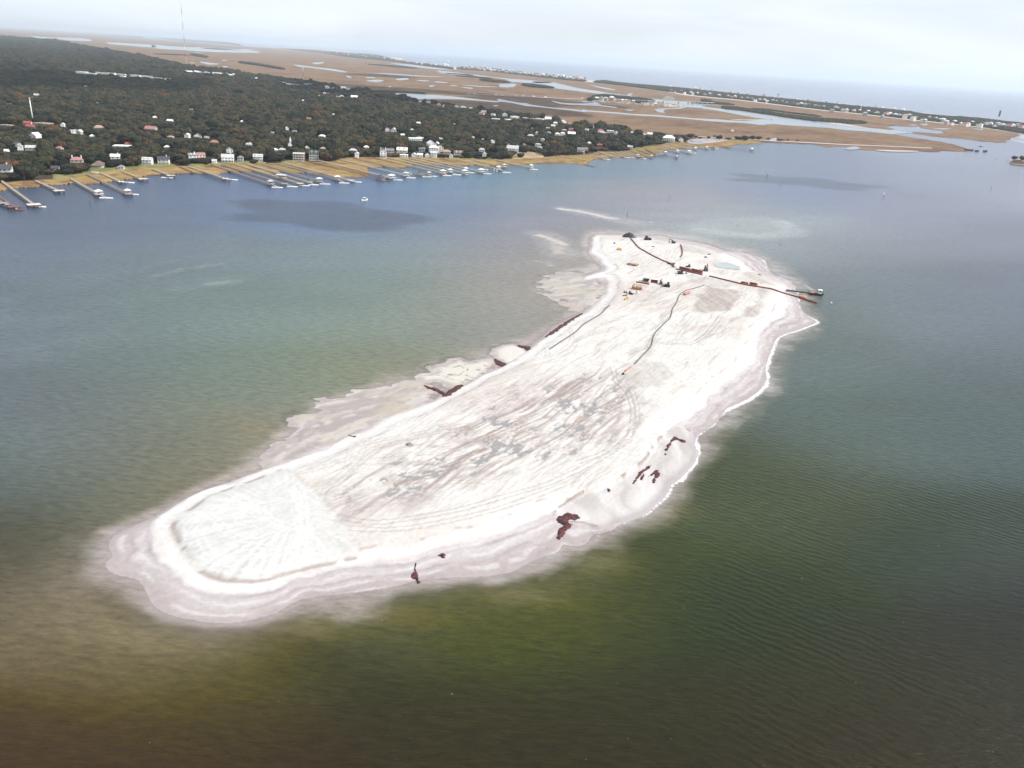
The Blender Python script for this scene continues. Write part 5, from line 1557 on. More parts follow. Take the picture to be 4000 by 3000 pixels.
# single trees and shrubs one can point to
def one(u, v, w_, h_, label, k=0, cat='tree', zb=.9, name='oak_tree', group=None):
    p = G(u, v, zb)
    e = tree(p[0], p[1], zb, w_ / 14, h_ / 11, label, group, k, name)
    return e
one(2033, 616, 13, 8, 'lone round oak standing on the sandy marsh edge', 1)
one(1827, 617, 17, 9.5, 'round clipped oak right of the brown-roofed porch house', 2)
one(1775, 588, 12, 10, 'orange autumn tree behind the tan-roofed house', 3)
for j, (u, v, w_, h_) in enumerate([(2688,538,14,9),(2698,539,16,11),(2718,538,9,5),(2735,542,8,5),(2768,542,9,6),(2806,543,12,8),(2812,544,13,10),(2845,545,14,5),(2878,545,14,8),(2890,547,13,9),(2910,549,18,12),(2926,543,9,6),(2941,545,15,10),(2963,546,13,9),(3001,545,8,4),(3040,547,7,3),(3077,548,7,3),(3114,551,7,3),(2790,536,8,5)]):
    one(u, v, w_, h_, 'causeway tree, %s from left in the sparse row past the mansion' % ordn(j), j, group='sparse trees along the causeway', name='shrub_tree')
for j, (u, v) in enumerate([(97,706),(136,702),(153,700),(171,699),(208,695),(276,690)]):
    p = G(u, v, .9)
    e = empty('palm_tree', (p[0], p[1], .9), j)
    a, b = link('trunk', palm_trunk_me, e), link('crown', palm_crown_me, e)
    s = [1.1, .85, 1.15, 1.2, 1.1, .8][j]
    a.scale = b.scale = (s, s, s)
    tag(e, 'palmetto at the left marsh edge, %s of six from left' % ordn(j), 'palm tree', 'palmettos at the marsh edge')
# ------------------------------------------------------------------ docks
def v2(a): return np.array([a[0], a[1]])
def dock(path, wood, label, head=None, ramp=None, roof=None, wide=1.5, zz=2.3, bare=False, rl=True):
    """path: frame pixels of the walkway, land end first; head (w, d) platform; ramp: pixel of the floating dock; roof material of a pavilion"""
    Pn = [G(u, v, zz) for u, v in path]
    o0 = Pn[0]
    e = empty('dock', (o0[0], o0[1], 0))
    loc = [np.array([p[0] - o0[0], p[1] - o0[1], zz]) for p in Pn]
    wm = M[wood]
    dk, pl, rail = MB(), MB(), MB()
    for a, b in zip(loc[:-1], loc[1:]):
        dk.bar(a, b, wide, .22)
        d = (b - a)
        ln = np.linalg.norm(d)
        d = d / ln
        nrm = np.array([-d[1], d[0], 0])
        n_ = max(2, int(ln / 3.6))
        for i in range(n_ + 1):
            q = a + d * ln * i / n_
            for s in (-1, 1):
                r_ = q + nrm * s * (wide / 2 - .15)
                pl.box(-.15, .15, -.15, .15, -.6, zz - .115 if not rl else zz + .95, 0, (r_[0], r_[1], 0))
        if rl:
            for s in (-1, 1):
                rail.bar(a + nrm * s * (wide / 2 - .0) + np.array([0, 0, .95]), b + nrm * s * (wide / 2 - .0) + np.array([0, 0, .95]), .10, .10)
    dk.build('walkway', wm, e)
    tag(pl.build('pilings', M['old_wood'] if not bare else M['dark_wood'], e), kind='stuff')
    if rl: tag(rail.build('railing', wm, e), kind='stuff')
    end = loc[-1]
    d = loc[-1] - loc[-2]
    d /= np.linalg.norm(d)
    rot = math.atan2(d[1], d[0])
    if head:
        w_, dd = head
        MB().box(-dd * .2, dd * .8, -w_ / 2, w_ / 2, zz + .112, zz + .32, rot, end * np.array([1, 1, 0])).build('platform', wm, e)
        hp = MB()
        for i in (-.15, .3, .75):
            for j in (-.45, 0, .45):
                c, s = math.cos(rot), math.sin(rot)
                x, y = i * dd, j * w_
                hp.box(-.16, .16, -.16, .16, -.6, zz + .11, 0, (end[0] + x * c - y * s, end[1] + x * s + y * c, 0))
        tag(hp.build('pilings', M['dark_wood'], e), kind='stuff')
        if roof:
            MB().add([(a_[0] * dd * .42 + dd * .3, a_[1] * w_ * .42, zz + 2.9) for a_ in ((-1, -1), (1, -1), (1, 1), (-1, 1))] + [(dd * .3, 0, zz + 4.5)], [(0, 1, 4), (1, 2, 4), (2, 3, 4), (3, 0, 4), (0, 3, 2, 1)])
            rb = MB().add([(math.cos(rot) * (a_[0] * dd * .42 + dd * .3) - math.sin(rot) * a_[1] * w_ * .42 + end[0], math.sin(rot) * (a_[0] * dd * .42 + dd * .3) + math.cos(rot) * a_[1] * w_ * .42 + end[1], zz + 2.9) for a_ in ((-1, -1), (1, -1), (1, 1), (-1, 1))] +
                          [(math.cos(rot) * dd * .3 + end[0], math.sin(rot) * dd * .3 + end[1], zz + 4.5)], [(0, 1, 4), (1, 2, 4), (2, 3, 4), (3, 0, 4), (0, 3, 2, 1)])
            rf = rb.build('pavilion_roof', M[roof], e)
            for a_ in ((-1, -1), (1, -1), (1, 1), (-1, 1)):
                x, y = a_[0] * dd * .36 + dd * .3, a_[1] * w_ * .36
                MB().box(-.13, .13, -.13, .13, zz + .32, zz + 2.895, 0, (end[0] + math.cos(rot) * x - math.sin(rot) * y, end[1] + math.sin(rot) * x + math.cos(rot) * y, 0)).build('post', wm, rf)
    if ramp:
        rp = G(ramp[0], ramp[1], .5)
        q = np.array([rp[0] - o0[0], rp[1] - o0[1], .45])
        st = end + d * (head[1] * .5 if head else 0)
        MB().bar(st + np.array([0, 0, .1]), q + np.array([0, 0, .35]), 1.3, .16).build('gangway', M['grey_metal'], e)
        fl = MB().box(-5.5, 5.5, -1.7, 1.7, -.1, .55, .15, (q[0], q[1], 0)).build('float', M['white_paint'] if wood != 'red_wood' else wm, e)
        for s in (-4.6, 4.6):
            MB().tube([(q[0] + s, q[1] + 1.9, -.5), (q[0] + s, q[1] + 1.9, 3.4)], .17, 6).build('mooring_post', M['dark_wood'], fl)
    tag(e, label, 'dock', 'private docks along the marsh shore')
    return e

DK = [([(-60,742),(-12,775),(8,792)],'old_wood',(9,6),None,None,'dock end cut by the left edge of the frame'),
 ([(-70,735),(-10,762),(52,806)],'red_wood',(9,6),(66,818),None,'dark red-brown dock at the left edge with a boxy end'),
 ([(5,700),(7,708),(129,797)],'pale_wood',(10,8),(150,806),None,'long pale dock from the leftmost white house to a square frame end'),
 ([(140,706),(228,744)],'pale_wood',(9,5),None,None,'short dock beside the palmettos with a small square head'),
 ([(275,697),(384,757)],'pale_wood',(8,6),(414,772),'white_roof','dock ending in white huts with a white float, right of the palmettos'),
 ([(339,680),(497,754)],'old_wood',(7,6),(516,758),'white_roof','long grey dock from the small white boat shelter to twin floats'),
 ([(393,675),(472,709)],'pale_wood',(6,5),(502,712),None,'short bent dock over the golden marsh with low white float'),
 ([(475,668),(556,698)],'yellow_wood',(9,6),None,None,'short dock with wide square head below the left half of the green lawn'),
 ([(598,660),(665,685)],'pale_wood',(8,5),(652,693),None,'short dock below the green-lawn house with a float on its left side'),
 ([(739,650),(879,697)],'pale_wood',(7,5),(908,701),None,'dock just right of the rotting red pier, ending in a long low float'),
 ([(826,642),(1054,717)],'old_wood',(8,6),(1083,731),'pale_roof','first of the very long parallel docks, pale grey'),
 ([(866,642),(1109,717)],'old_wood',(7,5),(1142,728),None,'second very long dock, wide white L float at its end'),
 ([(916,640),(1170,716)],'yellow_wood',(7,5),(1188,724),None,'long yellowish dock with a shelter halfway out'),
 ([(966,640),(1206,711)],'pale_wood',(6,5),(1225,721),'dark_roof','long dock ending in a small dark hut with white roof edge'),
 ([(1027,641),(1244,707)],'old_wood',(8,6),(1270,718),'white_roof','long dock from the columned house shore to a white-roofed hut'),
 ([(1085,639),(1210,672),(1314,699)],'old_wood',(8,6),(1345,714),'white_roof','thin grey dock with stair mid-way and a white-roofed head'),
 ([(1112,636),(1368,704)],'pale_wood',(7,6),(1393,710),None,'long pale dock crossing muddy flats to a broad square float'),
 ([(1211,632),(1410,677),(1482,696)],'red_wood',(8,6),(1504,706),'dark_roof','dark brown dock over the widest golden marsh'),
 ([(1240,626),(1525,693)],'pale_wood',(10,7),(1554,702),'white_roof','long pink-grey dock with big white-roofed pierhead'),
 ([(1327,620),(1340,624),(1582,684)],'pale_wood',(9,6),(1606,694),'pale_roof','long dock from the wooded bank to a pavilion with L float'),
 ([(1384,614),(1395,620),(1640,680)],'old_wood',(9,6),(1668,690),'dark_roof','bent dock starting at the white steps'),
 ([(1655,676),(1673,682)],'old_wood',(6,6),(1690,688),'pale_roof','detached pierhead beside the bent dock'),
 ([(1469,616),(1727,675)],'yellow_wood',(9,6),(1747,685),'white_roof','sunlit yellowish dock ending in a low white-roofed hut'),
 ([(1511,614),(1755,671)],'pale_wood',(7,6),(1785,682),'white_roof','dock with tiny white hut and a long ramp'),
 ([(1571,618),(1812,675)],'pale_wood',(9,6),(1811,681),'white_roof','dock from the white garden wall ending in two white roofs'),
 ([(1601,617),(1816,665)],'yellow_wood',(6,5),(1840,674),'white_roof','thin dock with small round-topped hut behind the two white roofs'),
 ([(1637,615),(1876,670)],'pale_wood',(10,7),(1903,678),'white_roof','dock ending in a large white boathouse beside free-standing piles'),
 ([(1718,618),(1783,633)],'red_wood',None,None,None,'short dark dock lost in the golden marsh'),
 ([(1780,620),(1944,660)],'pale_wood',(7,6),(1980,673),'white_roof','dock with two white huts in a row before its float'),
 ([(1850,623),(1967,651)],'yellow_wood',(7,5),None,'pale_roof','straight yellow dock with one small hut at its tip'),
 ([(1933,623),(2010,640),(2072,653)],'pale_wood',(6,5),(2085,661),'white_roof','dock beyond the sandy lot with widely spaced piles'),
 ([(2191,608),(2281,625)],'yellow_wood',(5,4),None,None,'marsh dock right of the lone round tree that never reaches water'),
 ([(2301,603),(2366,619)],'pale_wood',None,(2370,622),None,'short dock with slanting white ramp below the red house'),
 ([(2335,592),(2388,609)],'pale_wood',(5,4),None,None,'dock ending inside the golden marsh'),
 ([(2380,594),(2443,612)],'pale_wood',None,(2450,615),None,'marsh dock with slanted ramp, left one of a pair'),
 ([(2405,593),(2466,611)],'pale_wood',None,(2474,615),None,'marsh dock with slanted ramp, right one of a pair'),
 ([(2425,592),(2490,611)],'pale_wood',(6,5),None,'pale_roof','marsh dock with square hut at the water edge'),
 ([(2440,591),(2508,614)],'old_wood',(5,4),(2512,619),None,'marsh dock with small low float beside the square hut'),
 ([(2460,588),(2543,614)],'old_wood',(6,5),None,'pale_roof','dock below the big oaks ending in a grey hut'),
 ([(2490,584),(2559,608),(2604,599)][:2] + [(2598,600)],'old_wood',(6,5),None,'white_roof','dock turning along the shore to a small white hut'),
 ([(2520,582),(2562,604),(2640,616)],'dark_wood',(5,4),None,'pale_roof','dark low dock parallel to its own shadow, below the wooded point'),
 ([(2570,574),(2645,594)],'pale_wood',(6,5),None,'white_roof','upper dock with white boat shelter off the wooded point'),
 ([(2585,570),(2690,596)],'pale_wood',(9,6),(2707,598),'white_roof','dock with the largest white boathouse off the mansion'),
 ([(2620,566),(2714,583)],'pale_wood',(6,5),None,'white_roof','dock with a single white shelter right of the largest boathouse'),
 ([(2665,562),(2758,580)],'pale_wood',(6,5),None,'white_roof','dock with white shelter and low float, third from the right'),
 ([(2690,560),(2786,577)],'old_wood',(5,4),(2796,580),'dark_roof','dock with dark-roofed shelter and white float'),
 ([(2790,562),(2850,577),(2933,586)],'old_wood',(8,6),None,'white_roof','last dock to the right, lone walkway on piles to a white-roofed head')]
for (pa, wd, hd, rp, rf, lb) in DK:
    dock(pa, wd, lb, hd, rp, rf)
# the shelter halfway along the yellowish dock, its own roofed deck
p = G(1098, 693, 2.6)
e = empty('pier_shelter', (p[0], p[1], 0))
MB().box(-6, 6, -2.4, 2.4, 2.45, 2.7).build('platform', M['yellow_wood'], e)
MB().add([(-6, -2.6, 5.2), (6, -2.6, 5.2), (6, 2.6, 5.2), (-6, 2.6, 5.2), (-4, 0, 6.4), (4, 0, 6.4)], [(0, 1, 5, 4), (1, 2, 5), (2, 3, 4, 5), (3, 0, 4), (0, 3, 2, 1)]).build('roof', M['pale_roof'], e)
for x in (-5.4, 0, 5.4):
    for y in (-2.1, 2.1): MB().box(x - .14, x + .14, y - .14, y + .14, -.5, 5.19).build('post', M['old_wood'], e)
tag(e, 'roofed shelter standing halfway along the yellowish dock', 'shelter')

# red ruined pier, free piles, thin jetty
p0, p1 = G(703, 653, 1.6), G(753, 674, 1.3)
e = empty('ruined_pier', (p0[0], p0[1], 0))
d = p1 - p0
mb, pl = MB(), MB()
for i in range(16):
    t = i / 15
    c_ = np.array([d[0] * t, d[1] * t, 1.5 + random.uniform(-.3, .2)])
    if i not in (5, 10): mb.box(-1.5, 1.5, -1.2, 1.2, 0, .25, math.atan2(d[1], d[0]) + random.uniform(-.2, .2), c_)
    for s in (-1.2, 1.2): pl.box(-.15, .15, -.15, .15, -.5, random.uniform(1.6, 2.7), 0, (c_[0] + s, c_[1], 0))
mb.build('walkway', M['red_wood'], e)
tag(pl.build('pilings', M['red_wood'], e), kind='stuff')
tag(e, 'rotting dark red pier sagging across the golden marsh', 'pier')
def pile(u, v, h=2.0, mat='dark_wood', label='', group=None, cat='pile', name='wooden_pile', r=.2):
    p = G(u, v, 0)
    mb = MB().tube([(0, 0, -1), (0, 0, h)], r, 7)
    o = mb.build(name, M[mat], None, (p[0], p[1], 0))
    return tag(o, label, cat, group)
for j in range(22):
    t = j / 21
    pile(764 + 104 * t, 679 + 33 * t, 1.6 + random.uniform(-.4, .4), label='bare old pile off the rotting red pier, %s from the pier' % ordn(j), group='row of old piles off the red pier', r=.22)
for j, (u, v) in enumerate([(1917,668),(1921,669),(1929,668),(1932,669),(1939,671),(1943,671)]):
    pile(u, v, 3.2, 'old_wood' if j < 2 else 'white_paint', 'free-standing mooring pile off the large boathouse, %s of six' % ordn(j), 'mooring piles off the large boathouse', r=.3)
p0, p1 = G(2278, 641, .6), G(2325, 651, .5)
tag(MB().bar((0, 0, .35), (p1[0] - p0[0], p1[1] - p0[1], .3), 2.2, 1.2).build('stone_jetty', M['rock'], None, (p0[0], p0[1], 0)), 'thin dark jetty poking into the harbour from the marsh', 'jetty')

# channel markers and stakes out on the water
for (u, v, h, mt, lb) in ((353, 802, 5, 'dark_wood', 'lone dark marker pile in front of the left docks'), (894, 722, 4, 'dark_wood', 'stub pile right of the low float dock'), (1313, 718, 4, 'dark_wood', 'stub pile below the white-roofed thin dock'),
                          (3048, 725, 3, 'dark_wood', 'leaning stake between the two white channel markers'), (2613, 786, 9, 'old_wood', 'tall thin stake in the channel above the island'), (3870, 742, 6, 'red_wood', 'reddish stake near the right edge of the water'),
                          (3741, 632, 8, 'old_wood', 'pale stake below the marsh point'), (3928, 648, 14, 'old_wood', 'leaning thin pole left of the walled islet'), (2449, 848, 5, 'dark_wood', 'small stake right of the sand bar'), (2095, 688, 3, 'dark_wood', 'tiny stake off the lawn docks'),
                          (640, 706, 3, 'dark_wood', 'tiny dark stake by the green-lawn docks')):
    pile(u, v, h, mt, lb, cat='marker', name='marker_pile', r=.25)
for j, (u, v, lb) in enumerate(((2996, 690, 'white-topped channel marker at the left end of the long dark patch'), (3450, 772, 'white-topped channel marker right of and below the dark patch'))):
    p = G(u, v, 0)
    e = empty('channel_marker', (p[0], p[1], 0))
    MB().tube([(0, 0, -1), (0, 0, 3.6)], .3, 8).build('post', M['dark_wood'], e)
    MB().box(-1.2, 1.2, -.8, .8, 3.6, 4.0).build('platform', M['old_wood'], e)
    MB().add([(-1.3, -.15, 4.0), (1.3, -.15, 4.0), (1.3, -.15, 6.2), (-1.3, -.15, 6.2), (-1.3, .15, 4.0), (1.3, .15, 4.0), (1.3, .15, 6.2), (-1.3, .15, 6.2)], [(0,1,2,3),(4,7,6,5),(0,4,5,1),(1,5,6,2),(2,6,7,3),(3,7,4,0)]).build('daymark', M['white_paint'], e)
    tag(e, lb, 'channel marker')

# ------------------------------------------------------------------ boats
def boat(u, v, ln, rz, label, cabin=True, group=None, mast=0, hull='white_hull', name='motorboat', z=0.0):
    p = G(u, v, z)
    e = empty(name, (p[0], p[1], z), rz)
    k = ln / 8
    rings = []
    for x, w_, zb, zt in ((-4, 1.25, -.1, .85), (-2, 1.4, -.25, .9), (1, 1.35, -.25, 1.0), (3, .8, -.1, 1.15), (4.1, .08, .5, 1.3)):
        rings.append([(x * k, -w_ * k, zt * k), (x * k, -w_ * .75 * k, zb * k), (x * k, 0, (zb - .2) * k), (x * k, w_ * .75 * k, zb * k), (x * k, w_ * k, zt * k)])
    MB().loft(rings).build('hull', M[hull], e)
    if cabin:
        c = MB().box(-.9 * k, 1.3 * k, -.8 * k, .8 * k, .8 * k, 1.9 * k).build('cabin', M['glass'], e)
        MB().box(-1.7 * k, 1.5 * k, -1.1 * k, 1.1 * k, 2.5 * k, 2.65 * k).build('hard_top', M['white_hull'], e)
        tp = MB()
        for x in (-1.5, 1.3):
            for y in (-.95, .95): tp.box(x * k - .05, x * k + .05, y * k - .05, y * k + .05, .8 * k, 2.5 * k)
        tp.build('top_frame', M['grey_metal'], e)
        MB().box(-4.5 * k, -4.02 * k, -.25 * k, .25 * k, .1 * k, 1.35 * k).build('outboard', M['dark_metal'], e)
    if mast:
        MB().tube([(.3 * k, 0, .6 * k), (.3 * k, 0, mast)], .14, 5).build('mast', M['white_paint'], e)
        MB().bar((.3 * k, 0, 2.2 * k), (-3.2 * k, 0, 2.3 * k), .3, .3).build('boom', M['white_hull'], e)
    return tag(e, label, 'boat', group)
boat(1424, 783, 8.5, R(52), 'small white motorboat trailing a wake past the docks')
boat(30, 808, 7, R(20), 'white and blue boat on the lift beside the red-brown dock', hull='blue_hull', z=.9)
boat(372, 676, 9, R(-8), 'white boat stored on the marsh edge below the gabled house', False, z=1.6)
boat(1513, 698, 7.5, R(10), 'white boat moored between the dark brown and pink-grey docks')
boat(1600, 681, 7, R(10), 'white boat behind the pavilion with L float')
boat(1896, 664, 7.5, R(15), 'white boat berthed behind the large white boathouse')
boat(2644, 592, 8, R(5), 'white boat under the upper shelter off the wooded point')
boat(2709, 596, 8, R(-5), 'white boat beside the largest boathouse off the mansion')
boat(2767, 580, 6, R(10), 'white skiff near the third dock from the right')
boat(3831, 573, 9, R(160), 'small dark boat speeding up the far channel', hull='blue_hull')
boat(3893, 621, 7, R(70), 'tiny white boat left of the walled islet')
boat(3014, 469, 12, R(10), 'white cruiser in the far channel before the tree-covered spit')
p = G(3745, 337, 0)
# ship on the horizon
e = empty('cargo_ship', tuple(G(3745, 341, 0)), R(-15))
MB().loft([[(-110, -14, 16), (-110, -12, 0), (-110, 12, 0), (-110, 14, 16)], [(80, -14, 16), (80, -12, 0), (80, 12, 0), (80, 14, 16)], [(120, -1, 20), (112, -1, 0), (112, 1, 0), (120, 1, 20)]]).build('hull', M['grey_metal'], e)
MB().box(-95, -70, -13, 13, 16.01, 42).build('bridge_house', M['white_paint'], e)
MB().box(-60, 90, -12, 12, 16.01, 30).build('container_stack', M['grey_wall'], e)
tag(e, 'faint grey ship on the hazy horizon at upper right', 'ship')

# ------------------------------------------------------------------ the works on the island
def pipe(path, r, mat, name, label, z=None, cat='pipe', flange=8.0, sag=0.0, ends=None, src=True, lift=.0, parent=None):
    q = [(G if src else O)(a, b, 2.0)[:2] for a, b in path]
    q = smooth(q, 8, False) if len(q) > 2 else np.array([q[0] + (q[1] - q[0]) * t for t in np.linspace(0, 1, 18)])
    pts_ = [(x, y, max(IZ(x, y), 0.0) + r + lift if z is None else z + r) for x, y in q]
    o0 = np.array([pts_[0][0], pts_[0][1], 0])
    pts_ = [np.array(p_) - o0 for p_ in pts_]
    e = empty(name, tuple(o0))
    MB().tube(pts_, r, 8).build('pipe_run', M[mat], e, sm=True)
    if flange:
        acc = 0
        for a, b in zip(pts_[:-1], pts_[1:]):
            ln = np.linalg.norm(b - a)
            acc += ln
            if acc > flange:
                acc = 0
                dd = (b - a) / ln
                MB().tube([b - dd * .14, b + dd * .14], r * 1.32, 8).build('flange', M['rust'], e)
    tag(e, label, cat)
    return e
pipe([(2462,931),(2492,968),(2517,984),(2554,1005),(2590,1021),(2619,1032)], .42, 'rust', 'discharge_pipeline', 'rust brown pipeline running from the junction to the dark slurry plume', flange=11)
pipe([(2622,1034),(2626,1040),(2632,1047)], .5, 'rust', 'discharge_pipeline', 'short stub of rust pipe below the junction')
pipe([(2659,957),(2663,972),(2665,988),(2663,1000),(2657,1008)], .42, 'rust', 'discharge_pipeline', 'curved rust pipe leading to the far beach')
pipe([(2640,1054),(2690,1066),(2743,1078)], .42, 'rust', 'discharge_pipeline', 'rust pipeline under the stacked pipes by the junction', flange=11)
pipe([(2770,1083),(2840,1099),(2895,1112),(2950,1122),(3010,1131),(3070,1142),(3126,1153)], .45, 'rust', 'discharge_pipeline', 'long main rust pipeline crossing the island to the right shore', flange=11)
pipe([(3126,1153),(3145,1160),(3168,1168),(3193,1175)], .55, 'rust', 'submerged_pipeline', 'black pipeline sinking into the water off the right shore', z=.1, flange=9)
pipe([(3071,1131),(3120,1137),(3180,1144)], .65, 'black_hose', 'floating_pipeline', 'black floating pipeline from the beach to the workboat', z=.9, flange=10)
pipe([(1522,618),(1503,624),(1486,628),(1474,634),(1466,642),(1462,654),(1453,668),(1450,680),(1446,690),(1430,705),(1418,718),(1411,730),(1408,742),(1404,752),(1390,768),(1370,789)], .24, 'black_hose', 'drain_hose', 'long dark hose winding down the middle of the island', src=False, flange=0)
pipe([(1317,660),(1308,668),(1297,680),(1280,690),(1260,702),(1244,718),(1214,738),(1188,755)], .28, 'black_hose', 'silt_boom', 'dark line of boom along the left berm', src=False, flange=0)
pipe([(2681,1156),(2674,1159),(2671,1157)][:0] or [(2692,1149),(2672,1157)], .9, 'pale_rust', 'pipe_section', 'single fat pinkish pipe section beside the dark hose', flange=0)
pipe([(2464,1440),(2441,1456)], .4, 'pale_rust', 'pipe_section', 'thin rusty pipe section at the lower end of the hose', flange=0)
pipe([(2484,1112),(2534,1121)], .55, 'rust', 'pipe_section', 'long rusty beam behind the orange frames', flange=0, lift=1.0)
for j, (a, b, n_, lb) in enumerate((((2651,1052),(2692,1061),6,'stack of red-brown pipes, left of two by the junction'), ((2697,1062),(2738,1071),7,'stack of red-brown pipes, right of two by the junction'),
                                ((2893,1108),(2920,1112),4,'small stack of red-brown pipes on the long pipeline, left one'), ((2927,1113),(2955,1118),6,'small stack of red-brown pipes on the long pipeline, right one'))):
    pa, pb = G(*a, 2.5), G(*b, 2.5)
    z0 = max(IZ(pa[0], pa[1]), 1)
    e = empty('pipe_stack', (pa[0], pa[1], z0))
    d = pb - pa; d[2] = 0
    ln = np.linalg.norm(d); dn = d / ln
    nr = np.array([-dn[1], dn[0], 0])
    r_ = .42
    k = 0
    for row in range(3):
        for i in range(4 - row):
            if k >= n_ + 2: break
            off = nr * ((i - (3 - row) / 2) * r_ * 2.03 + 1.6) + np.array([0, 0, r_ + row * r_ * 1.75])
            MB().tube([off + dn * random.uniform(-.3, .3), d + off + dn * random.uniform(-.3, .3)], r_, 8).build('pipe', M['rust'], e, sm=True)
            k += 1
    tag(e, lb, 'pipe stack')
p = G(2622, 1032, 2.5)
e = empty('pipe_junction', (p[0], p[1], IZ(p[0], p[1])))
MB().tube([(-3, .6, .5), (0, 0, .5), (1.4, -3.2, .5)], .5, 8).tube([(0, 0, .5), (3, 2, .5)], .5, 8).build('branch_pipe', M['dark_machine'], e, sm=True)
MB().box(.2, 1.6, .2, 1.4, 1.0, 2.2).build('valve_box', M['white_paint'], e)
tag(e, 'dark pipe junction with a white valve box in the works area', 'pipe junction')

# slurry plume at the outlet: a dome of falling strands
p = G(2458, 930, 1.0)
e = empty('slurry_plume', (p[0], p[1], max(IZ(p[0], p[1]), .2)))
mb = MB()
rg = np.random.default_rng(5)
for k in range(420):
    a = rg.uniform(0, 2 * math.pi)
    q = rg.uniform(.15, 1) ** .6
    pts_ = []
    for t in (0, .3, .6, .85, 1):
        rr_ = q * 5.6 * t
        pts_.append(np.array([math.cos(a) * rr_ * 1.1, math.sin(a) * rr_ * .8, .5 + (4.4 * (1 - .25 * q)) * math.sin(math.pi * (.28 + .72 * t)) + rg.normal(0, .06)]))
    mb.tube(pts_, .10, 3, False, .42)
mb.build('falling_slurry', M['dark_metal'], e)
MB().tube([(.6, -1.6, .5), (.2, -.3, 1.2)], .45, 8).build('outlet', M['rust'], e)
MB().bar((.6, -1, 0), (.6, -1, 4.4), .22).build('post', M['pale_rust'], e)
tag(e, 'dark grey dome of slurry spraying at the far end of the pipeline', 'slurry plume')

def tracked(name, u, v, rz, kind, sc_, label, mat='dark_machine', zq=None):
    p = G(u, v, 3.0)
    z0 = max(IZ(p[0], p[1]), 0) if zq is None else zq
    e = empty(name, (p[0], p[1], z0), rz)
    sc_ *= .72
    e.scale = (sc_, sc_, sc_)
    for s in (-1, 1):
        MB().loft([[(x, s * 1.25 - .35, z) for x, z in ((-2.2, .25), (-1.9, .0), (1.9, 0), (2.2, .3), (2.1, .9), (-2.1, .9))], [(x, s * 1.25 + .35, z) for x, z in ((-2.2, .25), (-1.9, .0), (1.9, 0), (2.2, .3), (2.1, .9), (-2.1, .9))]]).build('track', M['rubber'], e)
    if kind == 'dozer':
        MB().box(-1.9, 1.6, -.85, .85, .5, 1.7).build('body', M[mat], e)
        c = MB().box(-1.5, 0, -.8, .8, 1.71, 3.1).build('cab', M['glass'], e)
        MB().box(-1.65, .15, -.95, .95, 3.103, 3.25).build('cab_roof', M[mat], c)
        MB().add([(2.7, -2, .1), (2.7, 2, .1), (2.5, 2, 1.4), (2.5, -2, 1.4), (2.95, -2, .05), (2.95, 2, .05), (2.8, 2, 1.45), (2.8, -2, 1.45)], [(0,3,2,1),(4,5,6,7),(0,1,5,4),(1,2,6,5),(2,3,7,6),(3,0,4,7)]).build('blade', M[mat], e)
        for s in (-1.5, 1.5): MB().bar((-.5, s * .62, .6), (2.6, s * .62, .6), .2, .25).build('push_arm', M[mat], e)
        MB().tube([(.9, .3, 1.7), (.9, .3, 2.6)], .08, 6).build('exhaust', M['dark_metal'], e)
    elif kind == 'excavator':
        MB().box(-2.6, 1.3, -1.35, 1.35, 1.0, 2.3).build('body', M[mat], e)
        c = MB().box(.3, 1.9, .35, 1.3, 2.303, 3.5).build('cab', M['glass'], e)
        MB().box(.2, 2.0, .25, 1.4, 3.503, 3.62).build('cab_roof', M[mat], c)
        bm_ = MB().bar((1.2, -.2, 1.6), (3.6, -.2, 4.6), .45, .6).bar((3.6, -.2, 4.6), (5.6, -.2, 3.6), .42, .5).build('boom', M[mat], e)
        MB().bar((5.6, -.2, 3.7), (5.0, -.2, 1.1), .35, .4).build('stick', M[mat], bm_)
        MB().loft([[(4.3, -.8, .3), (5.3, -.8, .2), (5.5, -.8, 1.2), (4.6, -.8, 1.2)], [(4.3, .4, .3), (5.3, .4, .2), (5.5, .4, 1.2), (4.6, .4, 1.2)]]).build('bucket', M['dark_metal'], bm_)
        MB().box(-2.75, -2.0, -1.3, 1.3, 1.1, 2.4).build('counterweight', M['dark_metal'], e)
    return tag(e, label, kind if kind != 'dozer' else 'bulldozer')
tracked('bulldozer', 2528, 934, R(20), 'dozer', 1.5, 'dark bulldozer at the far water edge right of the slurry plume')
tracked('excavator', 2630, 946, R(150), 'excavator', 1.0, 'dark excavator standing on the far beach near the curved pipe')
tracked('bulldozer', 2690, 1040, R(200), 'dozer', .85, 'small dark bulldozer between the junction and the big dark loader')
tracked('excavator', 2757, 1055, R(70), 'excavator', 1.35, 'largest dark machine, by the pipes left of the green lagoon')
tracked('excavator', 2659, 1067, R(10), 'excavator', 1.15, 'dark excavator in front of the stacked pipes by the junction')
tracked('excavator', 2582, 1107, R(80), 'excavator', 1.0, 'dark excavator just right of the two red containers')
tracked('bulldozer', 2605, 1117, R(165), 'dozer', 1.35, 'dark bulldozer parked right of the containers, nearest the open sand')
tracked('bulldozer', 2463, 1144, R(-20), 'dozer', .85, 'dark red small bulldozer left of the orange frames', 'dark_red_paint')
tracked('bulldozer', 2400, 948, R(60), 'dozer', .5, 'tiny dark machine at far left of the works sand', 'dark_machine')
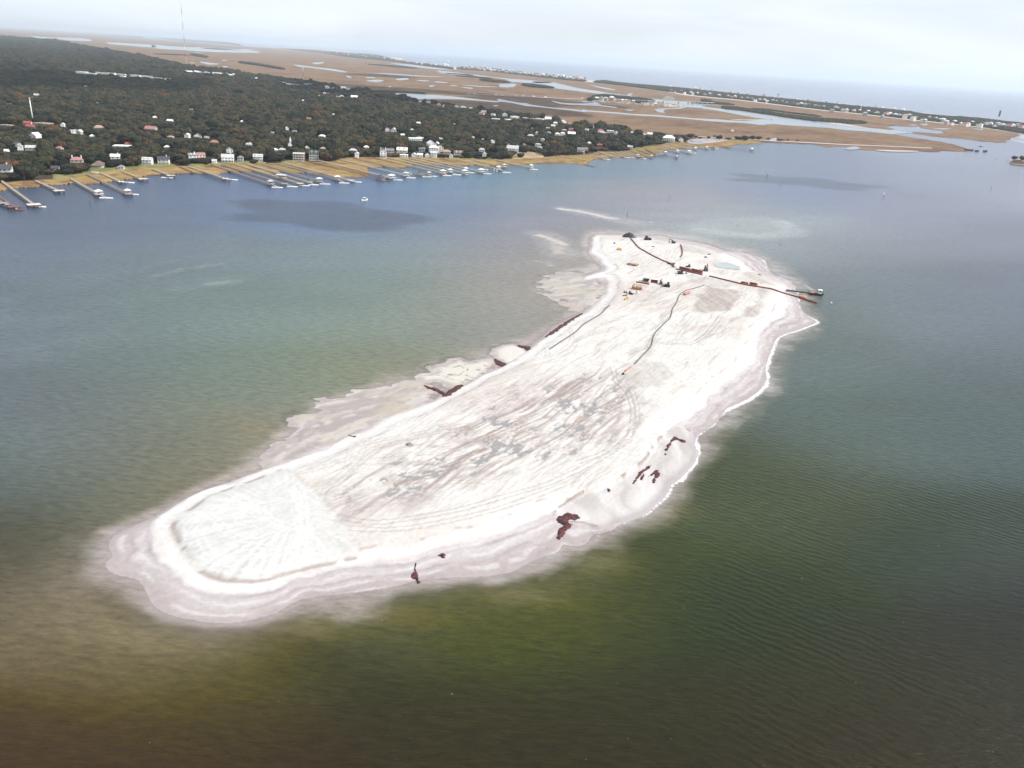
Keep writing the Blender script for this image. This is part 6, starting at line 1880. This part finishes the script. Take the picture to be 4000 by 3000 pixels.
# containers
def container(u, v, L_, W_, Hh, rz, wall, roof, label, name='container', cat='container'):
    p = G(u, v, 2.6)
    e = empty(name, (p[0], p[1], IZ(p[0], p[1])), rz)
    bd = MB().box(-L_/2, L_/2, -W_/2, W_/2, 0, Hh).build('body', M[wall], e)
    for i in range(int(L_ / .8)):
        x = -L_/2 + .5 + i * .8
        MB().box(x, x + .35, -W_/2 - .06, -W_/2 - .003, .2, Hh - .2).build('panel', M[wall], bd)
    MB().box(-L_/2 - .08, L_/2 + .08, -W_/2 - .08, W_/2 + .08, Hh + .003, Hh + .16).build('roof', M[roof], e)
    MB().box(L_/2 + .003, L_/2 + .07, -W_/2 + .15, -.04, .15, Hh - .15).box(L_/2 + .003, L_/2 + .07, .04, W_/2 - .15, .15, Hh - .15).build('door', M[wall], e)
    return tag(e, label, cat)
container(2523, 1097, 4.2, 2.6, 2.3, R(-9), 'dark_red_paint', 'pale_roof', 'dark red container with pale grey roof, left one of two')
container(2555, 1102, 4.6, 3.2, 2.3, R(-12), 'dark_red_paint', 'white_roof', 'dark red container with whitish roof, right one of two')
container(2511.5, 1099.5, 1.0, 1.0, 1.6, 0, 'green_paint', 'green_paint', 'bright turquoise green cabinet at the left end of the containers', 'cabinet', 'cabinet')
container(2521, 1103, 1.7, 1.0, .9, R(-9), 'pink_roof', 'red_roof', 'pinkish red tank in front of the left container', 'fuel_tank', 'tank')
p = G(2537, 1104, 2.6)
e = empty('light_tower', (p[0], p[1], IZ(p[0], p[1])))
MB().box(-.8, .8, -.5, .5, .3, 1.4).build('generator', M['white_paint'], e)
for a in range(3): MB().bar((0, 0, 1.2), (1.7 * math.cos(a * 2.1 + .4), 1.7 * math.sin(a * 2.1 + .4), 0), .12).build('leg', M['grey_metal'], e)
MB().tube([(0, 0, 1.4), (0, 0, 4.2)], .09, 6).build('mast', M['grey_metal'], e)
MB().box(-.7, .7, -.15, .15, 4.2, 4.7).build('lamp', M['white_paint'], e)
tag(e, 'white and grey light tower on splayed legs between the two containers', 'light tower')
for j, (u, v) in enumerate(((2474, 1128), (2488, 1130), (2502, 1132))):
    p = G(u, v, 2.3)
    e = empty('steel_cage', (p[0], p[1], IZ(p[0], p[1])), R(-8))
    b_ = MB()
    for x in (-1.1, 1.1):
        for y in (-1.5, 1.5):
            MB().bar((x, y, 0), (x * .55, y, 2.6), .22).build('leg', M['orange_brown'], e)
    for y in (-1.5, 1.5): b_.bar((-1.1, y, .3), (1.1, y, .3), .2).bar((-.6, y, 2.55), (.6, y, 2.55), .24)
    for x in (-.6, .6): b_.bar((x, -1.6, 2.6), (x, 1.6, 2.6), .22)
    b_.build('cross_bars', M['orange_paint'], e)
    MB().tube([(0, -1.3, .9), (0, 1.3, .9)], .65, 10).build('drum', M['orange_brown'], e)
    tag(e, 'orange-brown pipe frame, %s of three standing side by side' % ordn(j), 'steel cage', 'row of three orange-brown frames')
def crate(u, v, a, b, c, mat, label, cat, name, rz=0.2, kind=0):
    p = G(u, v, 2.3)
    e = empty(name, (p[0], p[1], IZ(p[0], p[1])), rz)
    MB().box(-a/2, a/2, -b/2, b/2, .15, c).build('body', M[mat], e)
    MB().box(-a/2-.1, a/2+.1, -b/2-.1, b/2+.1, 0, .147).build('skid', M['dark_metal'], e)
    if kind: MB().tube([(-a*.2, 0, c), (-a*.2, 0, c + .7)], .12, 6).build('pipe_stub', M['dark_metal'], e)
    return tag(e, label, cat)
crate(2439, 1143, .9, .8, 1.0, 'dark_metal', 'small dark pump, left one of two above the yellow parts', 'pump', 'pump', kind=1)
crate(2447, 1144, .9, .8, .9, 'dark_metal', 'small dark pump, right one of two above the yellow parts', 'pump', 'pump', kind=1)
crate(2437, 1155, 1.5, .7, .5, 'dark_machine', 'flat dark box on pale sand left of the yellow parts', 'box', 'tool_box')
crate(2446, 1154, 1.0, .8, 1.0, 'rock', 'greyish box between the pumps and the yellow parts', 'box', 'tool_box', .7)
crate(2450, 1166, 1.2, 1.1, 1.1, 'yellow_paint', 'yellow generator, upper of the yellow parts', 'generator', 'generator', kind=1)
crate(2443, 1171, 1.3, 1.1, 1.0, 'yellow_paint', 'yellow generator, lower of the yellow parts', 'generator', 'generator', .5, kind=1)
crate(2418, 977, 3.8, 1.7, 1.6, 'yellow_paint', 'yellow tank trailer alone on the far left sand', 'trailer', 'tank_trailer', -.1, kind=1)
crate(2765, 1118, 1.2, 1.0, 1.0, 'white_paint', 'small white box at the top of the dark hose', 'box', 'tool_box')
crate(2551, 965, 2.4, 1.0, .6, 'rock', 'low grey box on the far sand below the bulldozer', 'box', 'tool_box')
crate(2756, 1007, 2.0, .9, .8, 'dark_metal', 'dark skid on the churned sand left of the lagoon', 'skid', 'equipment_skid', kind=1)
crate(2434, 1463, .9, .9, .9, 'black_paint', 'tiny black drum on the sand at the lowest end of the hose', 'drum', 'drum')
p = G(2490, 1149, 2.3)
e = empty('satellite_dish', (p[0], p[1], IZ(p[0], p[1])))
MB().loft([[(math.cos(a) * r_, -.2 - .25 * (1.2 - r_), 1.0 + math.sin(a) * r_) for a in [i * math.pi / 5 for i in range(10)]] for r_ in (1.15, .8, .4, .05)], False).build('dish', M['white_paint'], e)
MB().bar((0, 0, 0), (0, -.4, 1.6), .25).build('stand', M['dark_metal'], e)
MB().box(-.9, .3, .8, 1.8, 0, 1.6).build('control_box', M['black_paint'], e)
tag(e, 'white round dish with a black box behind it', 'dish')
# rusty trestle
p = G(2472, 1037, 2.0)
e = empty('pipe_trailer', (p[0], p[1], IZ(p[0], p[1])), R(-6))
for k in range(5): MB().tube([(-1.4 + k * .85, -1.9, .8), (-.2 + k * .85, 2.2, .8)], .4, 8).build('pipe', M['pale_rust'], e)
MB().box(-2.0, 3.2, -2.3, -1.7, .1, .6).build('rear_beam', M['dark_machine'], e)
MB().tube([(-3.4, 3.1, .4), (4.4, 2.4, .4)], .3, 7).build('front_beam', M['rust'], e)
MB().tube([(-4.4, 1.4, .4), (-2.4, -1.6, .4)], .35, 7).build('drawbar', M['dark_machine'], e)
tag(e, 'rust-pink bundle of pipes on a dark skid alone on the left sand', 'pipe bundle')
# stakes and heaps
for j, (u, v, lb) in enumerate(((2967, 1074, 'small grey sand heap on the right edge of the white sand'), (2437, 920, 'low dark heap left of the slurry plume'), (2770, 999, 'brown heap on churned sand'), (2633, 1049, 'grey heap below the junction'), (1600, 1745, 'dark clod on the left flat'))):
    p = G(u, v, 1.5)
    rg = np.random.default_rng(j)
    mb = MB()
    rings = []
    for r_, z in ((1.3, -.3), (1.0, .35), (.55, .8), (.1, 1.0)):
        rings.append([(math.cos(a) * r_ * (1 + rg.normal(0, .12)) * 1.3, math.sin(a) * r_ * (1 + rg.normal(0, .12)), z) for a in [i * math.pi / 6 for i in range(12)]])
    mb.loft(rings)
    tag(mb.build('sand_heap', M['rock'], None, (p[0], p[1], IZ(p[0], p[1]))), lb, 'heap')

# workboat with its jet of foam
p = G(3186, 1148, .6)
e = empty('workboat', (p[0], p[1], 0), R(-14))
MB().loft([[(-4.6, -2, 1.3), (-4.4, -1.7, -.3), (-4.4, 1.7, -.3), (-4.6, 2, 1.3)], [(3.2, -2, 1.3), (3.2, -1.7, -.3), (3.2, 1.7, -.3), (3.2, 2, 1.3)], [(5.4, -1, 1.6), (4.6, -.6, 0), (4.6, .6, 0), (5.4, 1, 1.6)]]).build('hull', M['black_paint'], e)
MB().box(-3.6, .6, -1.4, 1.2, 1.303, 1.7).build('deck_hatch', M['orange_paint'], e)
c = MB().box(1.4, 3.8, -1.3, 1.3, 1.303, 3.6).build('wheelhouse', M['white_paint'], e)
MB().box(1.2, 4.0, -1.5, 1.5, 3.603, 3.8).build('roof', M['white_paint'], c)
MB().box(3.803, 3.86, -1.0, 1.0, 2.5, 3.3).build('window', M['glass'], c)
MB().box(1.7, 3.5, -1.36, -1.303, 2.5, 3.3).build('window', M['glass'], c)
MB().bar((.8, 0, 1.3), (.8, 0, 4.8), .2).bar((.8, -1.2, 3.8), (.8, 1.2, 3.8), .15).build('mast', M['dark_metal'], e)
MB().bar((-4, 1.4, 1.4), (-6.2, 1.8, 2.6), .25).build('davit', M['dark_metal'], e)
tag(e, 'black-hulled workboat with white wheelhouse and orange deck off the right shore', 'workboat')
p = G(3134, 1161, .5)
e = empty('pipe_float', (p[0], p[1], 0), R(-15))
MB().tube([(-1.9, 0, .35), (-1.5, 0, .7), (1.5, 0, .7), (1.9, 0, .35)], .85, 10).build('body', M['orange_paint'], e, sm=True)
MB().box(-3.0, -1.7, -.7, .7, 0, .9).build('dark_end', M['black_paint'], e)
tag(e, 'orange float with a black end beside the sinking pipeline', 'float')
for j, (u, v) in enumerate(((3247, 1183), (2881, 881), (3048, 952))):
    p = G(u, v, .3)
    tag(MB().loft([[(math.cos(a) * r_, math.sin(a) * r_, z) for a in [i * math.pi / 4 for i in range(8)]] for r_, z in ((.2, -.3), (.65, .1), (.6, .6), (.15, .95))]).build('buoy', M['white_paint' if j == 0 else 'orange_paint'], None, (p[0], p[1], 0)),
        ('white buoy right of the sinking pipeline', 'tiny orange buoy above the right end of the works', 'orange buoy off the far right beach')[j], 'buoy')

# green lagoon inside the berm
q = GP([(2786,1037),(2795,1033),(2815,1030),(2838,1031),(2855,1036),(2876,1043),(2890,1052),(2884,1058),(2860,1057),(2830,1053),(2800,1048)], 1.4)
zl = max(IZ(a, b) for a, b in q) + .12
sheet('lagoon', q, zl, M['lagoon'], px_=False)

# peat banks: raised dark red mats of old marsh root
def peat_mat():
    m, n, l, b, o = nmat('peat')
    g = n.new('ShaderNodeNewGeometry')
    z = n.new('ShaderNodeTexNoise')
    z.inputs['Scale'].default_value = .9
    z.inputs['Detail'].default_value = 6
    r = n.new('ShaderNodeValToRGB')
    r.color_ramp.elements[0].position, r.color_ramp.elements[1].position = .4, .66
    r.color_ramp.elements[0].color, r.color_ramp.elements[1].color = (.026, .009, .010, 1), (.13, .032, .028, 1)
    l(g.outputs['Position'], z.inputs['Vector'])
    l(z.outputs['Fac'], r.inputs['Fac'])
    l(r.outputs['Color'], b.inputs['Base Color'])
    b.inputs['Roughness'].default_value = .85
    M['peat'] = m
peat_mat()
PEAT = [([(954,856),(966,844),(979,834),(996,829),(1002,831),(990,842),(972,855),(958,858)], 'dark red peat bank at the root of the lower left sand tongues', .3),
 ([(916,831),(930,833),(942,836),(954,842),(966,847),(958,850),(940,842),(924,838)], 'thin dark red peat strip under the left sand tongue', .2),
 ([(1069,771),(1080,778),(1096,784),(1086,790),(1075,786),(1070,778)], 'dark red peat wedge below the round sand lobe', .3),
 ([(1118,743),(1132,744),(1145,746),(1149,751),(1140,756),(1130,750),(1120,748)], 'dark red peat patch above the round sand lobe', .2),
 ([(1178,724),(1196,712),(1214,699),(1236,685),(1258,674),(1260,677),(1246,687),(1224,702),(1200,718),(1182,728)], 'long dark peat strip along the upper left berm', .1),
 ([(1436,972),(1443,960),(1450,949),(1458,943),(1468,948),(1482,949),(1483,955),(1472,956),(1464,950),(1455,952),(1447,964),(1440,974)], 'hooked dark red peat ridge at the top of the right sand flat', .25),
 ([(1433,979),(1438,978),(1440,984),(1436,983)], 'small peat clod below the hooked ridge', 0),
 ([(1372,1034),(1382,1020),(1394,1011),(1408,1003),(1400,1012),(1388,1022),(1378,1034),(1368,1044)], 'thin slanting peat streak, left of the right sand flat streaks', .1),
 ([(1383,1034),(1389,1024),(1394,1022),(1390,1030),(1385,1036)], 'short slanting peat streak in the middle of the right flat', .1),
 ([(1400,1028),(1408,1020),(1424,1014),(1418,1022),(1406,1028)], 'slanting peat streak beside the thick one', .1),
 ([(1410,1038),(1414,1026),(1424,1020),(1427,1022),(1419,1030),(1415,1038),(1412,1042)], 'thick slanting peat streak near the surf', .2),
 ([(1204,1119),(1216,1112),(1228,1109),(1248,1111),(1250,1118),(1236,1121),(1232,1126),(1238,1131),(1228,1134),(1218,1136),(1210,1128)], 'largest dark red peat bank on the lower right shore', .5),
 ([(1205,1160),(1204,1146),(1212,1137),(1224,1132),(1236,1131),(1234,1138),(1222,1146),(1216,1156),(1208,1162)], 'blackish wet peat below the largest red bank', .1),
 ([(1312,1056),(1316,1056),(1318,1064),(1314,1066)], 'tiny dark peat stone on the white tongue', 0),
 ([(948,1199),(956,1196),(962,1198),(956,1206),(951,1202)], 'small dark peat clod below the lower berm', 0),
 ([(896,1217),(899,1216),(897,1228),(904,1238),(908,1254),(900,1252),(890,1243),(888,1240),(896,1230)], 'black peat clump at the lower water edge', .1),
 ([(752,938),(764,942),(772,941),(766,945),(756,943)], 'small dark peat crumb on the left flat', 0)]
for pts_, lb, zz in PEAT:
    q = smooth(OP(pts_, .8), 2)
    mn, mx_ = q.min(0) - 1, q.max(0) + 1
    ar_ = abs(np.dot(q[:, 0], np.roll(q[:, 1], 1)) - np.dot(q[:, 1], np.roll(q[:, 0], 1))) / 2
    pw_ = min(1.0, (ar_ / np.linalg.norm(q.max(0) - q.min(0))) / 4.5)
    st = .4
    XX, YY = np.meshgrid(np.arange(mn[0], mx_[0], st), np.arange(mn[1], mx_[1], st))
    P_ = np.stack([XX.ravel(), YY.ravel()], 1)
    d = sdf(P_, q) + (fbm(P_[:, 0] / 1.8, P_[:, 1] / 1.8, 4, 88) - .50) * (1.0 + 2.6 * pw_)
    base = np.array([IZ(a, b) for a, b in P_])
    base = np.maximum(base, -.05)
    ZZ = base + np.where(d > 0, .06 + .34 * ss(0, 1.2, d) + .35 * fbm(P_[:, 0], P_[:, 1], 3, 12), -.25)
    kp = d.reshape(XX.shape) > -.3
    kp = kp[:-1, :-1] & kp[1:, 1:]
    if kp.any():
        c0 = q.mean(0)
        me_ = grid_mesh('peat_bank', XX - c0[0], YY - c0[1], ZZ.reshape(XX.shape), kp, None, None, False)
        me_.materials.append(M['peat'])
        o = link('peat_bank', me_)
        o.location = (c0[0], c0[1], 0)
        tag(o, lb, 'peat bank')

# ------------------------------------------------------------------ towers, bridge, marina, islet
def mast(u, v, h, w_, label, name, mats, cat='tower', guyed=True, bands=7):
    p = G(u, v, 1)
    e = empty(name, (p[0], p[1], 1))
    for k in range(bands):
        z0, z1 = h * k / bands, h * (k + 1) / bands
        m_ = mats[k % len(mats)]
        mb = MB()
        s = w_ / 2
        for x, y in ((-s, -s), (s, -s), (0, s)): mb.bar((x, y, z0), (x, y, z1 - .004), w_ * .22)
        n_ = 8
        cs = ((-s, -s), (s, -s), (0, s))
        for i in range(n_):
            za, zb = z0 + (z1 - z0) * i / n_, z0 + (z1 - z0) * (i + 1) / n_
            for j in range(3): mb.bar((*cs[j], za), (*cs[(j + 1) % 3], zb), w_ * .12)
        mb.build('mast_section', M[m_], e)
    if guyed:
        for a in range(3):
            for f_ in (.45, .95):
                MB().bar((0, 0, h * f_), (math.cos(a * 2.09 + .3) * h * .6, math.sin(a * 2.09 + .3) * h * .6, 0), .12).build('guy_wire', M['grey_metal'], e)
    return tag(e, label, cat)
mast(728, 248, 318, 2.2, 'very tall red and white guyed radio mast rising past the horizon', 'radio_mast', ('white_paint', 'red_roof'), bands=9)
mast(1186, 324, 62, 3.0, 'white lattice tower at the far edge of the woods', 'lattice_tower', ('white_paint', 'grey_metal'), guyed=False, bands=3)
p = G(131, 484, 1)
e = empty('water_standpipe', (p[0], p[1], 1))
MB().tube([(0, 0, 0), (0, 0, 36)], .9, 10, True, .6).build('shaft', M['white_hull'], e, sm=True)
MB().tube([(0, 0, 36), (0, 0, 39)], 1.3, 10).build('antenna_ring', M['grey_metal'], e)
tag(e, 'pale monopole tower standing out of the left woods by the red roofs', 'tower')
p = G(3360, 437, 1)
e = empty('antenna_pole', (p[0], p[1], 1))
MB().tube([(0, 0, 0), (0, 0, 34)], 1.4, 8, True, 1.0).build('shaft', M['white_paint'], e, sm=True)
MB().tube([(0, 0, 34), (0, 0, 40)], 1.7, 8).build('antenna_head', M['white_paint'], e)
tag(e, 'white pole on the barrier island right of its middle', 'tower')
p = G(3037, 392, 1)
e = empty('water_tower', (p[0], p[1], 1))
MB().tube([(0, 0, 0), (0, 0, 30)], 1.2, 8).build('column', M['green_wall'], e)
MB().loft([[(math.cos(a) * r_, math.sin(a) * r_, z) for a in [i * math.pi / 6 for i in range(12)]] for r_, z in ((1.5, 28), (6, 31), (6.5, 34), (5, 37), (.5, 38.5))]).build('tank', M['green_wall'], e, sm=True)
tag(e, 'pale green water tower above the barrier island trees', 'water tower')
p = G(1749, 260, 1)
e = empty('water_tower', (p[0], p[1], 1))
MB().tube([(0, 0, 0), (0, 0, 46)], 3, 8).build('column', M['white_paint'], e)
MB().loft([[(math.cos(a) * r_, math.sin(a) * r_, z) for a in [i * math.pi / 6 for i in range(12)]] for r_, z in ((3, 44), (13, 50), (13, 56), (8, 61), (1, 63))]).build('tank', M['white_paint'], e, sm=True)
tag(e, 'white water tower on the far island left of the dense beach houses', 'water tower')
# the dark lighthouse
p = G(3896, 474, 1)
e = empty('lighthouse', (p[0], p[1], 1), R(25))
MB().add([(-4.2, 0, 0), (2.4, -4, 0), (2.4, 4, 0), (-4.2, 0, 21), (2.4, -4, 21), (2.4, 4, 21)], [(0,2,1),(3,4,5),(0,1,4,3),(1,2,5,4),(2,0,3,5)]).build('lower_shaft', M['white_paint'], e)
MB().add([(-4.3, 0, 21.01), (2.5, -4.1, 21.01), (2.5, 4.1, 21.01), (-4.3, 0, 44), (2.5, -4.1, 44), (2.5, 4.1, 44)], [(0,2,1),(3,4,5),(0,1,4,3),(1,2,5,4),(2,0,3,5)]).build('upper_shaft', M['dark_metal'], e)
MB().box(-2, 2, -2, 2, 44.01, 48).build('lantern_room', M['dark_metal'], e)
tag(e, 'square dark-topped lighthouse on the barrier island beach at far right', 'lighthouse')

# swing bridge and trestle
pa, pb = G(2480, 393, 6), G(2790, 403, 6)
e = empty('swing_bridge', (pa[0], pa[1], 0))
d = pb - pa; L_ = np.linalg.norm(d[:2]); dn = d / L_
MB().bar((0, 0, 8), (d[0], d[1], 8), 9, 1.6).build('deck', M['concrete'], e)
for i in range(16):
    q = dn * L_ * (i + .5) / 16
    if 5 < i < 10 and i != 8: continue
    MB().bar((q[0], q[1], -1), (q[0], q[1], 7.2), 5, 4).build('pier', M['concrete'], e)
tr = MB()
ta, tb = G(2588, 396, 6) - pa, G(2634, 398, 6) - pa
tm = (ta + tb) / 2
nr = np.array([-dn[1], dn[0], 0])
K = 12
for s in (-4.8, 4.8):
    pr = None
    for i in range(K + 1):
        t = i / K
        q = ta + (tb - ta) * t + nr * s
        top = 9 + 17 * (1 - (2 * t - 1) ** 2) ** .6
        cur = (q[0], q[1], top)
        tr.bar((q[0], q[1], 8.9), cur, 1.0) if 0 < i < K else None
        if pr is not None:
            tr.bar(pr, cur, 1.3)
            tr.bar((pr[0], pr[1], 8.9), cur, .8)
        pr = cur
tr.build('truss', M['pale_roof'], e)
tag(e, 'grey truss swing bridge and trestle over the far channel behind the marina', 'bridge')

# marina flats
for j, (u, v, wp, st) in enumerate([(2332,386,16,3),(2348,387,18,4),(2366,387,18,4),(2390,384,22,3),(2402,393,14,3),(2416,394,14,3),(2432,394,14,3),(2446,395,14,4),(2459,397,12,3),(2474,399,14,4),(2508,405,9,3),(2518,406,9,3),(2528,406,9,3),(2538,406,9,3),(2548,408,10,3),(2560,408,12,3),(2572,405,20,4),(2586,406,14,3),(2600,408,14,4),(2616,409,14,4)]):
    house(u, v, wp, st, random.choice('gxh'), random.choice('CWBB'), random.choice('PTGW'), random.uniform(-.3, .3), '', 'pale waterfront apartment block at the marina, %s from left' % ordn(j), 'apartment blocks at the marina', name='apartment_block')
for j in range(26):
    u = 2318 + j * 13.4 + random.uniform(-3, 3)
    boat(u, 395 + .065 * (u - 2318) + random.uniform(-2, 2), random.uniform(13, 19), random.uniform(-.4, .4), 'white yacht moored in front of the marina apartments, %s from left' % ordn(j), False, 'yachts moored at the marina', mast=random.choice([0, 0, 13, 18]), name='yacht', z=.4)
for j in range(9):
    boat(2612 + j * 6, 418 - j * .6 + random.uniform(-2, 2), random.uniform(14, 20), random.uniform(-.4, .4), 'white yacht at the outer pontoon of the marina, %s from left' % ordn(j), False, 'yachts moored at the marina', mast=random.choice([0, 12, 15]), name='yacht', z=.4)

# beach houses on the barrier islands: one small mesh each
def tiny_mesh(k):
    rg = random.Random(k)
    w_, d_, h_ = rg.uniform(10, 17), rg.uniform(9, 13), rg.uniform(8.5, 12)
    mb = MB().box(-w_/2, w_/2, -d_/2, d_/2, 0, h_)
    mb.add([(-w_/2-.6, -d_/2-.6, h_+.01), (w_/2+.6, -d_/2-.6, h_+.01), (w_/2+.6, d_/2+.6, h_+.01), (-w_/2-.6, d_/2+.6, h_+.01), (-w_/5, 0, h_+3), (w_/5, 0, h_+3)], [(0,1,5,4),(1,2,5),(2,3,4,5),(3,0,4),(0,3,2,1)])
    me_ = mb.mesh('beach_house', M[['white_paint', 'cream_paint', 'beige_wall', 'grey_wall', 'white_paint'][k % 5]])
    me_.materials.append(M[['white_roof', 'pale_roof', 'grey_roof', 'white_roof', 'tan_roof', 'pale_roof', 'red_roof'][k % 7]])
    for i, p_ in enumerate(me_.polygons):
        if i >= 6: p_.material_index = 1
    return me_
tiny = [tiny_mesh(k) for k in range(14)]
def row(n_, pa, pb, jv, label, group, sc_=1.0, v_curve=0):
    for i in range(n_):
        t = (i + random.uniform(.1, .9)) / n_
        u, v = pa[0] + (pb[0] - pa[0]) * t, pa[1] + (pb[1] - pa[1]) * t + random.uniform(-jv, jv)
        p = G(u, v, 1)
        o = bpy.data.objects.new('beach_house', random.choice(tiny))
        S.collection.objects.link(o)
        o.location = (p[0], p[1], 1.0)
        o.rotation_euler = (0, 0, random.uniform(0, 3))
        s = sc_ * random.uniform(.8, 1.3)
        o.scale = (s, s, s)
        tag(o, label + ', %s from left' % ordn(i), 'house', group)
row(34, (2610,358), (3230,424), 4, 'pale house, marsh side of near barrier island', 'houses on the near barrier island', 1.0)
row(46, (3235,432), (4010,512), 8, 'pale house among trees, right part of near barrier island', 'houses on the near barrier island', 1.05)
row(22, (2600,338), (3560,438), 2, 'pale beachfront house, ocean side of near barrier island', 'houses on the near barrier island', 1.0)
row(80, (1790,263), (2290,314), 3.5, 'pale beach house in dense row on far barrier island', 'houses on the far barrier island', 1.35)
row(24, (1240,198), (1790,268), 5, 'faint pale house in trees of far barrier island', 'houses on the far barrier island', 1.6)
# cars on the causeway road
car = MB().loft([[(-2.2, -.9, .3), (-2.2, .9, .3), (-2.2, .9, 1.0), (-2.2, -.9, 1.0)], [(2.2, -.9, .3), (2.2, .9, .3), (2.2, .9, .9), (2.2, -.9, .9)]]).loft([[(-1.6, -.8, 1.0), (-1.6, .8, 1.0), (-1.2, .7, 1.6), (-1.2, -.7, 1.6)], [(1.2, -.8, .95), (1.2, .8, .95), (.6, .7, 1.6), (.6, -.7, 1.6)]]).mesh('parked_car', M['white_hull'])
for i, (u, v) in enumerate([(1832,367),(1855,369),(1937,372),(1963,373),(2017,376),(2044,376),(2085,378),(2131,380),(2275,385)]):
    p = G(u, v, 1.3)
    o = bpy.data.objects.new('white_van', car)
    S.collection.objects.link(o)
    o.location = (p[0], p[1], 1.32)
    o.scale = (2.6, 2.2, 2.4)
    tag(o, 'white vehicle on the causeway across the far marsh, %s from left' % ordn(i), 'van', 'vehicles on the causeway')
# shed in the marsh
p = G(2860, 511, 1.5)
e = empty('marsh_hut', (p[0], p[1], .5), .3)
MB().box(-3.2, 3.2, -2.5, 2.5, 0, 3.6).build('wall', M['white_paint'], e)
MB().add([(-3.6, -2.8, 3.603), (3.6, -2.8, 3.603), (3.6, 2.8, 3.603), (-3.6, 2.8, 3.603), (-3.6, 0, 5), (3.6, 0, 5)], [(0,1,5,4),(2,3,4,5),(0,4,3),(1,2,5),(0,3,2,1)]).build('roof', M['pink_roof'], e)
tag(e, 'lone small white hut in the brown marsh beyond the causeway', 'hut')
# old bridge stumps off the marsh point
for j, (u, v, w_) in enumerate(((3771,589,5),(3779,589,5),(3787,590,5),(3797,590,6),(3811,593,7),(3818,593,6),(3843,594,4),(3851,594,4))):
    p = G(u, v, 0)
    mb = MB()
    for x in (-1.5, 1.5):
        for y in (-1.2, 1.2): mb.box(x - .5, x + .5, y - .5, y + .5, -1, 3.2)
    mb.box(-w_/2, w_/2, -2, 2, 3.205, 4.2 if j > 5 else 3.8)
    tag(mb.build('bridge_stump', M['dark_wood'], None, (p[0], p[1], 0)), 'dark timber stump of the old bridge off the marsh point, %s from left' % ordn(j), 'bridge stump', 'old bridge stumps')
# walled islet at the right edge
q = GP([(3944,632),(3952,624),(3975,622),(4010,626),(4090,640),(4100,660),(4020,648),(3950,641)], 1.5)
mb = MB().prism([tuple(a) for a in q[::-1]] if False else [tuple(a) for a in q], -1, 1.6)
o = mb.build('islet', M['brick_wall']); tag(o, 'low walled islet with dark oaks at the right edge', 'islet')
q = GP([(3948,634),(3956,627),(3975,625),(4010,629),(4088,642),(4090,652),(4020,643),(3955,638)], 1.7)
sheet('islet_ground', q, 1.72, M['woodland_floor'], px_=False)
one(3961, 624, 12, 9, 'dark oak on the left end of the walled islet', 2, zb=1.7)
one(3996, 628, 17, 11, 'dark oak at the frame edge on the walled islet', 3, zb=1.7)
house(3999, 631, 12, 1, 'h', 'B', 'I', 0, '', 'low building under the oaks of the walled islet')

# ------------------------------------------------------------------ air and clouds
hz = MB().box(-45000, 45000, -3000, 70000, -3.0, 345.0).build('haze')
m = bpy.data.materials.new('haze_air')
m.use_nodes = True
m.node_tree.nodes.clear()
pv_ = m.node_tree.nodes.new('ShaderNodeVolumePrincipled')
pv_.inputs['Color'].default_value = (.80, .90, 1.0, 1)
pv_.inputs['Density'].default_value = 4.0e-5
pv_.inputs['Anisotropy'].default_value = .15
mo = m.node_tree.nodes.new('ShaderNodeOutputMaterial')
m.node_tree.links.new(pv_.outputs['Volume'], mo.inputs['Volume'])
hz.data.materials.append(m)
tag(hz, 'thin pale haze over the whole place', 'haze', kind='stuff')

cm = bpy.data.materials.new('cloud_vapour')
cm.use_nodes = True
cm.node_tree.nodes.clear()
cv = cm.node_tree.nodes.new('ShaderNodeVolumePrincipled')
cv.inputs['Color'].default_value = (.98, .98, 1, 1)
cv.inputs['Density'].default_value = .10
mo = cm.node_tree.nodes.new('ShaderNodeOutputMaterial')
cm.node_tree.links.new(cv.outputs['Volume'], mo.inputs['Volume'])
ts = np.array(tosun)
def cloud(u, v, du, dv, alt, thick, j):
    """a puff of cloud at altitude alt, up-sun of the ground patch around (u, v)"""
    c = G(u, v, 0)
    ex = (G(u + du, v + du * .0635, 0) - G(u - du, v - du * .0635, 0)) / 2
    ey = (G(u, v - dv, 0) - G(u, v + dv, 0)) / 2
    off = ts * (alt / ts[2])
    import bmesh
    bm = bmesh.new()
    bmesh.ops.create_icosphere(bm, subdivisions=4, radius=1)
    me_ = bpy.data.meshes.new('cloud')
    a = math.atan2(ex[1], ex[0])
    lx, ly = np.linalg.norm(ex), np.linalg.norm(ey)
    for vtx in bm.verts:
        x, y, z = vtx.co
        k_ = .35 + 1.35 * float(fbm(np.array([x * 2.6 + 9 + j * 3.1]), np.array([y * 2.6 + z * 1.3 + 5]), 4, 5)[0])
        wx_, wy_ = x * lx * k_, y * ly * k_
        vtx.co = (wx_ * math.cos(a) - wy_ * math.sin(a), wx_ * math.sin(a) + wy_ * math.cos(a), z * thick * k_ * (1 if z > 0 else .5))
    bm.to_mesh(me_)
    bm.free()
    me_.materials.append(cm)
    o = link('cloud', me_)
    o.location = (c[0] + off[0], c[1] + off[1], alt)
    tag(o, 'cloud puff above the frame, shading %s' % ['the dark patch of water before the docks','the thin dark streak of water near the docks','the long dark patch of water at right','the far left woods','the marsh left of the marina','the dark marsh behind the white roofs','the edge of the far woods','the strip behind the pond','a thin streak of distant marsh'][j], 'cloud', 'small clouds')
for j, c_ in enumerate([(1330,846,330,46,900,45),(1120,800,160,14,900,30),(3150,712,280,16,1000,40),(300,322,430,34,1400,90),(1950,420,330,22,1500,90),(2130,399,250,11,1500,70),(1330,352,170,22,1400,80),(1560,349,500,7,1500,60),(1500,296,120,6,1600,60)]):
    cloud(*c_, j)
